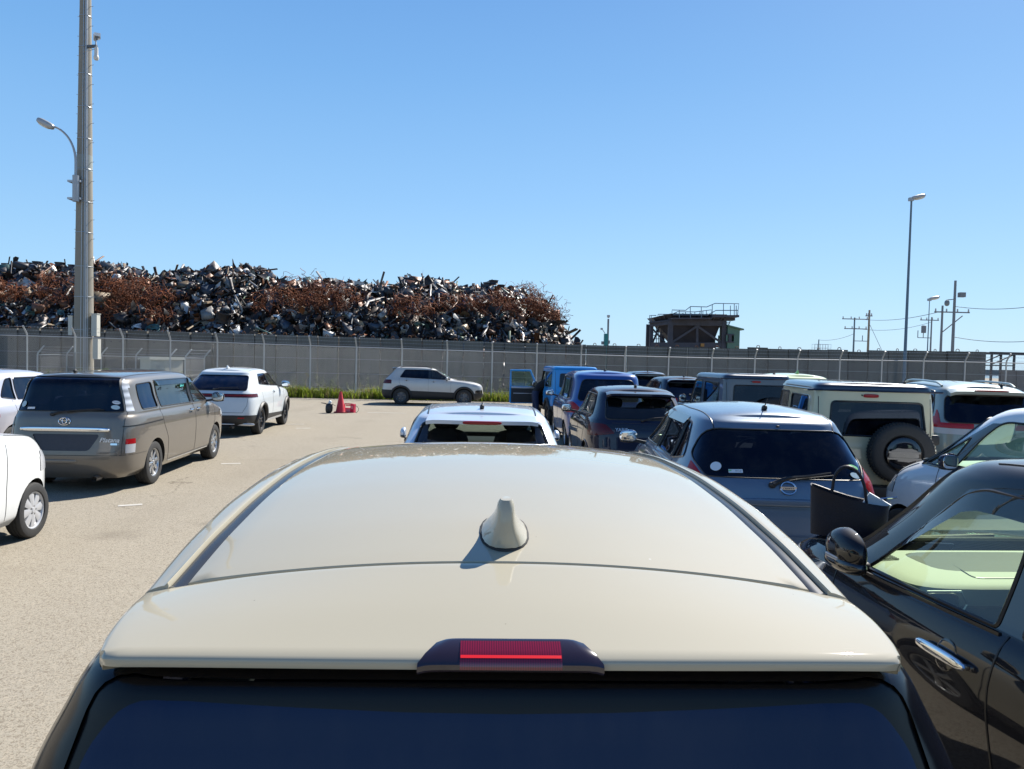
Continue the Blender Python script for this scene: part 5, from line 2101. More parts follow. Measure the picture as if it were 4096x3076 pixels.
nt_.links.new(wv_.outputs['Fac'], mx_.inputs['Factor'])
nt_.links.new(mx_.outputs['Result'], b_.inputs['Base Color'])
M['brake_lens'] = m_
M['led_red'] = simple('led_strip_red', (0.75, 0.006, 0.010), 0.3, coat=1.0)
M['corner_clear'] = lens('clear_corner_lens', (0.50, 0.54, 0.60), 3.2, 0.05)


def silver_car():
    L, W, H = 4.0, 1.77, 1.48
    xc, xwt, xt, xrt, zr, zc, xb = 3.10, 2.30, 0.16, 0.72, 0.98, 0.98, 1.80
    lv = hatch_levels(L, W, H, hf=0.74, xc=xc, zc=zc, xwt=xwt, zr=zr, xt=xt, xrt=xrt, wr=0.615, roof_drop=0.02)
    c = Car('parked_car', 'pale silver blue hatchback with long red brake lamp, directly ahead of the beige roof', 'car', lv, (-0.24, 6.45), 92.7, P['silver_blue'], crown=0.03)
    c.rear_window([(-0.66, 1.0), (0.66, 1.0), (0.555, 1.335), (-0.555, 1.335)], M['tint_light'], 0.05, 0.012, xmax=0.95)
    c.windshield([(-0.66, 1.02), (0.66, 1.02), (0.52, 1.34), (-0.52, 1.34)], M['clear'])
    std_windows(c, L, H, xc, xwt, xt, xrt, zr, zc, xb, 'clear', 'tint_mid')
    c.rear_region('tail_lamp', [(0.60, 0.72), (0.95, 0.70), (0.95, 1.02), (0.70, 0.98)], M['red_lens'], 0.03, 0.004, 0.45, mirror=True)
    c.arch(0.72, 0.30, 0.34, None)
    c.arch(3.27, 0.30, 0.34, None)
    c.finish()
    c.wheels(0.72, 3.27, 0.295, 0.18, 'hubcap', 8, M['hubcap'] if False else None)
    std_seams(c, L, H, xc, xb, 0.85, zr, zc, xwt)
    c.handle(1.95, 0.90)
    c.handle(1.05, 0.92)
    c.mirrors(2.72, 0.985, size=(0.10, 0.18, 0.13), folded=True)
    sp, e = c.spoiler(xrt, 0.20, 0.52, 0.035, 0.035)
    MB().sbox((e[0] - 0.002, 0, e[1] - 0.018), (0.035, 0.36, 0.032), 4).build('high_brake_lamp', M['red_lens'], c.root, True)
    c.antenna(1.02, 0.0, 'rod', l=0.05)
    for sg in (-1, 1):
        c.seam([(0.86, sg * 0.515), (1.5, sg * 0.535), (2.15, sg * 0.525)], 'z', 0.008, 'roof_seam', False)
    c.cabin(1.85, 0.52, rear_row=[0.85], dash_x=2.75, dash_z=0.96)
    return c


def minivan():
    L, W, H = 4.65, 1.695, 1.645
    xc, xwt, xt, xrt, zr, zc, xb = 3.85, 2.95, 0.10, 0.24, 1.06, 1.06, 2.58
    lv = hatch_levels(L, W, H, hf=0.86, xc=xc, zc=zc, xwt=xwt, zr=zr, xt=xt, xrt=xrt, wr=0.635, roof_drop=0.03, nr=9, tail=0.045, hump=0.11, hx=0.36, wg=0.785)
    c = Car('parked_van', 'grey bronze minivan with a chrome tailgate bar and stickers on its rear window', 'minivan', lv, (-5.93, 10.1), 94.3, P['bronze'], crown=0.035)
    c.rear_region('corner_lamp', [(0.70, 1.10), (0.97, 1.10), (0.86, 1.615), (0.575, 1.60)], M['corner_clear'], 0.015, 0.004, 0.40, mirror=True)
    c.rear_window([(-0.685, 1.10), (0.685, 1.10), (0.565, 1.555), (-0.565, 1.555)], M['tint'], 0.02, 0.008, xmax=0.5)
    c.windshield([(-0.68, 1.10), (0.68, 1.10), (0.56, 1.51), (-0.56, 1.51)], M['clear'])
    zt = 1.49
    c.side_window([(2.66, 1.10), (3.46, 1.09), (2.98, zt), (2.66, zt)], M['clear'], 'side_window', [0.02, 0.05, 0.10, 0.02])
    c.side_window([(1.24, 1.11), (2.52, 1.10), (2.52, zt), (1.20, zt)], M['tint_mid'], 'side_window', [0.03, 0.02, 0.02, 0.03])
    c.side_window([(0.58, 1.11), (1.13, 1.11), (1.08, zt - 0.01), (0.56, zt - 0.03)], M['tint'], 'quarter_window', 0.05)
    c.side_region('pillar_trim', [(2.515, 1.095), (2.665, 1.095), (2.665, zt + 0.004), (2.515, zt + 0.004)], M['trim'], 0, 0.0, 0, 0, 0.3)
    c.rear_region('tail_lamp', [(0.735, 0.665), (0.97, 0.665), (0.97, 0.735), (0.735, 0.735)], M['red_lens'], 0.008, 0.004, 0.27, mirror=True)
    c.rear_region('reverse_lamp', [(0.735, 0.545), (0.97, 0.545), (0.97, 0.662), (0.735, 0.662)], M['clear_lens'], 0.008, 0.004, 0.27, mirror=True)
    c.rear_region('plate_recess', [(-0.30, 0.58), (0.30, 0.58), (0.44, 0.80), (-0.44, 0.80)], M['recess'], 0.05, -0.012, 0.3)
    c.front_region('headlamp', [(0.46, 0.74), (0.95, 0.80), (0.95, 0.95), (0.52, 0.88)], M['clear_lens'], 0.03, 0.004, 0.62, mirror=True)
    c.front_region('grille', [(-0.42, 0.66), (0.42, 0.66), (0.45, 0.78), (-0.45, 0.78)], M['plastic'], 0.03, -0.005)
    c.arch(0.93, 0.32, 0.355, None)
    c.arch(3.715, 0.32, 0.355, None)
    c.finish()
    c.wheels(0.93, 3.715, 0.315, 0.195, 'alloy', 8, rimfrac=0.63)
    # doors, sliding rail, sill
    c.seam([(3.66, 1.05), (3.62, 0.72), (3.40, 0.40), (3.36, 0.30)])
    c.seam([(2.60, 1.09), (2.60, 0.30)])
    c.seam([(1.19, 1.50), (1.18, 1.05), (1.22, 0.86), (1.38, 0.62), (1.42, 0.30)])
    c.seam([(1.42, 0.30), (3.36, 0.30)])
    c.seam([(0.12, 0.905), (1.18, 0.925)], 'y', 0.009, 'sliding_rail')
    c.seam([(1.45, 0.275), (3.30, 0.275)], 'y', 0.010, 'sill_strip', True, M['chrome'])
    c.seam([(0.02, 0.52), (0.60, 0.52)], 'y', 0.003, 'bumper_seam')
    c.seam([(-0.70, 0.52), (0.70, 0.52)], 'x', 0.005, 'bumper_seam')
    for sg in (-1, 1):
        c.seam([(sg * 0.70, 0.53), (sg * 0.715, 1.09)], 'x', 0.004, 'tailgate_seam')
        c.seam([(0.40, sg * 0.56), (1.6, sg * 0.575), (2.85, sg * 0.565)], 'z', 0.005, 'roof_seam', False)
    c.handle(2.76, 0.975, M['chrome'])
    c.handle(2.42, 0.975, M['chrome'])
    c.mirrors(3.40, 1.10, M['mirror_grey'], size=(0.12, 0.22, 0.17))
    # smoked rain visors over the doors
    for x0, x1 in ((1.22, 2.54), (2.62, 2.90)):
        for sg in (-1, 1):
            rows = []
            for t in np.linspace(0, 1, 20):
                x = x0 + (x1 - x0) * t
                drop = 0.075 * min(1, (1 - abs(2 * t - 1)) * 8 + 0.25)
                rows.append([tuple(c.side(x, zt + 0.015 - q * (drop + 0.015), sg, 0.004 + 0.022 * q)[0]) for q in (0, 0.4, 0.8, 1.0)])
            grid('rain_visor', rows, M['visor_solid'], c.root)
    g = MB()
    fr = c.badge_frame(0.005, 0.862, 0.018)
    g.sbox(fr @ Vector((0, 0, 0)), (0.045, 1.16, 0.062), 5, 28, 10)
    g.build('chrome_bar', M['chrome'], c.root, True)
    g = MB().sbox(c.rear(0.15, 0.44, 0.004)[0], (0.02, 0.62, 0.05), 4)
    g.build('bumper_pad', P['bronze'], c.root, True)
    c.ring_badge(0.03, 0.968, [(0, 0, 0.075, 0.050), (0, 0.008, 0.028, 0.042), (0, 0.028, 0.052, 0.022)], rt=0.006)
    c.rear_text('Platana', -0.56, 0.725, 0.085, M['silver_trim'], 'badge', 0.3, bold=0.001)
    c.sticker(-0.625, 0.672, 0.10, 0.026, M['chrome'], False, 0.005, 'badge_plate')
    c.rear_text('HYOGO TOYOTA', -0.55, 0.56, 0.030, M['steel'], 'dealer_text')
    c.wiper(0.20, 1.055, -0.42, 1.135)
    c.sticker(0.60, 1.185, 0.085, 0.085, M['sticker_blue'], True)
    c.sticker(0.49, 1.135, 0.10, 0.028, M['white_vinyl'], False)
    c.sticker(-0.585, 1.225, 0.10, 0.050, M['white_vinyl'], True)
    c.sticker(-0.585, 1.16, 0.11, 0.060, M['sticker_blue'], True)
    c.rear_text('TOYOTA', -0.585, 1.225, 0.020, M['plastic'], 'sticker_text', 0, 0.0055, 0.0003)
    c.antenna(0.62, 0.16, 'rod', l=0.28, back=False)
    ex = MB().lathe([(0.036, -0.1), (0.040, 0.06), (0.034, 0.06), (0.030, -0.08)], 16, 'x', c=(c.o + 0.06, -0.40, 0.215), cap=False)
    ex.build('exhaust_pipe', M['steel'], c.root, True)
    # number written on the sliding door glass
    p, n = c.side(2.30, 1.40, -1, 0.006)
    X = Vector((1, 0, 0)) - n * n.x
    X.normalize()
    Y = n.cross(X)
    m4 = Matrix.Identity(4)
    for i in range(3):
        m4[i][0], m4[i][1], m4[i][2], m4[i][3] = X[i], Y[i], n[i], p[i]
    text_mesh('marker_number', '205', 0.115, M['cyan_marker'], c.root, m4, 0.0005, 0.25)
    c.cabin(2.95, 0.66, rear_row=[1.95, 0.95], dash_x=3.72, dash_z=1.06, seat=M['seat_dark'])
    MB().box((c.o + 1.25, -0.35, 1.2), (0.02, 0.2, 0.14)).build('cargo_paper', M['paper'], c.root)
    return c


M['recess'] = simple('plate_recess', (0.030, 0.034, 0.050), 0.45, noise=0.2)
M['sticker_blue'] = simple('pale_blue_sticker', (0.45, 0.58, 0.62), 0.5, noise=0.25, nscale=60)
M['mirror_grey'] = paint('mirror_grey_paint', (0.05, 0.055, 0.062), 0.5, 0.3)
M['visor_solid'] = glass('smoked_rain_visor', (0.035, 0.035, 0.04), 0.08)


def white_suv():
    L, W, H = 4.33, 1.79, 1.585
    xc, xwt, xt, xrt, zr, zc, xb = 3.30, 2.45, 0.16, 0.80, 1.05, 1.05, 1.90
    lv = hatch_levels(L, W, H, zb=0.24, hf=0.86, xc=xc, zc=zc, xwt=xwt, zr=zr, xt=xt, xrt=xrt, wr=0.60, roof_drop=0.035, tail=0.06, nr=7)
    c = Car('parked_car', 'pearl white crossover with a full width red lamp bar, beyond the bronze minivan', 'car', lv, (-6.78, 17.35), 94.5, P['pearl'], crown=0.04)
    c.rear_window([(-0.68, 1.06), (0.68, 1.06), (0.56, 1.395), (-0.56, 1.395)], M['tint'], 0.07, 0.008, xmax=1.0)
    c.windshield([(-0.70, 1.09), (0.70, 1.09), (0.55, 1.44), (-0.55, 1.44)], M['clear'])
    zt = 1.43
    c.side_window([(1.94, 1.13), (2.93, 1.09), (2.34, zt), (1.93, zt)], M['clear'])
    c.side_window([(0.98, 1.19), (1.88, 1.13), (1.88, zt), (1.22, zt - 0.01)], M['tint'], r=[0.06, .02, .02, .06])
    c.rear_region('lamp_bar', [(-0.95, 0.905), (0.95, 0.905), (0.95, 0.985), (-0.95, 0.985)], M['dark_red'], 0.005, 0.006, 0.52)
    c.below('cladding', 0.50, 0.36, M['plastic'])
    c.rear_region('skid_plate', [(-0.95, 0.26), (0.95, 0.26), (0.80, 0.40), (0.40, 0.33), (-0.40, 0.33), (-0.80, 0.40)], M['silver_trim'], 0.01, 0.01, 0.5, src=1e9)
    c.front_region('headlamp', [(0.5, 0.78), (0.95, 0.80), (0.95, 0.90), (0.5, 0.86)], M['clear_lens'], 0.02, 0.004, 0.5, mirror=True)
    c.arch(0.86, 0.345, 0.40, M['plastic'], 0.045)
    c.arch(3.47, 0.345, 0.40, M['plastic'], 0.045)
    c.finish()
    c.wheels(0.86, 3.47, 0.34, 0.21, 'twin', 5, mat=M['alloy_dark'])
    std_seams(c, L, H, xc, xb, 0.90, zr, zc, xwt, 0.40)
    c.seam([(-0.62, 0.56), (0.62, 0.56)], 'x', 0.005, 'tailgate_seam')
    for sg in (-1, 1):
        c.seam([(sg * 0.62, 0.56), (sg * 0.70, 0.72), (sg * 0.72, 0.90)], 'x', 0.004, 'tailgate_seam')
        MB().sbox(c.rear(sg * 0.55, 0.44, 0.004)[0], (0.012, 0.24, 0.030), 4).build('reflector', M['red_lens'], c.root, True)
        c.seam([(0.95, sg * 0.52), (1.6, sg * 0.545), (2.3, sg * 0.53)], 'z', 0.005, 'roof_seam', False)
        MB().sbox(c.rear(sg * 0.42, 0.955, 0.008)[0], (0.014, 0.80, 0.012), 4, 20, 8).build('lamp_strip', M['red_lens'], c.root, True)
        for t in range(1):
            s_ = MB().sbox(c.rear(sg * 0.66, 0.30, 0.02)[0], (0.06, 0.42, 0.07), 3)
            s_.build('skid_plate', M['silver_trim'], c.root, True)
        MB().beam(c.side(1.25, 0.30, sg, 0.01)[0], c.side(3.05, 0.30, sg, 0.01)[0], 0.03, 0.05).build('side_step', M['silver_trim'], c.root)
    MB().sbox(c.rear(0, 0.30, 0.012)[0], (0.03, 0.9, 0.03), 4).build('skid_plate', M['silver_trim'], c.root, True)
    fr = c.badge_frame(0, 0.945, 0.012)
    e = MB()
    e.tube([fr @ Vector((a, b, 0)) for a, b in rpoly([(-0.055, -0.045), (0.055, -0.045), (0.065, 0.045), (-0.065, 0.045)], 0.02)], 0.007, 5, closed=True)
    e.beam(fr @ Vector((-0.030, -0.035, 0)), fr @ Vector((-0.042, 0.036, 0)), 0.014)
    e.beam(fr @ Vector((0.030, -0.035, 0)), fr @ Vector((0.042, 0.036, 0)), 0.014)
    e.beam(fr @ Vector((-0.034, 0, 0)), fr @ Vector((0.034, 0, 0)), 0.014)
    e.build('emblem', M['chrome'], c.root)
    c.wiper(0.06, 1.075, -0.46, 1.11)
    c.handle(2.05, 0.98, P['pearl'])
    c.mirrors(2.80, 1.10, M['chrome'], size=(0.13, 0.22, 0.17))
    c.antenna(1.05, 0, 'fin')
    ex = MB().lathe([(0.04, -0.12), (0.04, 0.05), (0.033, 0.05), (0.033, -0.1)], 14, 'x', c=(c.o + 0.10, -0.38, 0.22), cap=False)
    ex.build('exhaust_pipe', M['steel'], c.root, True)
    c.cabin(2.05, 0.68, rear_row=[1.05], dash_x=3.05, dash_z=1.06)
    return c


M['alloy_mid'] = simple('two_tone_alloy', (0.14, 0.14, 0.145), 0.35, metal=0.6)
M['silver_trim'] = simple('silver_trim', (0.55, 0.56, 0.57), 0.3, metal=0.7)


def white_kei():
    L, W, H = 3.395, 1.475, 1.70
    xc, xwt, xt, xrt, zr, zc, xb = 2.46, 1.80, 0.06, 0.16, 1.02, 1.10, 1.25
    lv = hatch_levels(L, W, H, hf=0.88, xc=xc, zc=zc, xwt=xwt, zr=zr, xt=xt, xrt=xrt, wr=0.58, nr=9, nf=5, tail=0.03, hump=0.15, hx=0.30, wg=0.69)
    c = Car('parked_car', 'white boxy small car with silver wheel cover, cut by the left edge', 'car', lv, (-5.36, 4.86), 94, P['white'], crown=0.03)
    c.rear_window([(-0.58, 1.06), (0.58, 1.06), (0.52, 1.54), (-0.52, 1.54)], M['tint'], 0.05, 0.008)
    c.windshield([(-0.62, 1.14), (0.62, 1.14), (0.54, 1.56), (-0.54, 1.56)], M['clear'])
    std_windows(c, L, H, xc, xwt, xt, xrt, zr, zc, xb, 'clear', 'tint', False, aoff=0.26)
    c.rear_region('tail_lamp', [(0.62, 0.60), (0.9, 0.60), (0.9, 0.98), (0.62, 0.98)], M['red_lens'], 0.02, 0.004, 0.15, mirror=True)
    c.front_region('headlamp', [(0.42, 0.68), (0.95, 0.66), (0.95, 0.90), (0.50, 0.86)], M['clear_lens'], 0.05, 0.005, 0.42, mirror=True)
    c.front_region('grille', [(-0.36, 0.62), (0.36, 0.62), (0.40, 0.74), (-0.40, 0.74)], M['plastic'], 0.02, -0.004)
    c.front_region('air_intake', [(-0.45, 0.30), (0.45, 0.30), (0.42, 0.42), (-0.42, 0.42)], M['plastic'], 0.02, -0.006)
    c.arch(0.46, 0.285, 0.325, None)
    c.arch(2.86, 0.285, 0.325, None)
    c.finish()
    c.wheels(0.46, 2.86, 0.282, 0.16, 'hubcap', 8, mat=M['hubcap'], rimfrac=0.66)
    c.seam([(xc - 0.12, 1.05), (xc - 0.14, 0.6), (xc - 0.12, 0.28)])
    c.seam([(xb, 1.08), (xb, 0.28)])
    for sg in (-1, 1):
        c.seam([(2.50, sg * 0.60), (2.85, sg * 0.60), (3.16, sg * 0.575)], 'z', 0.005, 'bonnet_seam', False)
    c.handle(1.36, 0.95)
    c.mirrors(1.72, 1.13)
    c.cabin(1.5, 0.62, rear_row=[0.65], dash_x=2.25, dash_z=1.08)
    return c


def lavender_car():
    L, W, H = 4.0, 1.695, 1.56
    xc, xwt, xt, xrt, zr, zc, xb = 3.10, 2.30, 0.12, 0.48, 1.0, 1.0, 1.80
    lv = hatch_levels(L, W, H, hf=0.80, xc=xc, zc=zc, xwt=xwt, zr=zr, xt=xt, xrt=xrt, wr=0.60, nr=7)
    c = Car('parked_car', 'pale lavender hatchback half hidden behind the bronze minivan at the left edge', 'car', lv, (-9.15, 12.0), 94, P['lavender'], crown=0.035)
    c.rear_window([(-0.66, 1.03), (0.66, 1.03), (0.56, 1.40), (-0.56, 1.40)], M['tint'], 0.09, 0.01)
    c.windshield([(-0.66, 1.04), (0.66, 1.04), (0.54, 1.42), (-0.54, 1.42)], M['clear'])
    std_windows(c, L, H, xc, xwt, xt, xrt, zr, zc, xb)
    c.rear_region('tail_lamp', [(0.52, 0.80), (0.95, 0.76), (0.95, 1.0), (0.58, 0.99)], M['red_lens'], 0.03, 0.004, 0.4, mirror=True)
    c.rear_region('reverse_lamp', [(0.45, 0.88), (0.60, 0.86), (0.60, 0.97), (0.47, 0.97)], M['clear_lens'], 0.02, 0.006, 0.4, mirror=True)
    c.arch(0.75, 0.31, 0.345, None)
    c.arch(3.25, 0.31, 0.345, None)
    c.finish()
    c.wheels(0.75, 3.25, 0.305, 0.185, 'alloy', 5)
    std_seams(c, L, H, xc, xb, 0.85, zr, zc, xwt)
    c.wiper(0.05, 1.03, -0.45, 1.08)
    c.sticker(-0.50, 1.16, 0.14, 0.13, M['paper'], False)
    c.handle(1.95, 0.92)
    c.mirrors(2.72, 1.02)
    c.cabin(1.90, 0.60, rear_row=[0.95], dash_x=2.85, dash_z=1.0)
    return c


def greige_suv():
    L, W, H = 4.115, 1.76, 1.55
    xc, xwt, xt, xrt, zr, zc, xb = 2.98, 2.15, 0.16, 0.52, 1.02, 1.02, 1.90
    lv = hatch_levels(L, W, H, zb=0.24, hf=0.84, xc=xc, zc=zc, xwt=xwt, zr=zr, xt=xt, xrt=xrt, wr=0.60, nr=8, hump=0.11)
    c = Car('parked_car', 'pale greige crossover with black roof rails, parked side-on by the fence', 'car', lv, (-5.30, 31.35), 3.5, P['greige'], crown=0.035)
    c.rear_window([(-0.62, 1.05), (0.62, 1.05), (0.54, 1.38), (-0.54, 1.38)], M['tint'], 0.05, 0.01)
    c.windshield([(-0.68, 1.06), (0.68, 1.06), (0.55, 1.41), (-0.55, 1.41)], M['clear'])
    zt = 1.405
    c.side_window([(1.95, 1.06), (2.78, 1.03), (2.18, zt), (1.94, zt)], M['tint_mid'])
    c.side_window([(0.74, 1.10), (1.90, 1.06), (1.90, zt), (0.94, zt)], M['tint'], r=[0.05, .02, .02, .06])
    c.side_region('pillar_trim', [(1.895, 1.055), (1.955, 1.055), (1.945, zt), (1.895, zt)], M['gloss_black'], 0, 0, 0, 0, 0.3)
    c.rear_region('tail_lamp', [(-0.95, 0.84), (0.95, 0.84), (0.95, 1.0), (-0.95, 1.0)], M['dark_red'], 0.02, 0.004, 0.42)
    c.below('cladding', 0.60, 0.50, M['plastic'])
    c.front_region('headlamp', [(0.44, 0.76), (0.95, 0.78), (0.95, 0.90), (0.44, 0.86)], M['clear_lens'], 0.02, 0.004, 0.46, mirror=True)
    c.front_region('grille', [(-0.44, 0.74), (0.44, 0.74), (0.44, 0.86), (-0.44, 0.86)], M['plastic'], 0.01, -0.004)
    c.front_region('fog_lamp', [(0.58, 0.50), (0.80, 0.50), (0.80, 0.64), (0.58, 0.64)], M['gloss_black'], 0.04, 0.004, 0.4, mirror=True)
    c.arch(0.80, 0.34, 0.40, M['plastic'], 0.045)
    c.arch(3.33, 0.34, 0.40, M['plastic'], 0.045)
    c.finish()
    c.wheels(0.80, 3.33, 0.335, 0.21, 'twin', 5, mat=M['alloy_mid'], rimfrac=0.60)
    std_seams(c, L, H, xc, xb, 0.74, zr, zc, xwt, 0.42)
    c.handle(2.10, 0.96)
    c.handle(1.02, 0.99)
    c.mirrors(2.62, 1.04)
    for sg in (-1, 1):
        r_ = [c.top(x, sg * 0.57, 0.012 + 0.035 * min(1, (1 - abs(2 * (x - 0.75) / 1.25 - 1)) * 6))[0] for x in np.linspace(0.75, 2.0, 16)]
        MB().tube(r_, 0.018, 6).build('roof_rail', M['plastic'], c.root, True)
    c.spoiler(xrt, 0.16, 0.55, 0.02, 0.03, M['gloss_black'])
    c.cabin(1.95, 0.66, rear_row=[1.05], dash_x=2.75, dash_z=1.02)
    return c


def jeep(label, rear, heading, body, roof_mat, spare_y=-0.25, door_open=False, glass_r='tint', cover=None, flare=True):
    L, W = 3.40, 1.475
    w = W / 2
    q = [16.0, 11.0]
    lv = [(0.10, 0.40, 3.30, 0.40, w * .90), (0.02, 0.48, 3.38, 0.48, w * .97), (0.0, 0.70, 3.40, 0.66, w), (0.0, 0.92, 3.40, 0.90, w), (0.002, 1.00, 3.37, 0.985, w * .995),
          (0.006, 1.03, 3.28, 1.025, w * .985), (0.012, 1.06, 2.42, 1.07, w * .975), (0.016, 1.085, 2.36, 1.095, w * .955), (0.040, 1.38, 2.18, 1.40, w * .92),
          (0.062, 1.66, 2.02, 1.675, w * .885), (0.075, 1.718, 1.97, 1.722, w * .86), (0.12, 1.745, 1.90, 1.745, w * .81)]
    lv = [list(l) + q + [0.0] for l in lv]
    c = Car('parked_jeep', label, 'off-road car', lv, rear, heading, body, crown=0.018)
    c.rear_window([(-0.565, 1.155), (0.50, 1.155), (0.475, 1.55), (-0.52, 1.55)], M[glass_r], 0.05, 0.010)
    c.windshield([(-0.63, 1.12), (0.63, 1.12), (0.56, 1.62), (-0.56, 1.62)], M['clear'])
    if not door_open:
        c.side_window([(1.42, 1.10), (2.20, 1.10), (1.96, 1.61), (1.40, 1.61)], M['tint_mid'])
    else:
        for k in (1,):
            c.cut('_hole', rpoly([(1.36, 0.52), (2.26, 0.52), (2.26, 1.06), (1.98, 1.60), (1.36, 1.60)], 0.04), 'y', None, lambda q_, n: q_.y > 0.3 and abs(n.y) > 0.35)
        c.cut('side_window', rpoly([(1.42, 1.10), (2.20, 1.10), (1.96, 1.61), (1.40, 1.61)], 0.035), 'y', M['tint_mid'], lambda q_, n: q_.y < -0.3 and abs(n.y) > 0.35, -0.006, 0.009)
    c.side_window([(0.30, 1.15), (1.24, 1.13), (1.24, 1.59), (0.36, 1.59)], M[glass_r], 'quarter_window', 0.06)
    c.above('roof', 1.68, roof_mat, off=0.012)
    c.below('cladding', 0.60, 0.55, M['plastic'])
    c.front_region('grille', [(-0.52, 0.72), (0.52, 0.72), (0.52, 0.90), (-0.52, 0.90)], M['plastic'], 0.02, -0.01)
    c.front_region('headlamp', rcirc(0.57, 0.81, 0.095), M['clear_lens'], 0, 0.01, 0.3, mirror=True)
    c.arch(0.62, 0.36, 0.42, M['plastic'] if flare else None, 0.055)
    c.arch(2.87, 0.36, 0.42, M['plastic'] if flare else None, 0.055)
    c.finish()
    c.wheels(0.62, 2.87, 0.345, 0.19, 'alloy', 5, mat=M['alloy_dark'], track=W / 2 + 0.02)
    # drip rail round the roof
    rail = [c.side(x, 1.677, -1, 0.012)[0] for x in np.linspace(0.06, 2.0, 20)]
    lr = [Vector((p.x, -p.y, p.z)) for p in rail]
    MB().tube(rail[::-1] + [c.rear(y, 1.677, 0.010)[0] for y in np.linspace(-0.58, 0.58, 9)] + lr, 0.012, 5).build('drip_rail', roof_mat, c.root, True)
    c.seam([(-0.615, 0.62), (-0.615, 1.60)], 'x', 0.005, 'tailgate_seam')
    c.seam([(0.615, 0.62), (0.615, 1.60)], 'x', 0.005, 'tailgate_seam')
    c.seam([(1.33, 0.58), (1.33, 1.60)], 'y', 0.004)
    c.seam([(2.28, 0.58), (2.28, 1.07)], 'y', 0.004)
    MB().sbox(c.rear(0.04, 1.62, 0.006)[0], (0.02, 0.17, 0.042), 4).build('high_brake_lamp', M['red_lens'], c.root, True)
    MB().sbox(c.rear(0.14, 1.625, 0.006)[0], (0.02, 0.02, 0.02), 2, 10, 6).build('washer_nozzle', M['plastic'], c.root, True)
    MB().sbox(c.rear(-0.66, 1.13, 0.012)[0], (0.05, 0.11, 0.12), 4).build('door_handle', M['plastic'], c.root, True)
    MB().sbox((c.o - 0.06, 0, 0.50), (0.16, 1.40, 0.20), 5, 28, 10).build('rear_bumper', M['plastic'], c.root, True)
    for sg in (-1, 1):
        MB().sbox((c.o - 0.145, sg * 0.55, 0.52), (0.02, 0.22, 0.08), 4).build('tail_lamp', M['red_lens'], c.root, True)
    # spare wheel on the tailgate
    sp = bpy.data.objects.new('spare_wheel', None)
    COL.objects.link(sp)
    sp.parent = c.root
    sp.location = (c.o - 0.115, spare_y, 0.985)
    R_ = 0.345
    h = 0.095
    prof = [(0.20, -h * 0.7), (0.22, -h), (R_ * 0.86, -h * 1.04), (R_ * 0.95, -h * 0.94), (R_, -h * 0.70)]
    for k in range(-2, 3):
        prof += [(R_, h * (k * 0.28 - 0.10)), (R_ - 0.008, h * (k * 0.28 - 0.07)), (R_ - 0.008, h * (k * 0.28 + 0.07)), (R_, h * (k * 0.28 + 0.10))]
    prof += [(R_, h * 0.70), (R_ * 0.95, h * 0.94), (R_ * 0.86, h * 1.04), (0.22, h), (0.20, h * 0.7)]
    t = MB().lathe([(a, -b) for a, b in prof], 48, 'x', cap=False)
    for k in range(60):
        a = 2 * math.pi * k / 60
        for xx in (-0.055, 0.055):
            t.box((xx, R_ * 0.999 * math.cos(a), R_ * 0.999 * math.sin(a)), (0.05, 0.012, 0.012), Matrix.Rotation(a, 3, 'X'))
    t.build('tyre', M['rubber'], sp, True)
    cv = MB().lathe([(0.001, -0.118), (0.10, -0.116), (0.165, -0.108), (0.186, -0.098), (0.192, -0.085), (0.200, -0.065), (0.200, 0.07)], 40, 'x', cap=False)
    co = cv.build('spare_cover', cover or M['gloss_black'], sp, True)
    MB().box((-0.119, 0, 0.02), (0.012, 0.34, 0.022)).box((-0.119, 0, -0.05), (0.012, 0.36, 0.022)).build('cover_bar', M['gloss_black'], co)
    c.antenna(0.30, -0.40, 'rod', l=0.06)
    c.mirrors(2.16, 1.13, M['plastic'], size=(0.10, 0.17, 0.20))
    c.cabin(1.75, 0.78, rear_row=[0.75], dash_x=2.30, dash_z=1.12)
    if door_open:
        hinge = Vector((2.26 + c.o, w - 0.005, 0))
        # door swung out square to the body; its inner face looks to the rear
        fr = MB()
        Wd, th = 0.90, 0.09
        y0 = hinge.y + 0.02
        x0 = hinge.x
        fr.prism(rpoly([(y0, 0.54), (y0 + Wd, 0.54), (y0 + Wd, 1.58), (y0 + 0.24, 1.60), (y0, 1.08)], 0.05), x0, x0 + th, 'x')
        d = MB()
        d.prism(rpoly([(y0, 0.54), (y0 + Wd, 0.54), (y0 + Wd, 1.09), (y0, 1.09)], 0.04), x0 - 0.02, x0 + th, 'x')
        pts = [(y0 + 0.015, 1.08), (y0 + 0.24, 1.585), (y0 + Wd - 0.03, 1.585), (y0 + Wd - 0.03, 1.08)]
        d.tube([(x0 + 0.035, a, b) for a, b in pts], 0.036, 8)
        do = d.build('door', body, c.root)
        MB().box((x0 - 0.027, y0 + Wd / 2, 0.80), (0.02, Wd * 0.90, 0.46)).build('door_card', M['dash_dark'], do)
        MB().box((x0 - 0.040, y0 + Wd / 2, 1.045), (0.045, Wd * 0.90, 0.05)).box((x0 - 0.045, y0 + Wd * 0.5, 0.86), (0.03, Wd * 0.75, 0.022)).build('door_pull', M['silver_trim'], do)
        MB().box((x0 + 0.035, y0 + Wd / 2 + 0.05, 1.33), (0.005, Wd * 0.74, 0.48)).build('window', M['clear'], do)
    return c


def rcirc(y, z, r, n=18):
    return [(y + r * math.cos(2 * math.pi * k / n), z + r * math.sin(2 * math.pi * k / n)) for k in range(n)]


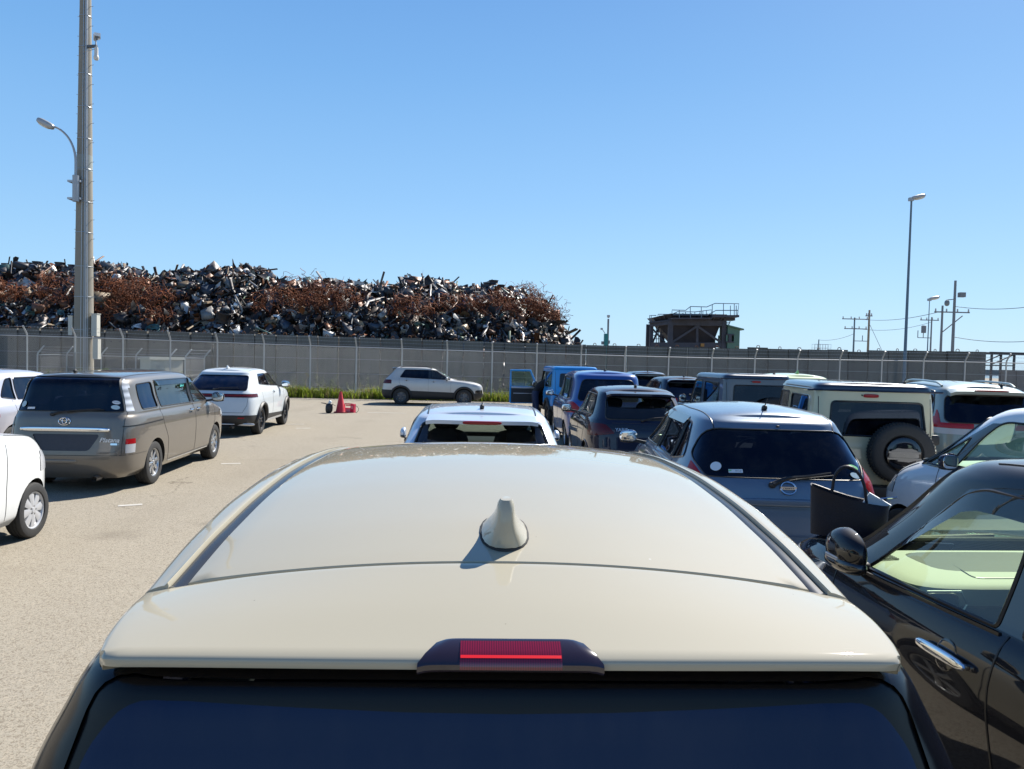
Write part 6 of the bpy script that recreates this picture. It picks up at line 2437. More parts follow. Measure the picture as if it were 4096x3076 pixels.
def blue_mpv():
    L, W, H = 4.26, 1.78, 1.73
    xc, xwt, xt, xrt, zr, zc, xb = 3.55, 2.65, 0.10, 0.34, 1.06, 1.06, 2.15
    lv = hatch_levels(L, W, H, hf=0.90, xc=xc, zc=zc, xwt=xwt, zr=zr, xt=xt, xrt=xrt, wr=0.66, nr=8, wg=0.80, hump=0.12)
    c = Car('parked_car', 'deep blue tall hatchback between the azure jeep and the navy hatchback', 'car', lv, (2.05, 15.95), 92, P['deep_blue'], crown=0.045)
    c.rear_window([(-0.66, 1.10), (0.66, 1.10), (0.54, 1.55), (-0.54, 1.55)], M['tint'], 0.10, 0.01)
    c.windshield([(-0.68, 1.10), (0.68, 1.10), (0.55, 1.56), (-0.55, 1.56)], M['clear'])
    std_windows(c, L, H, xc, xwt, xt, xrt, zr, zc, xb)
    c.rear_region('tail_lamp', [(0.50, 0.86), (0.95, 0.84), (0.95, 1.06), (0.74, 1.08)], M['red_lens'], 0.03, 0.004, 0.5, mirror=True)
    c.rear_region('reverse_lamp', [(0.44, 0.90), (0.64, 0.88), (0.70, 0.97), (0.50, 0.98)], M['clear_lens'], 0.02, 0.006, 0.3, mirror=True)
    c.arch(0.72, 0.31, 0.35, None)
    c.arch(3.46, 0.31, 0.35, None)
    c.finish()
    c.wheels(0.72, 3.46, 0.305, 0.19, 'alloy', 7)
    std_seams(c, L, H, xc, xb, 0.9, zr, zc, xwt)
    c.seam([(0.15, 0.93), (1.2, 0.94)], 'y', 0.008, 'sliding_rail')
    c.handle(2.30, 0.96)
    c.handle(2.0, 0.96)
    c.mirrors(3.08, 1.09)
    c.antenna(0.75, 0, 'rod', l=0.05)
    c.cabin(2.45, 0.70, rear_row=[1.4], dash_x=3.35, dash_z=1.06)
    return c


def navy_hatch():
    L, W, H = 3.94, 1.74, 1.54
    xc, xwt, xt, xrt, zr, zc, xb = 3.0, 2.2, 0.16, 0.60, 1.02, 0.99, 1.72
    lv = hatch_levels(L, W, H, hf=0.78, xc=xc, zc=zc, xwt=xwt, zr=zr, xt=xt, xrt=xrt, wr=0.60, nr=6.2, roof_drop=0.02)
    c = Car('parked_car', 'navy hatchback with a dark tail lamp band and roof spoiler', 'car', lv, (2.08, 11.75), 91.4, P['navy'], crown=0.04)
    c.rear_window([(-0.60, 1.04), (0.60, 1.04), (0.53, 1.37), (-0.53, 1.37)], M['tint_light'], 0.07, 0.01, xmax=0.95)
    c.windshield([(-0.66, 1.02), (0.66, 1.02), (0.52, 1.39), (-0.52, 1.39)], M['clear'])
    std_windows(c, L, H, xc, xwt, xt, xrt, zr, zc, xb, 'clear', 'tint_mid', False, dz=0.07)
    c.rear_region('tail_lamp', [(0.46, 0.83), (0.95, 0.75), (0.95, 0.98), (0.60, 0.965)], M['dark_red'], 0.03, 0.006, 0.5, mirror=True)
    c.rear_region('lamp_band', [(-0.58, 0.885), (0.58, 0.885), (0.62, 0.965), (-0.62, 0.965)], M['gloss_black'], 0.01, 0.003, 0.3)
    c.rear_region('reverse_lamp', [(0.45, 0.85), (0.57, 0.83), (0.60, 0.90), (0.50, 0.92)], M['smoke_lens'], 0.02, 0.008, 0.3, mirror=True, src=0)
    c.arch(0.70, 0.31, 0.35, P['navy'], 0.012)
    c.arch(3.25, 0.31, 0.35, P['navy'], 0.012)
    c.finish()
    c.wheels(0.70, 3.25, 0.305, 0.185, 'alloy', 10)
    std_seams(c, L, H, xc, xb, 0.85, zr, zc, xwt)
    c.rear_text('YARIS', 0.36, 0.885, 0.075, M['silver_trim'], 'badge', 0.0, bold=0.0015)
    c.seam([(-0.5, 0.985), (0.5, 0.985)], 'x', 0.004, 'tailgate_seam')
    c.wiper(0.02, 1.03, -0.44, 1.07)
    c.handle(1.88, 0.93)
    c.mirrors(2.62, 1.02, size=(0.13, 0.20, 0.15))
    c.spoiler(xrt, 0.20, 0.55, 0.03, 0.035)
    c.antenna(0.95, 0, 'rod', l=0.03)
    c.cabin(1.90, 0.58, rear_row=[0.95], dash_x=2.75, dash_z=0.98)
    return c


def note():
    L, W, H = 4.10, 1.76, 1.575
    xc, xwt, xt, xrt, zr, zc, xb = 3.15, 2.30, 0.14, 0.50, 1.03, 1.03, 1.85
    lv = hatch_levels(L, W, H, hf=0.80, xc=xc, zc=zc, xwt=xwt, zr=zr, xt=xt, xrt=xrt, wr=0.60, nr=6.0, roof_drop=0.035, wg=0.80)
    c = Car('parked_car', 'steel blue hatchback with a round emblem and a round white sticker on its rear window', 'car', lv, (2.24, 6.05), 87.5, P['note'], crown=0.045, nh=54)
    c.rear_window([(-0.63, 1.025), (0.63, 1.025), (0.715, 1.15), (0.58, 1.395), (-0.58, 1.395), (-0.715, 1.15)], M['tint'], [0.02, 0.02, 0.08, 0.12, 0.12, 0.08], 0.006, xmax=0.9)
    c.windshield([(-0.66, 1.08), (0.66, 1.08), (0.53, 1.43), (-0.53, 1.43)], M['clear'])
    std_windows(c, L, H, xc, xwt, xt, xrt, zr, zc, xb, 'clear', 'tint', True, xd=0.98)
    c.rear_region('tail_lamp', [(0.64, 0.995), (0.71, 1.12), (0.77, 1.23), (0.98, 1.23), (0.98, 0.84), (0.74, 0.84), (0.69, 0.92)], M['red_lens'], 0.02, 0.005, 0.42, mirror=True)
    c.rear_region('reverse_lamp', [(0.72, 0.77), (0.98, 0.77), (0.98, 0.835), (0.73, 0.835)], M['clear_lens'], 0.015, 0.004, 0.36, mirror=True)
    c.rear_region('plate_recess', [(-0.40, 0.58), (0.40, 0.58), (0.44, 0.80), (-0.44, 0.80)], P['note'], 0.03, -0.016, 0.3)
    c.arch(0.70, 0.30, 0.345, None)
    c.arch(3.28, 0.30, 0.345, None)
    c.finish()
    c.wheels(0.70, 3.28, 0.30, 0.185, 'alloy', 7)
    std_seams(c, L, H, xc, xb, 0.92, zr, zc, xwt)
    for sg in (-1, 1):
        c.seam([(0.66, sg * 0.52), (1.4, sg * 0.555), (2.2, sg * 0.54)], 'z', 0.006, 'roof_seam', False)
        c.seam([(0.50, sg * 0.505), (0.66, sg * 0.52)], 'z', 0.005, 'roof_seam', False)
        rows = []
        for x0, x1 in ((1.0, 1.82), (1.84, 2.36)):
            rows = []
            for t in np.linspace(0, 1, 14):
                x = x0 + (x1 - x0) * t
                rows.append([tuple(c.side(x, 1.455 - q * 0.075, sg, 0.004 + 0.022 * q)[0]) for q in (0, 0.4, 0.8, 1.0)])
            grid('rain_visor', rows, M['visor_solid'], c.root)
    # tailgate grip lip over the plate
    g = MB().sbox(c.rear(-0.02, 0.845, 0.010)[0], (0.05, 0.94, 0.060), 4.5, 32, 10)
    g.build('tailgate_lip', P['note'], c.root, True)
    fr = c.badge_frame(-0.01, 0.955, 0.010)
    e = MB().tube([fr @ Vector((0.060 * math.cos(a), 0.051 * math.sin(a), 0)) for a in np.linspace(0, 2 * math.pi, 29)[:-1]], 0.007, 6, closed=True)
    e.beam(fr @ Vector((-0.064, 0, 0.002)), fr @ Vector((0.064, 0, 0.002)), 0.012, 0.022)
    e.build('emblem', M['chrome'], c.root, True)
    fr = c.badge_frame(-0.01, 0.955, 0.0185)
    text_mesh('emblem_text', 'NISSAN', 0.026, M['plastic'], c.root, fr, 0.0008, 0, offset=0.0005)
    c.wiper(0.115, 0.975, -0.36, 1.065, k=1.5)
    c.sticker(0.545, 1.10, 0.09, 0.09, M['white_vinyl'], True)
    c.sticker(0.395, 1.072, 0.115, 0.034, M['white_vinyl'], False)
    c.sticker(0.44, 1.074, 0.026, 0.014, M['green_vinyl'], True, 0.006)
    c.rear_text('RECYCLED', 0.372, 1.072, 0.011, M['plastic'], 'sticker_text', 0, 0.006, 0.0002)
    c.sticker(-0.585, 1.12, 0.095, 0.05, M['green_vinyl'], True)
    c.sticker(-0.58, 1.06, 0.095, 0.055, M['sticker_blue'], True)
    c.antenna(0.80, 0.0, 'rod', l=0.10)
    MB().sbox(c.rear(-0.03, 1.422, 0.006)[0], (0.018, 0.03, 0.016), 2.5, 12, 8).build('washer_nozzle', M['plastic'], c.root, True)
    c.handle(2.02, 0.93)
    c.handle(1.08, 0.95)
    c.mirrors(2.66, 1.05, M['chrome'], size=(0.13, 0.20, 0.15))
    c.cabin(1.95, 0.58, rear_row=[0.95], dash_x=2.85, dash_z=1.0)
    return c


def small_suv(label, rear, heading, body, roof, H=1.62):
    L, W = 4.3, 1.78
    xc, xwt, xt, xrt, zr, zc, xb = 3.25, 2.4, 0.14, 0.62, 1.06, 1.06, 1.9
    lv = hatch_levels(L, W, H, hf=0.88, xc=xc, zc=zc, xwt=xwt, zr=zr, xt=xt, xrt=xrt, wr=0.60, nr=5)
    c = Car('parked_car', label, 'car', lv, rear, heading, body, crown=0.045)
    c.rear_window([(-0.66, 1.10), (0.66, 1.10), (0.55, H - 0.165), (-0.55, H - 0.165)], M['tint'], 0.07, 0.01)
    c.windshield([(-0.68, 1.10), (0.68, 1.10), (0.55, H - 0.14), (-0.55, H - 0.14)], M['clear'])
    std_windows(c, L, H, xc, xwt, xt, xrt, zr, zc, xb, 'tint_mid')
    if roof is not body:
        c.above('roof', H - 0.12, roof, off=0.001)
    c.rear_region('tail_lamp', [(0.40, 0.88), (0.95, 0.86), (0.95, 1.0), (0.40, 1.0)], M['red_lens'], 0.02, 0.004, 0.4, mirror=True)
    c.arch(0.80, 0.34, 0.39, M['plastic'], 0.035)
    c.arch(3.42, 0.34, 0.39, M['plastic'], 0.035)
    c.finish()
    c.wheels(0.80, 3.42, 0.335, 0.21, 'alloy', 5)
    c.spoiler(xrt, 0.16, 0.56, 0.02, 0.03, roof)
    c.wiper(0.05, 1.08, -0.42, 1.13)
    c.antenna(0.95, 0, 'rod', l=0.03)
    c.mirrors(2.85, 1.09)
    c.cabin(2.05, 0.68, rear_row=[1.05], dash_x=3.0, dash_z=1.06)
    return c


def lime_car():
    L, W, H = 3.8, 1.67, 1.75
    xc, xwt, xt, xrt, zr, zc, xb = 3.05, 2.35, 0.08, 0.26, 1.04, 1.06, 1.75
    lv = hatch_levels(L, W, H, hf=0.88, xc=xc, zc=zc, xwt=xwt, zr=zr, xt=xt, xrt=xrt, wr=0.60, nr=7)
    c = Car('parked_car', 'pale lime car whose roof and green fin show over the cream jeep', 'car', lv, (6.85, 17.6), 90, P['lime'], crown=0.05)
    c.rear_window([(-0.62, 1.08), (0.62, 1.08), (0.54, 1.53), (-0.54, 1.53)], M['tint'], 0.06, 0.01)
    c.windshield([(-0.64, 1.10), (0.64, 1.10), (0.54, 1.55), (-0.54, 1.55)], M['clear'])
    std_windows(c, L, H, xc, xwt, xt, xrt, zr, zc, xb)
    c.rear_region('tail_lamp', [(0.66, 0.7), (0.95, 0.7), (0.95, 1.02), (0.66, 1.02)], M['red_lens'], 0.02, 0.004, 0.2, mirror=True)
    c.arch(0.62, 0.30, 0.34, None)
    c.arch(3.1, 0.30, 0.34, None)
    c.finish()
    c.wheels(0.62, 3.1, 0.295, 0.17, 'hubcap', 7)
    c.antenna(0.75, 0, 'fin', M['green_fin'])
    c.mirrors(2.6, 1.1)
    c.cabin(1.9, 0.62, rear_row=[0.9], dash_x=2.8, dash_z=1.06)
    return c


M['green_fin'] = paint('green_fin_paint', (0.25, 0.50, 0.16), 0, 0.4)


def sage_wagon():
    L, W, H = 4.6, 1.74, 1.74
    xc, xwt, xt, xrt, zr, zc, xb = 3.65, 2.75, 0.10, 0.42, 1.10, 1.08, 2.2
    lv = hatch_levels(L, W, H, hf=0.90, xc=xc, zc=zc, xwt=xwt, zr=zr, xt=xt, xrt=xrt, wr=0.64, nr=7, roof_drop=0.04, wg=0.80)
    c = Car('parked_car', 'pale sage wagon with roof rails and red and clear tail lamps', 'car', lv, (7.72, 12.1), 80, P['sage'], crown=0.055)
    c.rear_window([(-0.70, 1.09), (0.70, 1.09), (0.61, 1.535), (-0.61, 1.535)], M['tint'], 0.10, 0.01)
    c.windshield([(-0.68, 1.12), (0.68, 1.12), (0.56, 1.58), (-0.56, 1.58)], M['clear'])
    std_windows(c, L, H, xc, xwt, xt, xrt, zr, zc, xb)
    c.rear_region('tail_lamp', [(0.30, 1.0), (0.95, 1.0), (0.95, 1.08), (0.30, 1.08)], M['red_lens'], 0.01, 0.006, 0.5, mirror=True)
    c.rear_region('tail_lamp', [(0.735, 1.08), (0.95, 1.08), (0.95, 1.28), (0.715, 1.28)], M['red_lens'], 0.01, 0.006, 0.5, mirror=True)
    c.rear_region('reverse_lamp', [(0.30, 0.90), (0.95, 0.91), (0.95, 0.997), (0.30, 0.997)], M['clear_lens'], 0.01, 0.006, 0.48, mirror=True)
    c.arch(0.85, 0.32, 0.36, None)
    c.arch(3.60, 0.32, 0.36, None)
    c.finish()
    c.wheels(0.85, 3.60, 0.315, 0.2, 'alloy', 7)
    std_seams(c, L, H, xc, xb, 0.95, zr, zc, xwt)
    sp, e = c.spoiler(xrt, 0.22, 0.60, 0.045, 0.05)
    MB().sbox((e[0] + 0.03, 0, e[1] + 0.012), (0.05, 0.52, 0.030), 3).build('high_brake_lamp', M['red_lens'], c.root, True)
    for sg in (-1, 1):
        r_ = [c.top(x, sg * 0.56, 0.010 + 0.045 * min(1, (1 - abs(2 * (x - 0.75) / 1.9 - 1)) * 5))[0] for x in np.linspace(0.75, 2.65, 18)]
        MB().tube(r_, 0.018, 6).build('roof_rail', P['sage'], c.root, True)
    c.antenna(0.62, -0.30, 'rod', l=0.04)
    c.mirrors(3.2, 1.12)
    c.handle(2.35, 0.98)
    c.cabin(2.45, 0.72, rear_row=[1.4], dash_x=3.45, dash_z=1.08)
    return c


def ice_kei():
    L, W, H = 3.395, 1.475, 1.70
    xc, xwt, xt, xrt, zr, zc, xb = 2.96, 2.02, 0.05, 0.20, 1.05, 1.02, 1.42
    lv = hatch_levels(L, W, H, hf=0.80, xc=xc, zc=zc, xwt=xwt, zr=zr, xt=xt, xrt=xrt, wr=0.575, nr=8, nf=4.2, tail=0.03, hump=0.13, hx=0.22, wg=0.69, gr=4.5)
    c = Car('parked_car', 'ice grey small car with a navy door mirror at the right edge', 'car', lv, (5.24, 4.88), 104, P['ice'], crown=0.03)
    c.rear_window([(-0.58, 1.08), (0.58, 1.08), (0.52, 1.50), (-0.52, 1.50)], M['tint'], 0.05, 0.008)
    c.windshield([(-0.60, 1.06), (0.60, 1.06), (0.50, 1.52), (-0.50, 1.52)], M['clear'], 0.07)
    zt = 1.515
    c.side_window([(1.47, 1.06), (2.26, 1.05), (2.02, 1.36), (1.82, zt), (1.46, zt)], M['clear'], r=[.03, .03, .10, .10, .03])
    c.side_window([(2.33, 1.055), (2.66, 1.05), (2.16, 1.35)], M['clear'], 'quarter_window', [0.02, 0.05, 0.03])
    c.side_region('pillar_trim', [(2.25, 1.03), (2.74, 1.03), (2.70, 1.075), (1.95, 1.49), (1.82, 1.50)], M['gloss_black'], 0.02, 0.002, 0, 0, 0.25)
    c.side_window([(0.40, 1.07), (1.36, 1.06), (1.36, zt), (0.44, zt)], M['tint'])
    c.side_region('pillar_trim', [(1.355, 1.055), (1.475, 1.055), (1.465, zt), (1.355, zt)], M['gloss_black'], 0, 0.001, 0, 0, 0.3)
    c.rear_region('tail_lamp', [(0.60, 0.62), (0.9, 0.62), (0.9, 0.98), (0.60, 0.98)], M['red_lens'], 0.02, 0.004, 0.15, mirror=True)
    c.front_region('headlamp', [(0.40, 0.70), (0.95, 0.70), (0.95, 0.88), (0.46, 0.86)], M['clear_lens'], 0.07, 0.006, 0.36, mirror=True)
    c.front_region('grille', [(-0.36, 0.68), (0.36, 0.68), (0.38, 0.80), (-0.38, 0.80)], M['plastic'], 0.02, -0.004)
    c.front_region('air_intake', [(-0.5, 0.30), (0.5, 0.30), (0.46, 0.42), (-0.46, 0.42)], M['plastic'], 0.02, -0.006)
    c.arch(0.42, 0.285, 0.325, None)
    c.arch(2.86, 0.285, 0.325, None)
    c.finish()
    c.wheels(0.42, 2.86, 0.282, 0.16, 'alloy', 8, rimfrac=0.66)
    c.seam([(2.44, 1.03), (2.40, 0.62), (2.36, 0.28)])
    c.seam([(1.41, 1.05), (1.41, 0.28)])
    c.seam([(0.60, 1.05), (0.64, 0.7), (0.84, 0.45), (0.88, 0.28)])
    for sg in (-1, 1):
        c.seam([(2.78, sg * 0.575), (2.98, sg * 0.575), (3.16, sg * 0.545)], 'z', 0.005, 'bonnet_seam', False)
    c.handle(1.55, 0.94)
    c.mirrors(2.12, 1.09, P['navy'], size=(0.12, 0.19, 0.15))
    c.cabin(1.62, 0.62, rear_row=[0.75], dash_x=2.45, dash_z=1.04, dash=M['dash_light'], seat=M['seat_beige'])
    # papers propped on the dashboard
    MB().box((c.o + 2.10, -0.30, 1.20), (0.006, 0.32, 0.24), Matrix.Rotation(R(-20), 3, 'Y')).build('paper_sheet', M['paper'], c.root)
    return c


def ink_car():
    L, W, H = 4.40, 1.80, 1.635
    xc, xwt, xt, xrt, zr, zc, xb = 3.66, 2.90, 0.12, 0.55, 0.98, 0.99, 2.20
    lv = hatch_levels(L, W, H, zb=0.24, hf=0.83, xc=xc, zc=zc, xwt=xwt, zr=zr, xt=xt, xrt=xrt, wr=0.62, nr=6, nf=4.6, wg=0.80, hump=0.13, hx=0.34, gr=5.5, lean=0.03)
    c = Car('parked_car', 'ink black car at the lower right with a chrome door handle and pale dashboard', 'car', lv, (2.83, 0.62), 95, P['ink'], crown=0.05, nh=60, sub=8)
    c.rear_window([(-0.66, 1.03), (0.66, 1.03), (0.56, 1.48), (-0.56, 1.48)], M['tint'], 0.06, 0.01)
    c.windshield([(-0.67, 1.0), (0.67, 1.0), (0.545, 1.485), (-0.545, 1.485)], M['yellow_glass'], 0.07)
    zt = 1.465
    c.side_window([(2.27, 0.995), (3.16, 0.975), (3.00, 1.12), (2.66, 1.42), (2.54, zt), (2.25, zt)], M['yellow_glass'], r=[0.02, 0.03, 0.08, 0.09, 0.06, 0.02])
    c.side_window([(0.98, 1.03), (2.14, 0.998), (2.13, zt), (1.12, zt)], M['tint'], r=[0.06, .02, .02, .06])
    c.side_region('pillar_trim', [(2.135, 0.99), (2.275, 0.99), (2.255, zt + .003), (2.125, zt + .003)], M['gloss_black'], 0, 0.001, 0, 0, 0.3)
    c.front_region('headlamp', [(0.44, 0.74), (0.98, 0.76), (0.98, 0.885), (0.50, 0.86)], M['clear_lens'], 0.03, 0.005, 0.55, mirror=True)
    c.front_region('grille', [(-0.44, 0.60), (0.44, 0.60), (0.46, 0.82), (-0.46, 0.82)], M['plastic'], 0.03, -0.006)
    c.rear_region('tail_lamp', [(0.5, 0.86), (0.98, 0.84), (0.98, 1.02), (0.5, 1.0)], M['red_lens'], 0.02, 0.004, 0.4, mirror=True)
    c.arch(0.84, 0.335, 0.385, None)
    c.arch(3.50, 0.335, 0.385, None)
    c.finish()
    c.wheels(0.84, 3.50, 0.33, 0.21, 'alloy', 7)
    c.seam([(3.36, 0.93), (3.34, 0.70), (3.20, 0.42), (3.05, 0.30)], r=0.0045)
    c.seam([(2.20, 0.985), (2.20, 0.80), (2.16, 0.55), (2.13, 0.30)], r=0.0045)
    c.seam([(2.13, 0.30), (3.05, 0.30)])
    c.seam([(1.02, 1.02), (1.02, 0.85), (1.22, 0.6), (1.28, 0.30)])
    for sg in (-1, 1):
        c.seam([(3.62, sg * 0.70), (3.85, sg * 0.71), (4.08, sg * 0.68)], 'z', 0.005, 'bonnet_seam', False)
        c.seam([(0.75, sg * 0.555), (1.5, sg * 0.585), (2.6, sg * 0.57)], 'z', 0.006, 'roof_seam', False)
    c.seam([(2.24, 0.978), (3.20, 0.957)], 'y', 0.010, 'belt_moulding')
    c.handle(2.44, 0.825, M['chrome'], l=0.30, big=True)
    c.handle(1.30, 0.83, M['chrome'], l=0.24)
    c.mirrors(3.19, 1.01, P['ink'], size=(0.16, 0.29, 0.215), folded=True)
    for sg in (-1, 1):     # smoked rain visor along the top of the front door glass
        rows = []
        pts = [(2.24, zt), (2.38, zt), (2.53, zt - 0.006), (2.64, 1.435), (2.76, 1.335), (2.88, 1.228), (3.00, 1.122), (3.10, 1.025)]
        for k, (x, z) in enumerate(pts):
            d_ = 0.085 if k < 4 else 0.085 * (1 - (k - 3) / 5.5)
            rows.append([tuple(c.side(x - 0.25 * q * d_ * (k > 2), z + 0.012 - q * (d_ + 0.012), sg, 0.004 + 0.022 * q)[0]) for q in (0, 0.35, 0.7, 1.0)])
        grid('rain_visor', rows, M['visor_solid'], c.root)
    c.cabin(2.15, 0.56, rear_row=[1.1], dash_x=3.30, dash_z=0.94, dash=M['dash_dark'])
    # deep pale dash top with vents and a lid, sunlit through the windscreen
    dt = MB().sbox((c.o + 3.24, 0, 0.905), (0.70, 1.42, 0.12), 6, 36, 12)
    d_o = dt.build('dash_top', M['pale_dash'], c.root, True)
    v = MB()
    for y in (0.60, -0.60):
        for k in range(5):
            v.box((c.o + 3.34 + k * 0.018, y, 0.968), (0.008, 0.15, 0.006))
        v.sbox((c.o + 2.885, y, 0.885), (0.03, 0.16, 0.10), 4)
    v.build('air_vent', M['plastic'], d_o)
    vf = MB()
    for y in (0.60, -0.60):
        vf.tube([Vector((c.o + 2.868, y + a, 0.885 + b)) for a, b in ((-0.11, 0), (-0.08, 0.058), (0.08, 0.058), (0.11, 0), (0.08, -0.058), (-0.08, -0.058))], 0.006, 5, closed=True)
    vf.build('vent_frame', M['silver_trim'], d_o, True)
    lid = [Vector((c.o + a, b, 0.9655)) for a, b in rpoly([(3.0, -0.10), (3.0, 0.36), (3.26, 0.30), (3.26, -0.04)], 0.05)]
    MB().tube(lid, 0.003, 4, closed=True).build('lid_seam', M['trim'], d_o)
    ww = MB()
    ww.tube([Vector((c.o + 3.64, 0.45, 1.005)), Vector((c.o + 3.68, -0.25, 1.015))], 0.010, 5)
    ww.build('windscreen_wiper', M['plastic'], c.root, True)
    for sg in (-1, 1):
        dc = MB()
        dc.sbox((c.o + 2.7, sg * 0.76, 0.76), (0.9, 0.10, 0.40), 6)
        dc.build('door_card', M['dash_dark'], c.root, True)
    return c

TOTE_LOC = (1.97, 4.40, 0.985)
PERSON_LOC = (0.72, 23.80, 0)
PERSON_RZ = R(8)

# ------------------------------------------------------------------ place the cars
beige_car()
silver_car()
minivan()
white_suv()
white_kei()
lavender_car()
greige_suv()
jeep('bright azure jeep with its driver door open', (1.88, 22.24), 98, P['azure'], P['azure'], door_open=True)
blue_mpv()
navy_hatch()
note()
jeep('slate grey jeep with a spare wheel, between the navy cars and the cream jeep', (4.74, 14.6), 93.5, P['slate'], P['blueblack'])
jeep('cream jeep with a blue black roof and a large spare wheel on its tailgate', (4.20, 8.78), 82, P['cream'], P['blueblack'])
small_suv('white crossover with a dark roof, farthest back in the right-hand cars', (4.8, 26.0), 91, P['pearl'], P['blueblack'])
small_suv('dark blue crossover tucked in beside the slate grey jeep', (4.9, 20.6), 93, P['navy'], P['navy'], 1.56)
lime_car()
sage_wagon()
ice_kei()
INK = ink_car()

# ------------------------------------------------------------------ tall concrete pole with its fittings
M['pole_concrete'] = concrete_mat('pole_concrete', (0.165, 0.152, 0.125), (0.25, 0.233, 0.195))
M['cabinet'] = simple('cabinet_paint', (0.52, 0.51, 0.45), 0.5, noise=0.06, nscale=4)
M['lamp_grey'] = simple('lamp_housing_grey', (0.36, 0.37, 0.38), 0.4, metal=0.3)
M['lamp_glass'] = simple('lamp_diffuser', (0.62, 0.60, 0.55), 0.25)
pp = at_y(335, 1340, 36.2)
PX, PY = pp.x, 36.2
pole = empty('utility_pole', (PX, PY, 0), 0, 'tall thick concrete pole with step bolts at the left', 'pole')
mb = MB()
HP = 24.0
mb.lathe([(0.45 - 0.0115 * z, z) for z in np.linspace(0, HP, 24)], 40)
mb.build('shaft', M['pole_concrete'], pole, True)
rad = lambda z: 0.45 - 0.0115 * z
for a, r_ in ((-1.05, 0.022), (-0.90, 0.034), (-0.72, 0.018), (-1.35, 0.016)):
    MB().tube([Vector((math.cos(a) * (rad(z) + r_), math.sin(a) * (rad(z) + r_), z)) for z in np.linspace(0.2, HP, 30)], r_, 8).build('conduit', M['galv'] if r_ < 0.03 else M['lamp_grey'], pole, True)
for k, z in enumerate(np.arange(3.0, 23.5, 1.45)):
    z += random.uniform(-0.2, 0.2)
    n = 36
    MB().tube([Vector((math.cos(2 * math.pi * q / n) * (rad(z) + 0.008 + (0.045 if -1.3 < (2 * math.pi * q / n - 2 * math.pi if q > n / 2 else 2 * math.pi * q / n) < -0.6 else 0)), math.sin(2 * math.pi * q / n) * (rad(z) + 0.008 + (0.045 if -1.3 < (2 * math.pi * q / n - 2 * math.pi if q > n / 2 else 2 * math.pi * q / n) < -0.6 else 0)), z)) for q in range(n)], 0.012, 4, closed=True).build('steel_band', M['galv'], pole, True)
for k, z in enumerate(np.arange(2.6, 23.6, 0.45)):
    a = (math.pi - 0.1) if k % 2 else -0.1
    d = Vector((math.cos(a), math.sin(a), 0))
    MB().tube([d * (rad(z) - 0.02) + Vector((0, 0, z)), d * (rad(z) + 0.13) + Vector((0, 0, z)), d * (rad(z) + 0.135) + Vector((0, 0, z + 0.03))], 0.011, 5).build('step_bolt', M['galv_dull'], pole)
# cabinets strapped to the pole
for (dx, z, s) in ((0.62, 3.05, (0.26, 0.30, 1.05)), (0.68, 1.95, (0.24, 0.28, 1.0)), (-0.50, 3.0, (0.20, 0.3, 0.9))):
    MB().box((dx, -0.10, z), s).box((dx, -0.10, z + s[2] / 2 + 0.01), (s[0] + 0.05, s[1] + 0.05, 0.03)).build('strapped_box', M['cabinet'], pole)
MB().lathe([(rad(10.6) + 0.006, 10.25), (rad(11) + 0.006, 11.0)], 40, cap=False).build('painted_band', simple('grey_green_patch', (0.26, 0.28, 0.26), 0.8), pole, True)
# street lamp on a curved arm
lamp = empty('street_lamp', (PX, PY, 0), 0, 'curved arm street lamp clamped to the tall concrete pole', 'street lamp')
arm = []
for t in np.linspace(0, 1, 26):
    arm.append(Vector((-0.10 - 1.08 * max(0, (t - 0.22) / 0.78) ** 2.0, -0.56, 9.75 + 2.42 * (1 - (1 - min(1, t)) ** 1.45))))
MB().tube(arm, [0.062 - 0.022 * k / 25 for k in range(26)], 8).build('arm', M['lamp_grey'], lamp, True)
MB().tube([Vector((-0.10, -0.54, 8.75)), Vector((-0.10, -0.54, 9.95))], 0.15, 12).build('clamp_sleeve', M['lamp_grey'], lamp, True)
for z in (8.9, 9.7):
    MB().box((-0.20, -0.30, z), (0.60, 0.5, 0.09)).build('clamp_bracket', M['galv'], lamp)
e = arm[-1]
MB().sbox(e + Vector((-0.32, 0, 0.12)), (0.86, 0.38, 0.30), 3, 24, 12, Matrix.Rotation(R(26), 3, 'Y')).build('lamp_head', M['lamp_grey'], lamp, True)
MB().sbox(e + Vector((-0.37, 0, 0.045)), (0.62, 0.30, 0.20), 2.6, 20, 10, Matrix.Rotation(R(26), 3, 'Y')).build('lamp_glass', M['lamp_glass'], lamp, True)
# camera on a bracket
cm = empty('security_camera', (PX, PY, 0), 0, 'white security camera and dome on a short arm high on the concrete pole', 'security camera')
z0 = at_y(410, 195, PY).z
MB().beam((0.18, -0.2, z0), (0.70, -0.30, z0), 0.11, 0.11).build('bracket', simple('dark_bracket', (0.09, 0.10, 0.11), 0.5), cm)
MB().beam((0.66, -0.30, z0 - 0.05), (0.66, -0.30, z0 + 0.40), 0.045).build('mast', M['galv_dull'], cm)
MB().box((0.74, -0.33, z0 + 0.46), (0.26, 0.36, 0.15), Matrix.Rotation(0.5, 3, 'Z')).box((0.58, -0.30, z0 + 0.40), (0.04, 0.12, 0.30)).build('camera_body', M['white_vinyl'], cm)
MB().box((0.80, -0.44, z0 + 0.31), (0.10, 0.16, 0.18), Matrix.Rotation(0.4, 3, 'X')).build('sun_shade', simple('camera_shade', (0.10, 0.11, 0.12), 0.5), cm)
MB().lathe([(0.075, z0 - 0.06), (0.085, z0 - 0.22), (0.085, z0 - 0.40), (0.10, z0 - 0.46), (0.115, z0 - 0.50), (0.115, z0 - 0.57), (0.08, z0 - 0.64), (0.001, z0 - 0.67)], 16, c=(0.68, -0.30, 0), cap=False).build('dome', M['lamp_glass'], cm, True)
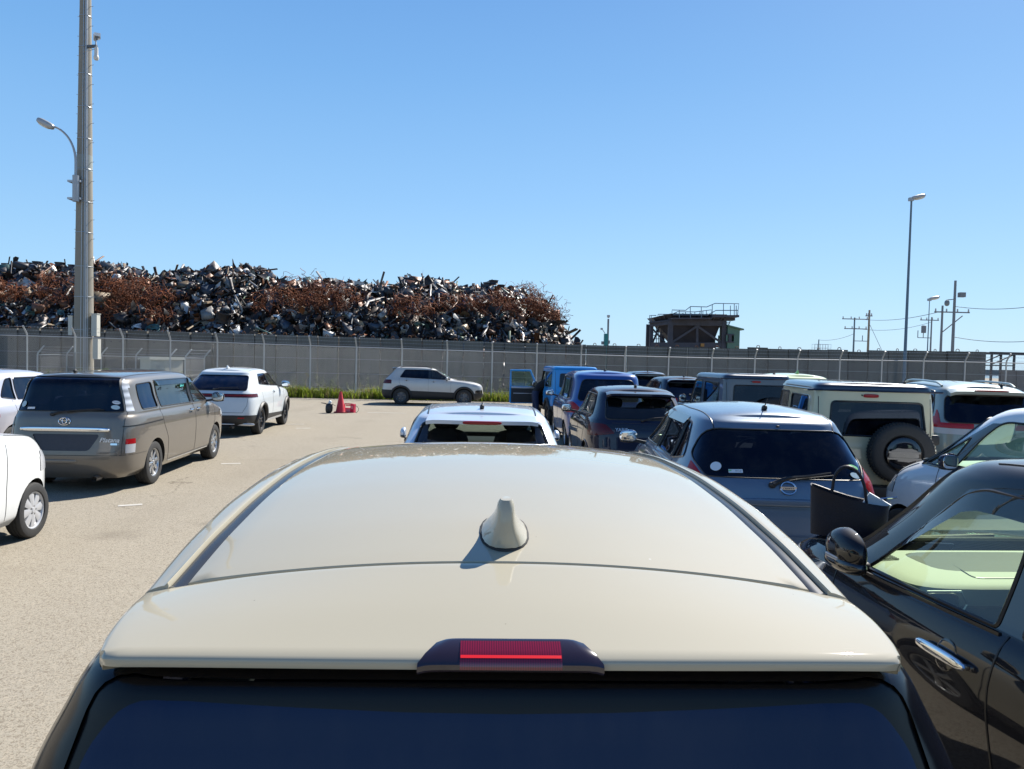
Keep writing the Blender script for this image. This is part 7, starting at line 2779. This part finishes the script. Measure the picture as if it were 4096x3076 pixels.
MB().tube([Vector((0.2, -0.38, z0 - 0.28)), Vector((0.42, -0.40, z0 - 0.26)), Vector((0.62, -0.32, z0 - 0.14))], 0.015, 6).build('cable', M['galv'], cm, True)
# control cabinet beside the pole
cab = empty('control_cabinet', (-16.6, 36.1, 0), R(60), 'cream steel control cabinet behind the fence, left of the bronze minivan roof', 'cabinet')
MB().box((0, 0, 0.75), (1.72, 0.75, 1.50)).build('body', M['cabinet'], cab)
MB().prism([(-0.45, 1.50), (0.45, 1.50), (0.45, 1.58), (-0.45, 1.64)], -0.95, 0.95, 'x').build('roof', M['cabinet'], cab)
for x in (0.10, 0.52):
    MB().box((x - 0.01, -0.385, 0.74), (0.40, 0.02, 1.30)).build('door', M['cabinet'], cab)
MB().box((0.30, -0.40, 0.75), (0.02, 0.03, 0.16)).build('handle', M['galv'], cab)
v = MB()
for k in range(6):
    v.box((-0.45, -0.382, 1.05 + k * 0.035), (0.18, 0.02, 0.012))
v.build('vent', M['galv_dull'], cab)

# ------------------------------------------------------------------ street lamp on the right and the poles beyond the wall


def lamp_post(name, label, x, y, h, mat, head=1.0, w=0.085):
    r_ = empty(name, (x, y, 0), 0, label, 'street lamp')
    MB().lathe([(w * 1.35, 0), (w * 1.35, 0.4), (w * 1.05, 0.45), (w * 0.55, h)], 16).build('post', mat, r_, True)
    MB().box((-0.02, 0, h + 0.03), (0.22 * head, 0.16 * head, 0.16 * head)).sbox((0.32 * head, 0, h + 0.16 * head), (0.72 * head, 0.34 * head, 0.20 * head), 2.6, 24, 12, Matrix.Rotation(R(-14), 3, 'Y')).build('lamp_head', M['lamp_grey'], r_, True)
    MB().sbox((0.38 * head, 0, h + 0.11 * head), (0.52 * head, 0.28 * head, 0.16 * head), 2.4, 20, 10, Matrix.Rotation(R(-14), 3, 'Y')).build('lamp_glass', M['lamp_glass'], r_, True)
    return r_


M['bluegrey'] = simple('blue_grey_paint', (0.13, 0.17, 0.20), 0.45, metal=0.3, noise=0.1)
q = at_y(3620, 1420, 37.4)
zt = at_y(3648, 800, 37.4)
lp = lamp_post('street_lamp', 'slim blue grey street lamp standing before the wall on the right', q.x, 37.4, zt.z, M['bluegrey'], 1.0, 0.078)

M['old_wood'] = simple('weathered_pole', (0.30, 0.24, 0.17), 0.85, noise=0.3, nscale=3)
M['far_grey'] = simple('far_pole_grey', (0.20, 0.21, 0.22), 0.7, noise=0.2)
M['insul'] = simple('insulator', (0.45, 0.44, 0.42), 0.4)


def util_pole(label, pxb, pyt, Y, mat, arms=(), extras=(), w=0.16):
    b = at_y(pxb, 1440, Y)
    top = at_y(pxb, pyt, Y).z
    r_ = empty('utility_pole', (b.x, Y, 0), 0, label, 'pole')
    MB().lathe([(w, 0), (w * 0.65, top)], 12).build('shaft', mat, r_, True)
    for dz, l0_, l1_ in arms:
        MB().beam((l0_, -0.15, top - dz), (l1_, -0.15, top - dz), 0.11).build('crossarm', M['far_grey'], r_)
        g_ = MB()
        for x in np.linspace(l0_ + 0.1, l1_ - 0.1, 4):
            g_.lathe([(0.05, top - dz + 0.05), (0.08, top - dz + 0.12), (0.05, top - dz + 0.2), (0.08, top - dz + 0.26), (0.03, top - dz + 0.32)], 8, c=(x, -0.15, 0))
        g_.build('insulator', M['insul'], r_)
    for kind, dx, dz in extras:
        if kind == 'can':
            MB().lathe([(0.28, top - dz - 0.5), (0.28, top - dz + 0.35), (0.2, top - dz + 0.42)], 14, c=(dx, -0.1, 0)).build('transformer', M['far_grey'], r_, True)
        elif kind == 'frame':
            MB().beam((0, -0.1, top - dz), (dx, -0.1, top - dz), 0.08).beam((dx, -0.1, top - dz), (dx, -0.1, top - dz + 0.9), 0.07).beam((dx * 0.6, -0.1, top - dz), (dx * 0.6, -0.1, top - dz + 0.7), 0.07).build('bracket', M['far_grey'], r_)
        elif kind == 'lamp':
            MB().beam((0, -0.1, top - dz + 0.1), (dx, -0.2, top - dz), 0.07).sbox((dx, -0.25, top - dz - 0.25), (0.36, 0.36, 0.5), 2.4, 14, 10).build('floodlight', M['far_grey'], r_, True)
        elif kind == 'box':
            MB().box((dx, -0.1, top - dz), (0.45, 0.4, 0.38)).build('pole_box', M['far_grey'], r_)
        elif kind == 'brace':
            MB().beam((0.05, -0.1, top - dz), (dx, -0.1, top - dz + 1.5), 0.08).build('brace', M['far_grey'], r_)
    return r_, b.x, top


PL = {}
PL['a'] = util_pole('grey utility pole with two crossarms of insulators, left of the pale leaning pole', 3412, 1270, 95, M['bluegrey'], ((0.2, -1.6, 1.6), (1.4, -1.3, 1.5)), (('frame', 1.7, 2.9),), 0.13)
PL['b'] = util_pole('pale leaning wooden pole with a guy wire, right of the crossarm pole', 3470, 1240, 90, M['old_wood'], ((0.7, -0.5, 0.3),), (), 0.16)
PL['c'] = util_pole('short utility pole carrying a transformer, next to the far slim lamp', 3720, 1268, 95, M['far_grey'], ((0.4, -1.5, 0.8),), (('can', -1.0, 1.5), ('frame', -1.7, 2.6), ('can', -1.1, 6.0)), 0.12)
PL['d'] = util_pole('utility pole with one crossarm braced towards the taller pole on its right', 3761, 1222, 70, M['far_grey'], ((0.6, -0.8, 2.4),), (('brace', 1.8, 2.4),), 0.13)
PL['e'] = util_pole('tallest far pole with a floodlight and a box near its top', 3808, 1122, 62, M['far_grey'], (), (('lamp', -0.75, 1.6), ('box', 0.5, 1.15)), 0.14)
q = at_y(3708, 1440, 88)
zt = at_y(3716, 1200, 88)
lamp_post('street_lamp', 'far slim lamp post with a flat head, behind the wall among utility poles', q.x, 88, zt.z, M['bluegrey'], 1.7, 0.075)


def cable(name, label, a, b, sag, r_=0.03):
    pts = [Vector(a).lerp(Vector(b), t) - Vector((0, 0, sag * 4 * t * (1 - t))) for t in np.linspace(0, 1, 18)]
    o = MB().tube(pts, r_, 4).build(name, M['wire_dark'], None, True)
    tag(o, label, 'cable', 'overhead cables beyond the wall')


M['wire_dark'] = simple('overhead_wire', (0.16, 0.17, 0.18), 0.6)
A_, B_, C_, D_, E_ = [PL[k] for k in 'abcde']
cable('power_line', 'upper overhead cable between the crossarm pole and the braced pole', (A_[1], 95, A_[2] - 0.1), (D_[1], 70, D_[2] - 0.5), 0.5)
cable('power_line', 'middle overhead cable passing the pale leaning pole', (A_[1], 95, A_[2] - 1.3), (C_[1], 95, C_[2] - 0.6), 0.6)
cable('power_line', 'lowest overhead cable between the crossarm pole and the braced pole', (A_[1], 95, A_[2] - 6.0), (D_[1], 70, D_[2] - 6.4), 0.8)
p1 = at_y(4200, 1215, 55)
p2 = at_y(4200, 1357, 55)
cable('power_line', 'upper overhead cable running off the right edge from the tallest far pole', (E_[1], 62, at_y(3808, 1225, 62).z), p1, 0.3)
cable('power_line', 'lower overhead cable running off the right edge from the tallest far pole', (E_[1], 62, at_y(3808, 1347, 62).z), p2, 0.3)
cable('power_line', 'thin guy wire slanting down to the right from the pale leaning pole', (B_[1], 90, B_[2] - 1.5), (at_y(3580, 1400, 90).x, 90, 1.0), 0.0, 0.025)
g0 = at_y(3275, 1360, 95)
cable('power_line', 'thin slack cable from the crossarm pole down to the post over the wall', (A_[1], 95, A_[2] - 2.0), g0, 0.3, 0.025)

# ------------------------------------------------------------------ hopper beyond the wall
M['hopper'] = simple('hopper_steel', (0.068, 0.066, 0.080), 0.7, metal=0.2, noise=0.4, nscale=2)
M['hopper_dark'] = simple('hopper_plate', (0.040, 0.036, 0.045), 0.75, noise=0.4, nscale=1.5)
M['rail_blue'] = simple('blue_grey_rail', (0.13, 0.19, 0.24), 0.5)
M['cabin_green'] = simple('cabin_green', (0.09, 0.17, 0.125), 0.6, noise=0.1)
HY = 78.0
hp = lambda px, py: (at_y(px, py, HY).x, at_y(px, py, HY).z)
S = lambda zx, zy: hp(2300 + zx * 0.3617, 1100 + zy * 0.3617)      # from the enlarged view of the hopper
hx0, _ = S(1045, 700)
hopper = empty('hopper', (hx0, HY, 0), 0, 'dark steel loading hopper on legs with a railed walkway on top', 'hopper')
L3 = lambda zx, zy, dy=0.0: Vector((S(zx, zy)[0] - hx0, dy, S(zx, zy)[1]))
legs = [(1058, 505), (1648, 520)]
for zx, zt_ in legs:
    for dy in (0, 4.2):
        t = L3(zx, zt_, dy)
        MB().beam((t.x, dy, 0), (t.x, dy, t.z), 0.46, 0.46).build('leg', M['hopper'], hopper)
for zx in (892,):
    for dy in (2.2, 4.4):
        t = L3(zx, 525, dy)
        MB().beam((t.x, dy, 0), (t.x, dy, t.z), 0.34, 0.34).build('leg', M['hopper'], hopper)
b = MB()
for dy in (0, 4.2):
    b.beam(L3(1035, 492, dy), L3(1505, 492, dy), 0.3, 0.34)
    b.beam(L3(1035, 525, dy), L3(1670, 535, dy), 0.34, 0.55)
    b.beam(L3(1040, 775, dy), L3(1650, 775, dy), 0.3, 0.5)
b.beam(L3(880, 535, 2.2), L3(1050, 520, 0), 0.34, 0.5)
b.beam(L3(880, 765, 2.2), L3(1050, 770, 0), 0.3, 0.45)
b.beam(L3(860, 520, 2.0), L3(1040, 505, 0), 0.25, 0.12)
b.beam(L3(1350, 560), L3(1350, 750), 0.22)
b.beam(L3(1350, 565), L3(1080, 740), 0.2)
b.beam(L3(1350, 565), L3(1620, 750), 0.2)
b.beam(L3(980, 560, 2.4), L3(905, 740, 2.2), 0.14)
b.beam(L3(905, 590, 2.2), L3(1020, 740, 1.2), 0.14)
for zx in (940, 965, 1000):
    b.beam(L3(zx, 560, 2), L3(zx, 750, 2), 0.07)
for zx in (1200, 1290, 1420, 1500, 1545):
    b.beam(L3(zx, 610, 4.0), L3(zx, 770, 4.0), 0.10)
for zy in (625, 660, 700):
    b.beam(L3(905, zy, 2.2), L3(1030, zy, 2.0), 0.07)
    b.beam(L3(1090, zy, 4.2), L3(1640, zy, 4.2), 0.07)
b.build('frame', M['hopper'], hopper)
# funnel: open-topped inverted pyramid with stiffener ribs
f = MB()
rim = [L3(895, 460, 1.5), L3(1050, 428, -0.6), L3(1665, 440, -0.6), L3(1665, 440, 5.2), L3(895, 452, 5.2)]
mid_ = [L3(960, 540, 2.2), L3(1085, 530, 0.4), L3(1620, 545, 0.4), L3(1600, 540, 4.4), L3(960, 540, 4.4)]
low = [L3(1120, 750, 2.0), L3(1130, 755, 1.2), L3(1560, 755, 1.2), L3(1560, 755, 3.6), L3(1120, 750, 3.6)]
f.add(rim + mid_ + low, [(i, (i + 1) % 5, 5 + (i + 1) % 5, 5 + i) for i in range(5)] + [(5 + i, 5 + (i + 1) % 5, 10 + (i + 1) % 5, 10 + i) for i in range(5)])
f.build('funnel', M['hopper_dark'], hopper)
r2 = MB()
for t in np.linspace(0.06, 0.94, 7):
    a_ = rim[1].lerp(rim[2], t) + Vector((0, -0.08, 0))
    c_ = mid_[1].lerp(mid_[2], t) + Vector((0, -0.08, 0))
    r2.beam(a_, c_, 0.12)
for t in (0.35, 0.6):
    r2.beam(rim[0].lerp(rim[1], t) + Vector((0, -0.08, 0)), mid_[0].lerp(mid_[1], t) + Vector((0, -0.08, 0)), 0.12)
r2.build('rib', M['hopper'], hopper)
d = MB()
d.beam(L3(1480, 462, -0.6), L3(1775, 462, -0.6), 1.4, 0.22)
d.beam(L3(1640, 488, 0.4), L3(1765, 488, 0.4), 1.2, 0.3)
d.beam(L3(1050, 486, -0.8), L3(1480, 486, -0.8), 0.9, 0.12)
d.build('walkway', M['hopper'], hopper)
rl = MB()


def rail_line(pts, posts, base, dy):
    P_ = [L3(a, c, dy) for a, c in pts]
    rl.tube(P_, 0.045, 5)
    for zx, z1, z0_ in posts:
        rl.tube([L3(zx, z1, dy), L3(zx, z0_, dy)], 0.04, 5)


rail_line([(1020, 425), (1020, 402), (1190, 402), (1250, 372), (1455, 374), (1650, 350), (1650, 440)], [(1130, 402, 425), (1235, 380, 425), (1345, 374, 425), (1455, 374, 430), (1515, 368, 430), (1550, 362, 430), (1590, 356, 430)], 0, 5.0)
rail_line([(1050, 425), (1050, 393), (1200, 397), (1252, 355), (1430, 360), (1520, 321), (1780, 325), (1765, 455)], [(1130, 395, 480), (1250, 357, 485), (1370, 358, 485), (1490, 335, 480), (1612, 322, 450), (1730, 324, 455), (1688, 345, 455), (1752, 345, 455)], 0, -1.0)
rail_line([(1060, 445), (1440, 448), (1530, 398), (1770, 398)], [], 0, -1.0)
rail_line([(860, 520), (860, 436), (935, 436)], [(878, 440, 515), (910, 470, 515)], 0, 1.8)
rl.build('railing', M['rail_blue'], hopper)
st = MB()
st.beam(L3(1680, 510, 0.2), L3(1672, 575, 0.2), 0.08)
st.beam(L3(1722, 510, 0.2), L3(1698, 575, 0.2), 0.08)
for t in (0.2, 0.45, 0.7):
    st.beam(L3(1680, 510 + 65 * t, 0.2), L3(1720 - 20 * t, 510 + 65 * t, 0.2), 0.06)
st.build('ladder', M['rail_blue'], hopper)
MB().box(L3(1400, 775, -0.3), (0.35, 0.2, 0.32)).build('warning_plate', simple('ochre_plate', (0.35, 0.17, 0.04), 0.6), hopper)
ob = empty('operator_cabin', (S(1740, 700)[0], HY - 0.5, 0), 0, 'small green operator cabin with a lean-to roof beside the hopper', 'cabin')
zt1, zt2 = S(1672, 572)[1], S(1820, 606)[1]
x1, x2 = S(1672, 700)[0] - S(1740, 700)[0], S(1805, 700)[0] - S(1740, 700)[0]
wz0, wz1 = S(1680, 742)[1], S(1680, 660)[1]
wa, wb = S(1680, 0)[0] - S(1740, 700)[0], S(1766, 0)[0] - S(1740, 700)[0]
g = MB()
for (u0, z00, u1, z11) in ((x1, 0, x2, wz0), (x1, wz0, wa, wz1), (wb, wz0, x2, wz1)):
    g.box(((u0 + u1) / 2, 0.05, (z00 + z11) / 2), (u1 - u0, 0.1, z11 - z00))
g.prism([(x1, wz1), (x2, wz1), (x2, zt2), (x1, zt1)], 0.0, 0.1, 'y')
for (u0, z00, u1, z11) in ((x1, 0, x2, wz0), (x1, wz0, wa, wz1), (wb, wz0, x2, wz1)):
    g.box(((u0 + u1) / 2, 3.05, (z00 + z11) / 2), (u1 - u0, 0.1, z11 - z00))
g.prism([(x1, wz1), (x2, wz1), (x2, zt2), (x1, zt1)], 3.0, 3.1, 'y')
g.box((x1 + 0.05, 1.55, zt1 / 2), (0.1, 2.88, zt1)).box((x2 - 0.05, 1.55, zt2 / 2), (0.1, 2.88, zt2))
g.build('wall', M['cabin_green'], ob)
sl = (zt2 - zt1) / (x2 - x1)
MB().prism([(x1 - 0.1, zt1 + 0.02 - sl * 0.1), (x2 + 0.35, zt2 + 0.02 + sl * 0.35), (x2 + 0.35, zt2 + 0.16 + sl * 0.35), (x1 - 0.1, zt1 + 0.16 - sl * 0.1)], -0.25, 3.35, 'y').build('roof', M['cabin_green'], ob)
w_ = MB()
w_.box(((wa + wb) / 2, 0.0, (wz0 + wz1) / 2), (0.32, 0.14, wz1 - wz0)).box(((wa + wb) / 2, 0.0, wz0), (wb - wa, 0.16, 0.12)).box(((wa + wb) / 2, 0.0, wz1), (wb - wa, 0.16, 0.12))
w_.build('window_frame', M['hopper'], ob)

# teal machine with a mast beyond the wall
tb = at_y(2422, 1400, 72)
tm = empty('drilling_rig', (tb.x, 72, 0), 0, 'teal machine with a grey mast sticking up beyond the wall', 'machine')
z_ = lambda py: at_y(2422, py, 72).z
MB().box((0, 0, (z_(1335) + 1) / 2), (0.34, 0.5, z_(1335) - 1)).build('body', simple('teal_paint', (0.02, 0.20, 0.20), 0.5), tm)
MB().tube([Vector((0.22, 0.1, 0)), Vector((0.20, 0.1, z_(1275)))], 0.09, 8).build('mast', M['far_grey'], tm, True)
MB().box((0.20, 0.1, z_(1264)), (0.26, 0.26, 0.2)).box((0.20, 0.1, z_(1269)), (0.16, 0.16, 0.1)).build('mast_head', M['insul'], tm)
MB().beam((-0.1, 0, z_(1333)), (-0.35, 0, z_(1318)), 0.06).box((-0.42, 0, z_(1316)), (0.2, 0.2, 0.18)).build('horn', M['insul'], tm)
MB().box((0.28, 0, z_(1368)), (0.2, 0.3, 0.3)).box((-0.3, 0, z_(1372)), (0.22, 0.3, 0.3)).build('bracket', M['far_grey'], tm)
q = at_y(3273, 1420, 60)
sp = empty('wall_post', (q.x, 60, 0), 0, 'thin blue post with a wire cage showing over the wall', 'post')
MB().tube([Vector((0, 0, 0)), Vector((0, 0, at_y(3273, 1358, 60).z))], 0.04, 6).build('post', M['bluegrey'], sp, True)
c_ = MB()
zc0, zc1 = at_y(3273, 1392, 60).z, at_y(3273, 1377, 60).z
for (xa, xb_) in ((-0.4, 0.85),):
    for z in (zc0, zc1):
        for y in (-0.3, 0.3):
            c_.tube([Vector((xa, y, z)), Vector((xb_, y, z))], 0.012, 4)
    for x in np.linspace(xa, xb_, 7):
        for y in (-0.3, 0.3):
            c_.tube([Vector((x, y, 0.2)), Vector((x, y, zc1))], 0.010, 4)
c_.build('cage', M['galv_dull'], sp)

# ------------------------------------------------------------------ cone, bag and red power pack on the asphalt
M['cone_red'] = simple('cone_red', (0.50, 0.018, 0.030), 0.45, noise=0.12, nscale=8)
cone = empty('traffic_cone', (-5.72, 25.5, 0), 0.3, 'red traffic cone standing on the asphalt near the fence', 'traffic cone')
MB().lathe([(0.175, 0.035), (0.168, 0.05), (0.158, 0.07), (0.036, 0.70), (0.030, 0.715), (0.020, 0.715)], 28, cap=False).build('cone_body', M['cone_red'], cone, True)
MB().prism(rpoly([(-0.205, -0.205), (0.205, -0.205), (0.205, 0.205), (-0.205, 0.205)], 0.05), 0.0, 0.035, 'z').build('base', simple('cone_base', (0.22, 0.012, 0.02), 0.6), cone)
MB().lathe([(0.028, 0.70), (0.030, 0.728), (0.001, 0.732)], 14).build('cap', M['plastic'], cone, True)
bag = empty('plastic_bag', (-6.06, 25.30, 0), 0.2, 'black drawstring bag with pale rubbish showing, left of the red cone', 'bag')
bfn = lambda p: (p.x * (1 - 0.55 * max(0, p.z) + 0.05 * math.sin(9 * p.y + 5 * p.z)), p.y * (1 - 0.5 * max(0, p.z)), p.z + 0.012 * math.sin(14 * p.x))
MB().sbox((0, 0, 0.16), (0.24, 0.22, 0.34), 3.0, 28, 16, None, bfn).build('sack', simple('black_nylon', (0.015, 0.016, 0.018), 0.45, bump=0.5, nscale=14), bag, True)
MB().sbox((0.02, 0, 0.335), (0.11, 0.10, 0.17), 2.2, 16, 10, None, lambda p: (p.x + 0.015 * math.sin(30 * p.z), p.y + 0.012 * math.sin(25 * p.x), p.z)).build('pale_wrap', simple('pale_film', (0.55, 0.62, 0.66), 0.35), bag, True)
MB().tube([Vector((-0.08, 0, 0.30)), Vector((-0.18, 0, 0.325)), Vector((-0.26, 0, 0.335))], [0.02, 0.014, 0.012], 6).tube([Vector((0.09, 0, 0.31)), Vector((0.15, 0, 0.27)), Vector((0.21, 0, 0.235)), Vector((0.13, 0.02, 0.28)), Vector((0.09, 0, 0.30))], 0.007, 5).build('drawstring', M['plastic'], bag, True)
pk = empty('power_pack', (-5.47, 25.78, 0), -0.25, 'red portable power pack with a carrying handle, right of the cone', 'power pack')
M['pack_red'] = simple('pack_red', (0.46, 0.012, 0.055), 0.4)
MB().box((-0.06, 0, 0.075), (0.26, 0.14, 0.15)).box((0.13, -0.02, 0.145), (0.12, 0.16, 0.29)).build('case', M['pack_red'], pk)
MB().tube([Vector((-0.19, 0, 0.14)), Vector((-0.19, 0, 0.285)), Vector((0.10, 0, 0.285))], 0.022, 8).tube([Vector((-0.15, 0, 0.235)), Vector((0.09, 0, 0.235))], 0.018, 6).build('handle', M['pack_red'], pk, True)
MB().box((-0.05, -0.073, 0.075), (0.20, 0.008, 0.11)).box((0.13, -0.104, 0.18), (0.05, 0.008, 0.10)).build('front_label', simple('pack_label', (0.50, 0.30, 0.33), 0.5, noise=0.4, nscale=60), pk)
MB().tube([Vector((0.19 + 0.13 * math.sin(a) , 0, 0.115 - 0.115 * math.cos(a))) for a in np.linspace(0.2, 5.6, 20)], 0.008, 5).build('cable', M['plastic'], pk, True)

# ------------------------------------------------------------------ black tote bag on the bonnet of the ink black car
M['tote'] = simple('tote_leather', (0.007, 0.008, 0.017), 0.5, spec=0.3, bump=0.15, nscale=120, noise=0.2)


def tote(loc, rz):
    r_ = empty('tote_bag', loc, rz, 'black leather tote bag standing on the bonnet of the ink black car', 'bag')
    wb, wt, d, h = 0.20, 0.21, 0.085, 0.275
    rows = []
    n = 40
    for t in np.linspace(0, 1, 12):
        row = []
        for k in range(n):
            a = 2 * math.pi * k / n
            e = 0.42
            c_, s_ = math.cos(a), math.sin(a)
            w = wb + (wt - wb) * t
            x = w * math.copysign(abs(c_) ** e, c_)
            y = (d + 0.012 * math.sin(math.pi * t)) * math.copysign(abs(s_) ** e, s_) * (1 - 0.12 * t) + 0.012 * math.sin(11 * x + 3) * math.sin(math.pi * t)
            y += 0.010 * math.sin(7 * x + 4 * t) * t
            z = h * t * (0.88 - 0.15 * (x / wt)) - 0.018 * math.cos(x / wt * 1.5) * t
            row.append((x, y, z))
        rows.append(row)
    v = [p for r in rows for p in r]
    f = [(i * n + k, i * n + (k + 1) % n, (i + 1) * n + (k + 1) % n, (i + 1) * n + k) for i in range(11) for k in range(n)]
    f.append(tuple(range(n - 1, -1, -1)))
    m0 = len(v)
    for (x, y, z) in rows[-1]:
        v.append((x * 0.97, y * 0.90, z - 0.004))
    for (x, y, z) in rows[-1]:
        v.append((x * 0.95, y * 0.85, z - 0.14))
    top = 11 * n
    f += [(top + k, top + (k + 1) % n, m0 + (k + 1) % n, m0 + k) for k in range(n)]
    f += [(m0 + k, m0 + (k + 1) % n, m0 + n + (k + 1) % n, m0 + n + k) for k in range(n)]
    f.append(tuple(m0 + n + k for k in range(n)))
    MB().add(v, f).build('sack', M['tote'], r_, True)
    for sy in (-1, 1):
        P_ = [Vector((-0.095, sy * 0.052, 0.16)), Vector((-0.092, sy * 0.056, 0.25))]
        for a in np.linspace(math.pi, 0, 14):
            P_.append(Vector((0.0 + 0.088 * math.cos(a), sy * (0.056 + 0.015 * math.sin(a)), 0.255 + 0.150 * math.sin(a) * (1.0 if sy < 0 else 0.9) - 0.025 * math.cos(a))))
        P_ += [Vector((0.092, sy * 0.056, 0.21)), Vector((0.095, sy * 0.052, 0.12))]
        MB().tube(P_, 0.0085, 8).build('handle', M['tote'], r_, True)
    pp_ = MB()
    pp_.box((0.14, 0.0, 0.185), (0.13, 0.03, 0.10), Matrix.Rotation(0.5, 3, 'Y'))
    pp_.build('folded_paper', M['paper'], r_)
    MB().tube([Vector((0.10, 0.0, 0.215)), Vector((0.25, 0.0, 0.245))], 0.006, 6).build('pen', M['chrome'], r_, True)
    return r_


# stand it on the bonnet: measure the sheet metal under the bag's corners
_i = Matrix.Translation(INK.root.location) @ Matrix.Rotation(INK.root.rotation_euler.z, 4, 'Z')
_q = _i.inverted() @ Vector(TOTE_LOC)
_hz = [INK.top(_q.x - INK.o + a, _q.y + b)[0].z for a in (-0.12, 0.12) for b in (-0.16, 0.0, 0.16)]
tote((TOTE_LOC[0], TOTE_LOC[1], sum(_hz) / 6 + 0.006), R(-24))

# ------------------------------------------------------------------ person leaning into the blue jeep


def person():
    root = empty('person', PERSON_LOC, PERSON_RZ, 'person in a dark sweater and blue jeans bending into the azure jeep', 'person')

    def skin(name, verts, edges, radii, mat, root_i=0, lv=2):
        me = bpy.data.meshes.new(name)
        me.from_pydata(verts, edges, [])
        o = bpy.data.objects.new(name, me)
        COL.objects.link(o)
        sm = o.modifiers.new('skin', 'SKIN')
        sm.use_smooth_shade = True
        for i, r_ in enumerate(radii):
            me.skin_vertices[0].data[i].radius = (r_, r_) if not hasattr(r_, '__len__') else r_
        me.skin_vertices[0].data[root_i].use_root = True
        sb = o.modifiers.new('sub', 'SUBSURF')
        sb.levels = sb.render_levels = lv
        dg = bpy.context.evaluated_depsgraph_get()
        m2 = bpy.data.meshes.new_from_object(o.evaluated_get(dg))
        bpy.data.objects.remove(o)
        return link(name, m2, mat, root)
    # local: x = the way the person bends (into the car), y = left, z = up; legs, hips, back bent forward, arms reaching in, head down
    V = [(0, 0, 0.92), (0.16, 0, 1.10), (0.34, 0, 1.22), (0.50, 0, 1.27), (0.60, 0, 1.27), (0.70, 0, 1.24), (0.80, 0, 1.20),
         (0.46, 0.19, 1.27), (0.62, 0.22, 1.02), (0.86, 0.16, 0.98), (0.94, 0.14, 0.98),
         (0.46, -0.19, 1.27), (0.66, -0.22, 1.04), (0.90, -0.18, 1.00), (0.98, -0.16, 1.00),
         (0, 0.10, 0.86), (0.03, 0.12, 0.50), (-0.04, 0.12, 0.10), (0.12, 0.13, 0.04),
         (0, -0.10, 0.86), (0.06, -0.12, 0.50), (0.02, -0.12, 0.10), (0.18, -0.13, 0.04)]
    E = [(0, 1), (1, 2), (2, 3), (3, 4), (4, 5), (5, 6), (3, 7), (7, 8), (8, 9), (9, 10), (3, 11), (11, 12), (12, 13), (13, 14), (0, 15), (15, 16), (16, 17), (17, 18), (0, 19), (19, 20), (20, 21), (21, 22)]
    rd = [0.155, 0.16, 0.165, 0.15, 0.06, 0.085, 0.075, 0.075, 0.052, 0.04, 0.035, 0.075, 0.052, 0.04, 0.035, 0.105, 0.072, 0.052, 0.045, 0.105, 0.072, 0.052, 0.045]
    m, nt, b = mat_new('person_clothes')
    tc = nt.nodes.new('ShaderNodeTexCoord')
    se = nt.nodes.new('ShaderNodeSeparateXYZ')
    nt.links.new(tc.outputs['Object'], se.inputs[0])
    g1 = nt.nodes.new('ShaderNodeMath')
    g1.operation = 'GREATER_THAN'
    g1.inputs[1].default_value = 0.97
    nt.links.new(se.outputs['Z'], g1.inputs[0])
    mx = nt.nodes.new('ShaderNodeMix')
    mx.data_type = 'RGBA'
    mx.inputs['A'].default_value = (0.018, 0.030, 0.075, 1)
    mx.inputs['B'].default_value = (0.012, 0.013, 0.018, 1)
    nt.links.new(g1.outputs[0], mx.inputs['Factor'])
    nt.links.new(mx.outputs['Result'], b.inputs['Base Color'])
    b.inputs['Roughness'].default_value = 0.9
    skin('body', V, E, rd, m)
    skin_m = simple('person_skin', (0.42, 0.26, 0.18), 0.55)
    hd = MB().sbox((0.79, 0, 1.175), (0.21, 0.155, 0.20), 2.2, 20, 14)
    h_ = hd.build('head', skin_m, root, True)
    MB().sbox((0.785, 0, 1.20), (0.23, 0.175, 0.19), 2.2, 20, 14).build('hair', simple('dark_hair', (0.010, 0.009, 0.008), 0.6), h_, True)
    for sy, hx, hz in ((1, 0.98, 0.975), (-1, 1.02, 0.995)):
        g = MB().sbox((hx, sy * 0.15, hz), (0.085, 0.035, 0.075), 2.4, 14, 8)
        for k in range(4):
            g.tube([Vector((hx + 0.03, sy * 0.15, hz + 0.03 - 0.02 * k)), Vector((hx + 0.075, sy * 0.15, hz + 0.028 - 0.02 * k)), Vector((hx + 0.095 - 0.006 * abs(k - 1), sy * 0.145, hz + 0.015 - 0.02 * k))], [0.0095, 0.009, 0.007], 6)
        g.tube([Vector((hx - 0.01, sy * 0.15, hz + 0.035)), Vector((hx + 0.03, sy * 0.145, hz + 0.062))], [0.011, 0.008], 6)
        g.build('hand', skin_m, root, True)
    for sy, x0 in ((0.13, -0.02), (-0.13, 0.04)):
        MB().sbox((x0 + 0.07, sy, 0.045), (0.27, 0.095, 0.09), 2.6, 18, 8).build('shoe', M['plastic'], root, True)


person()
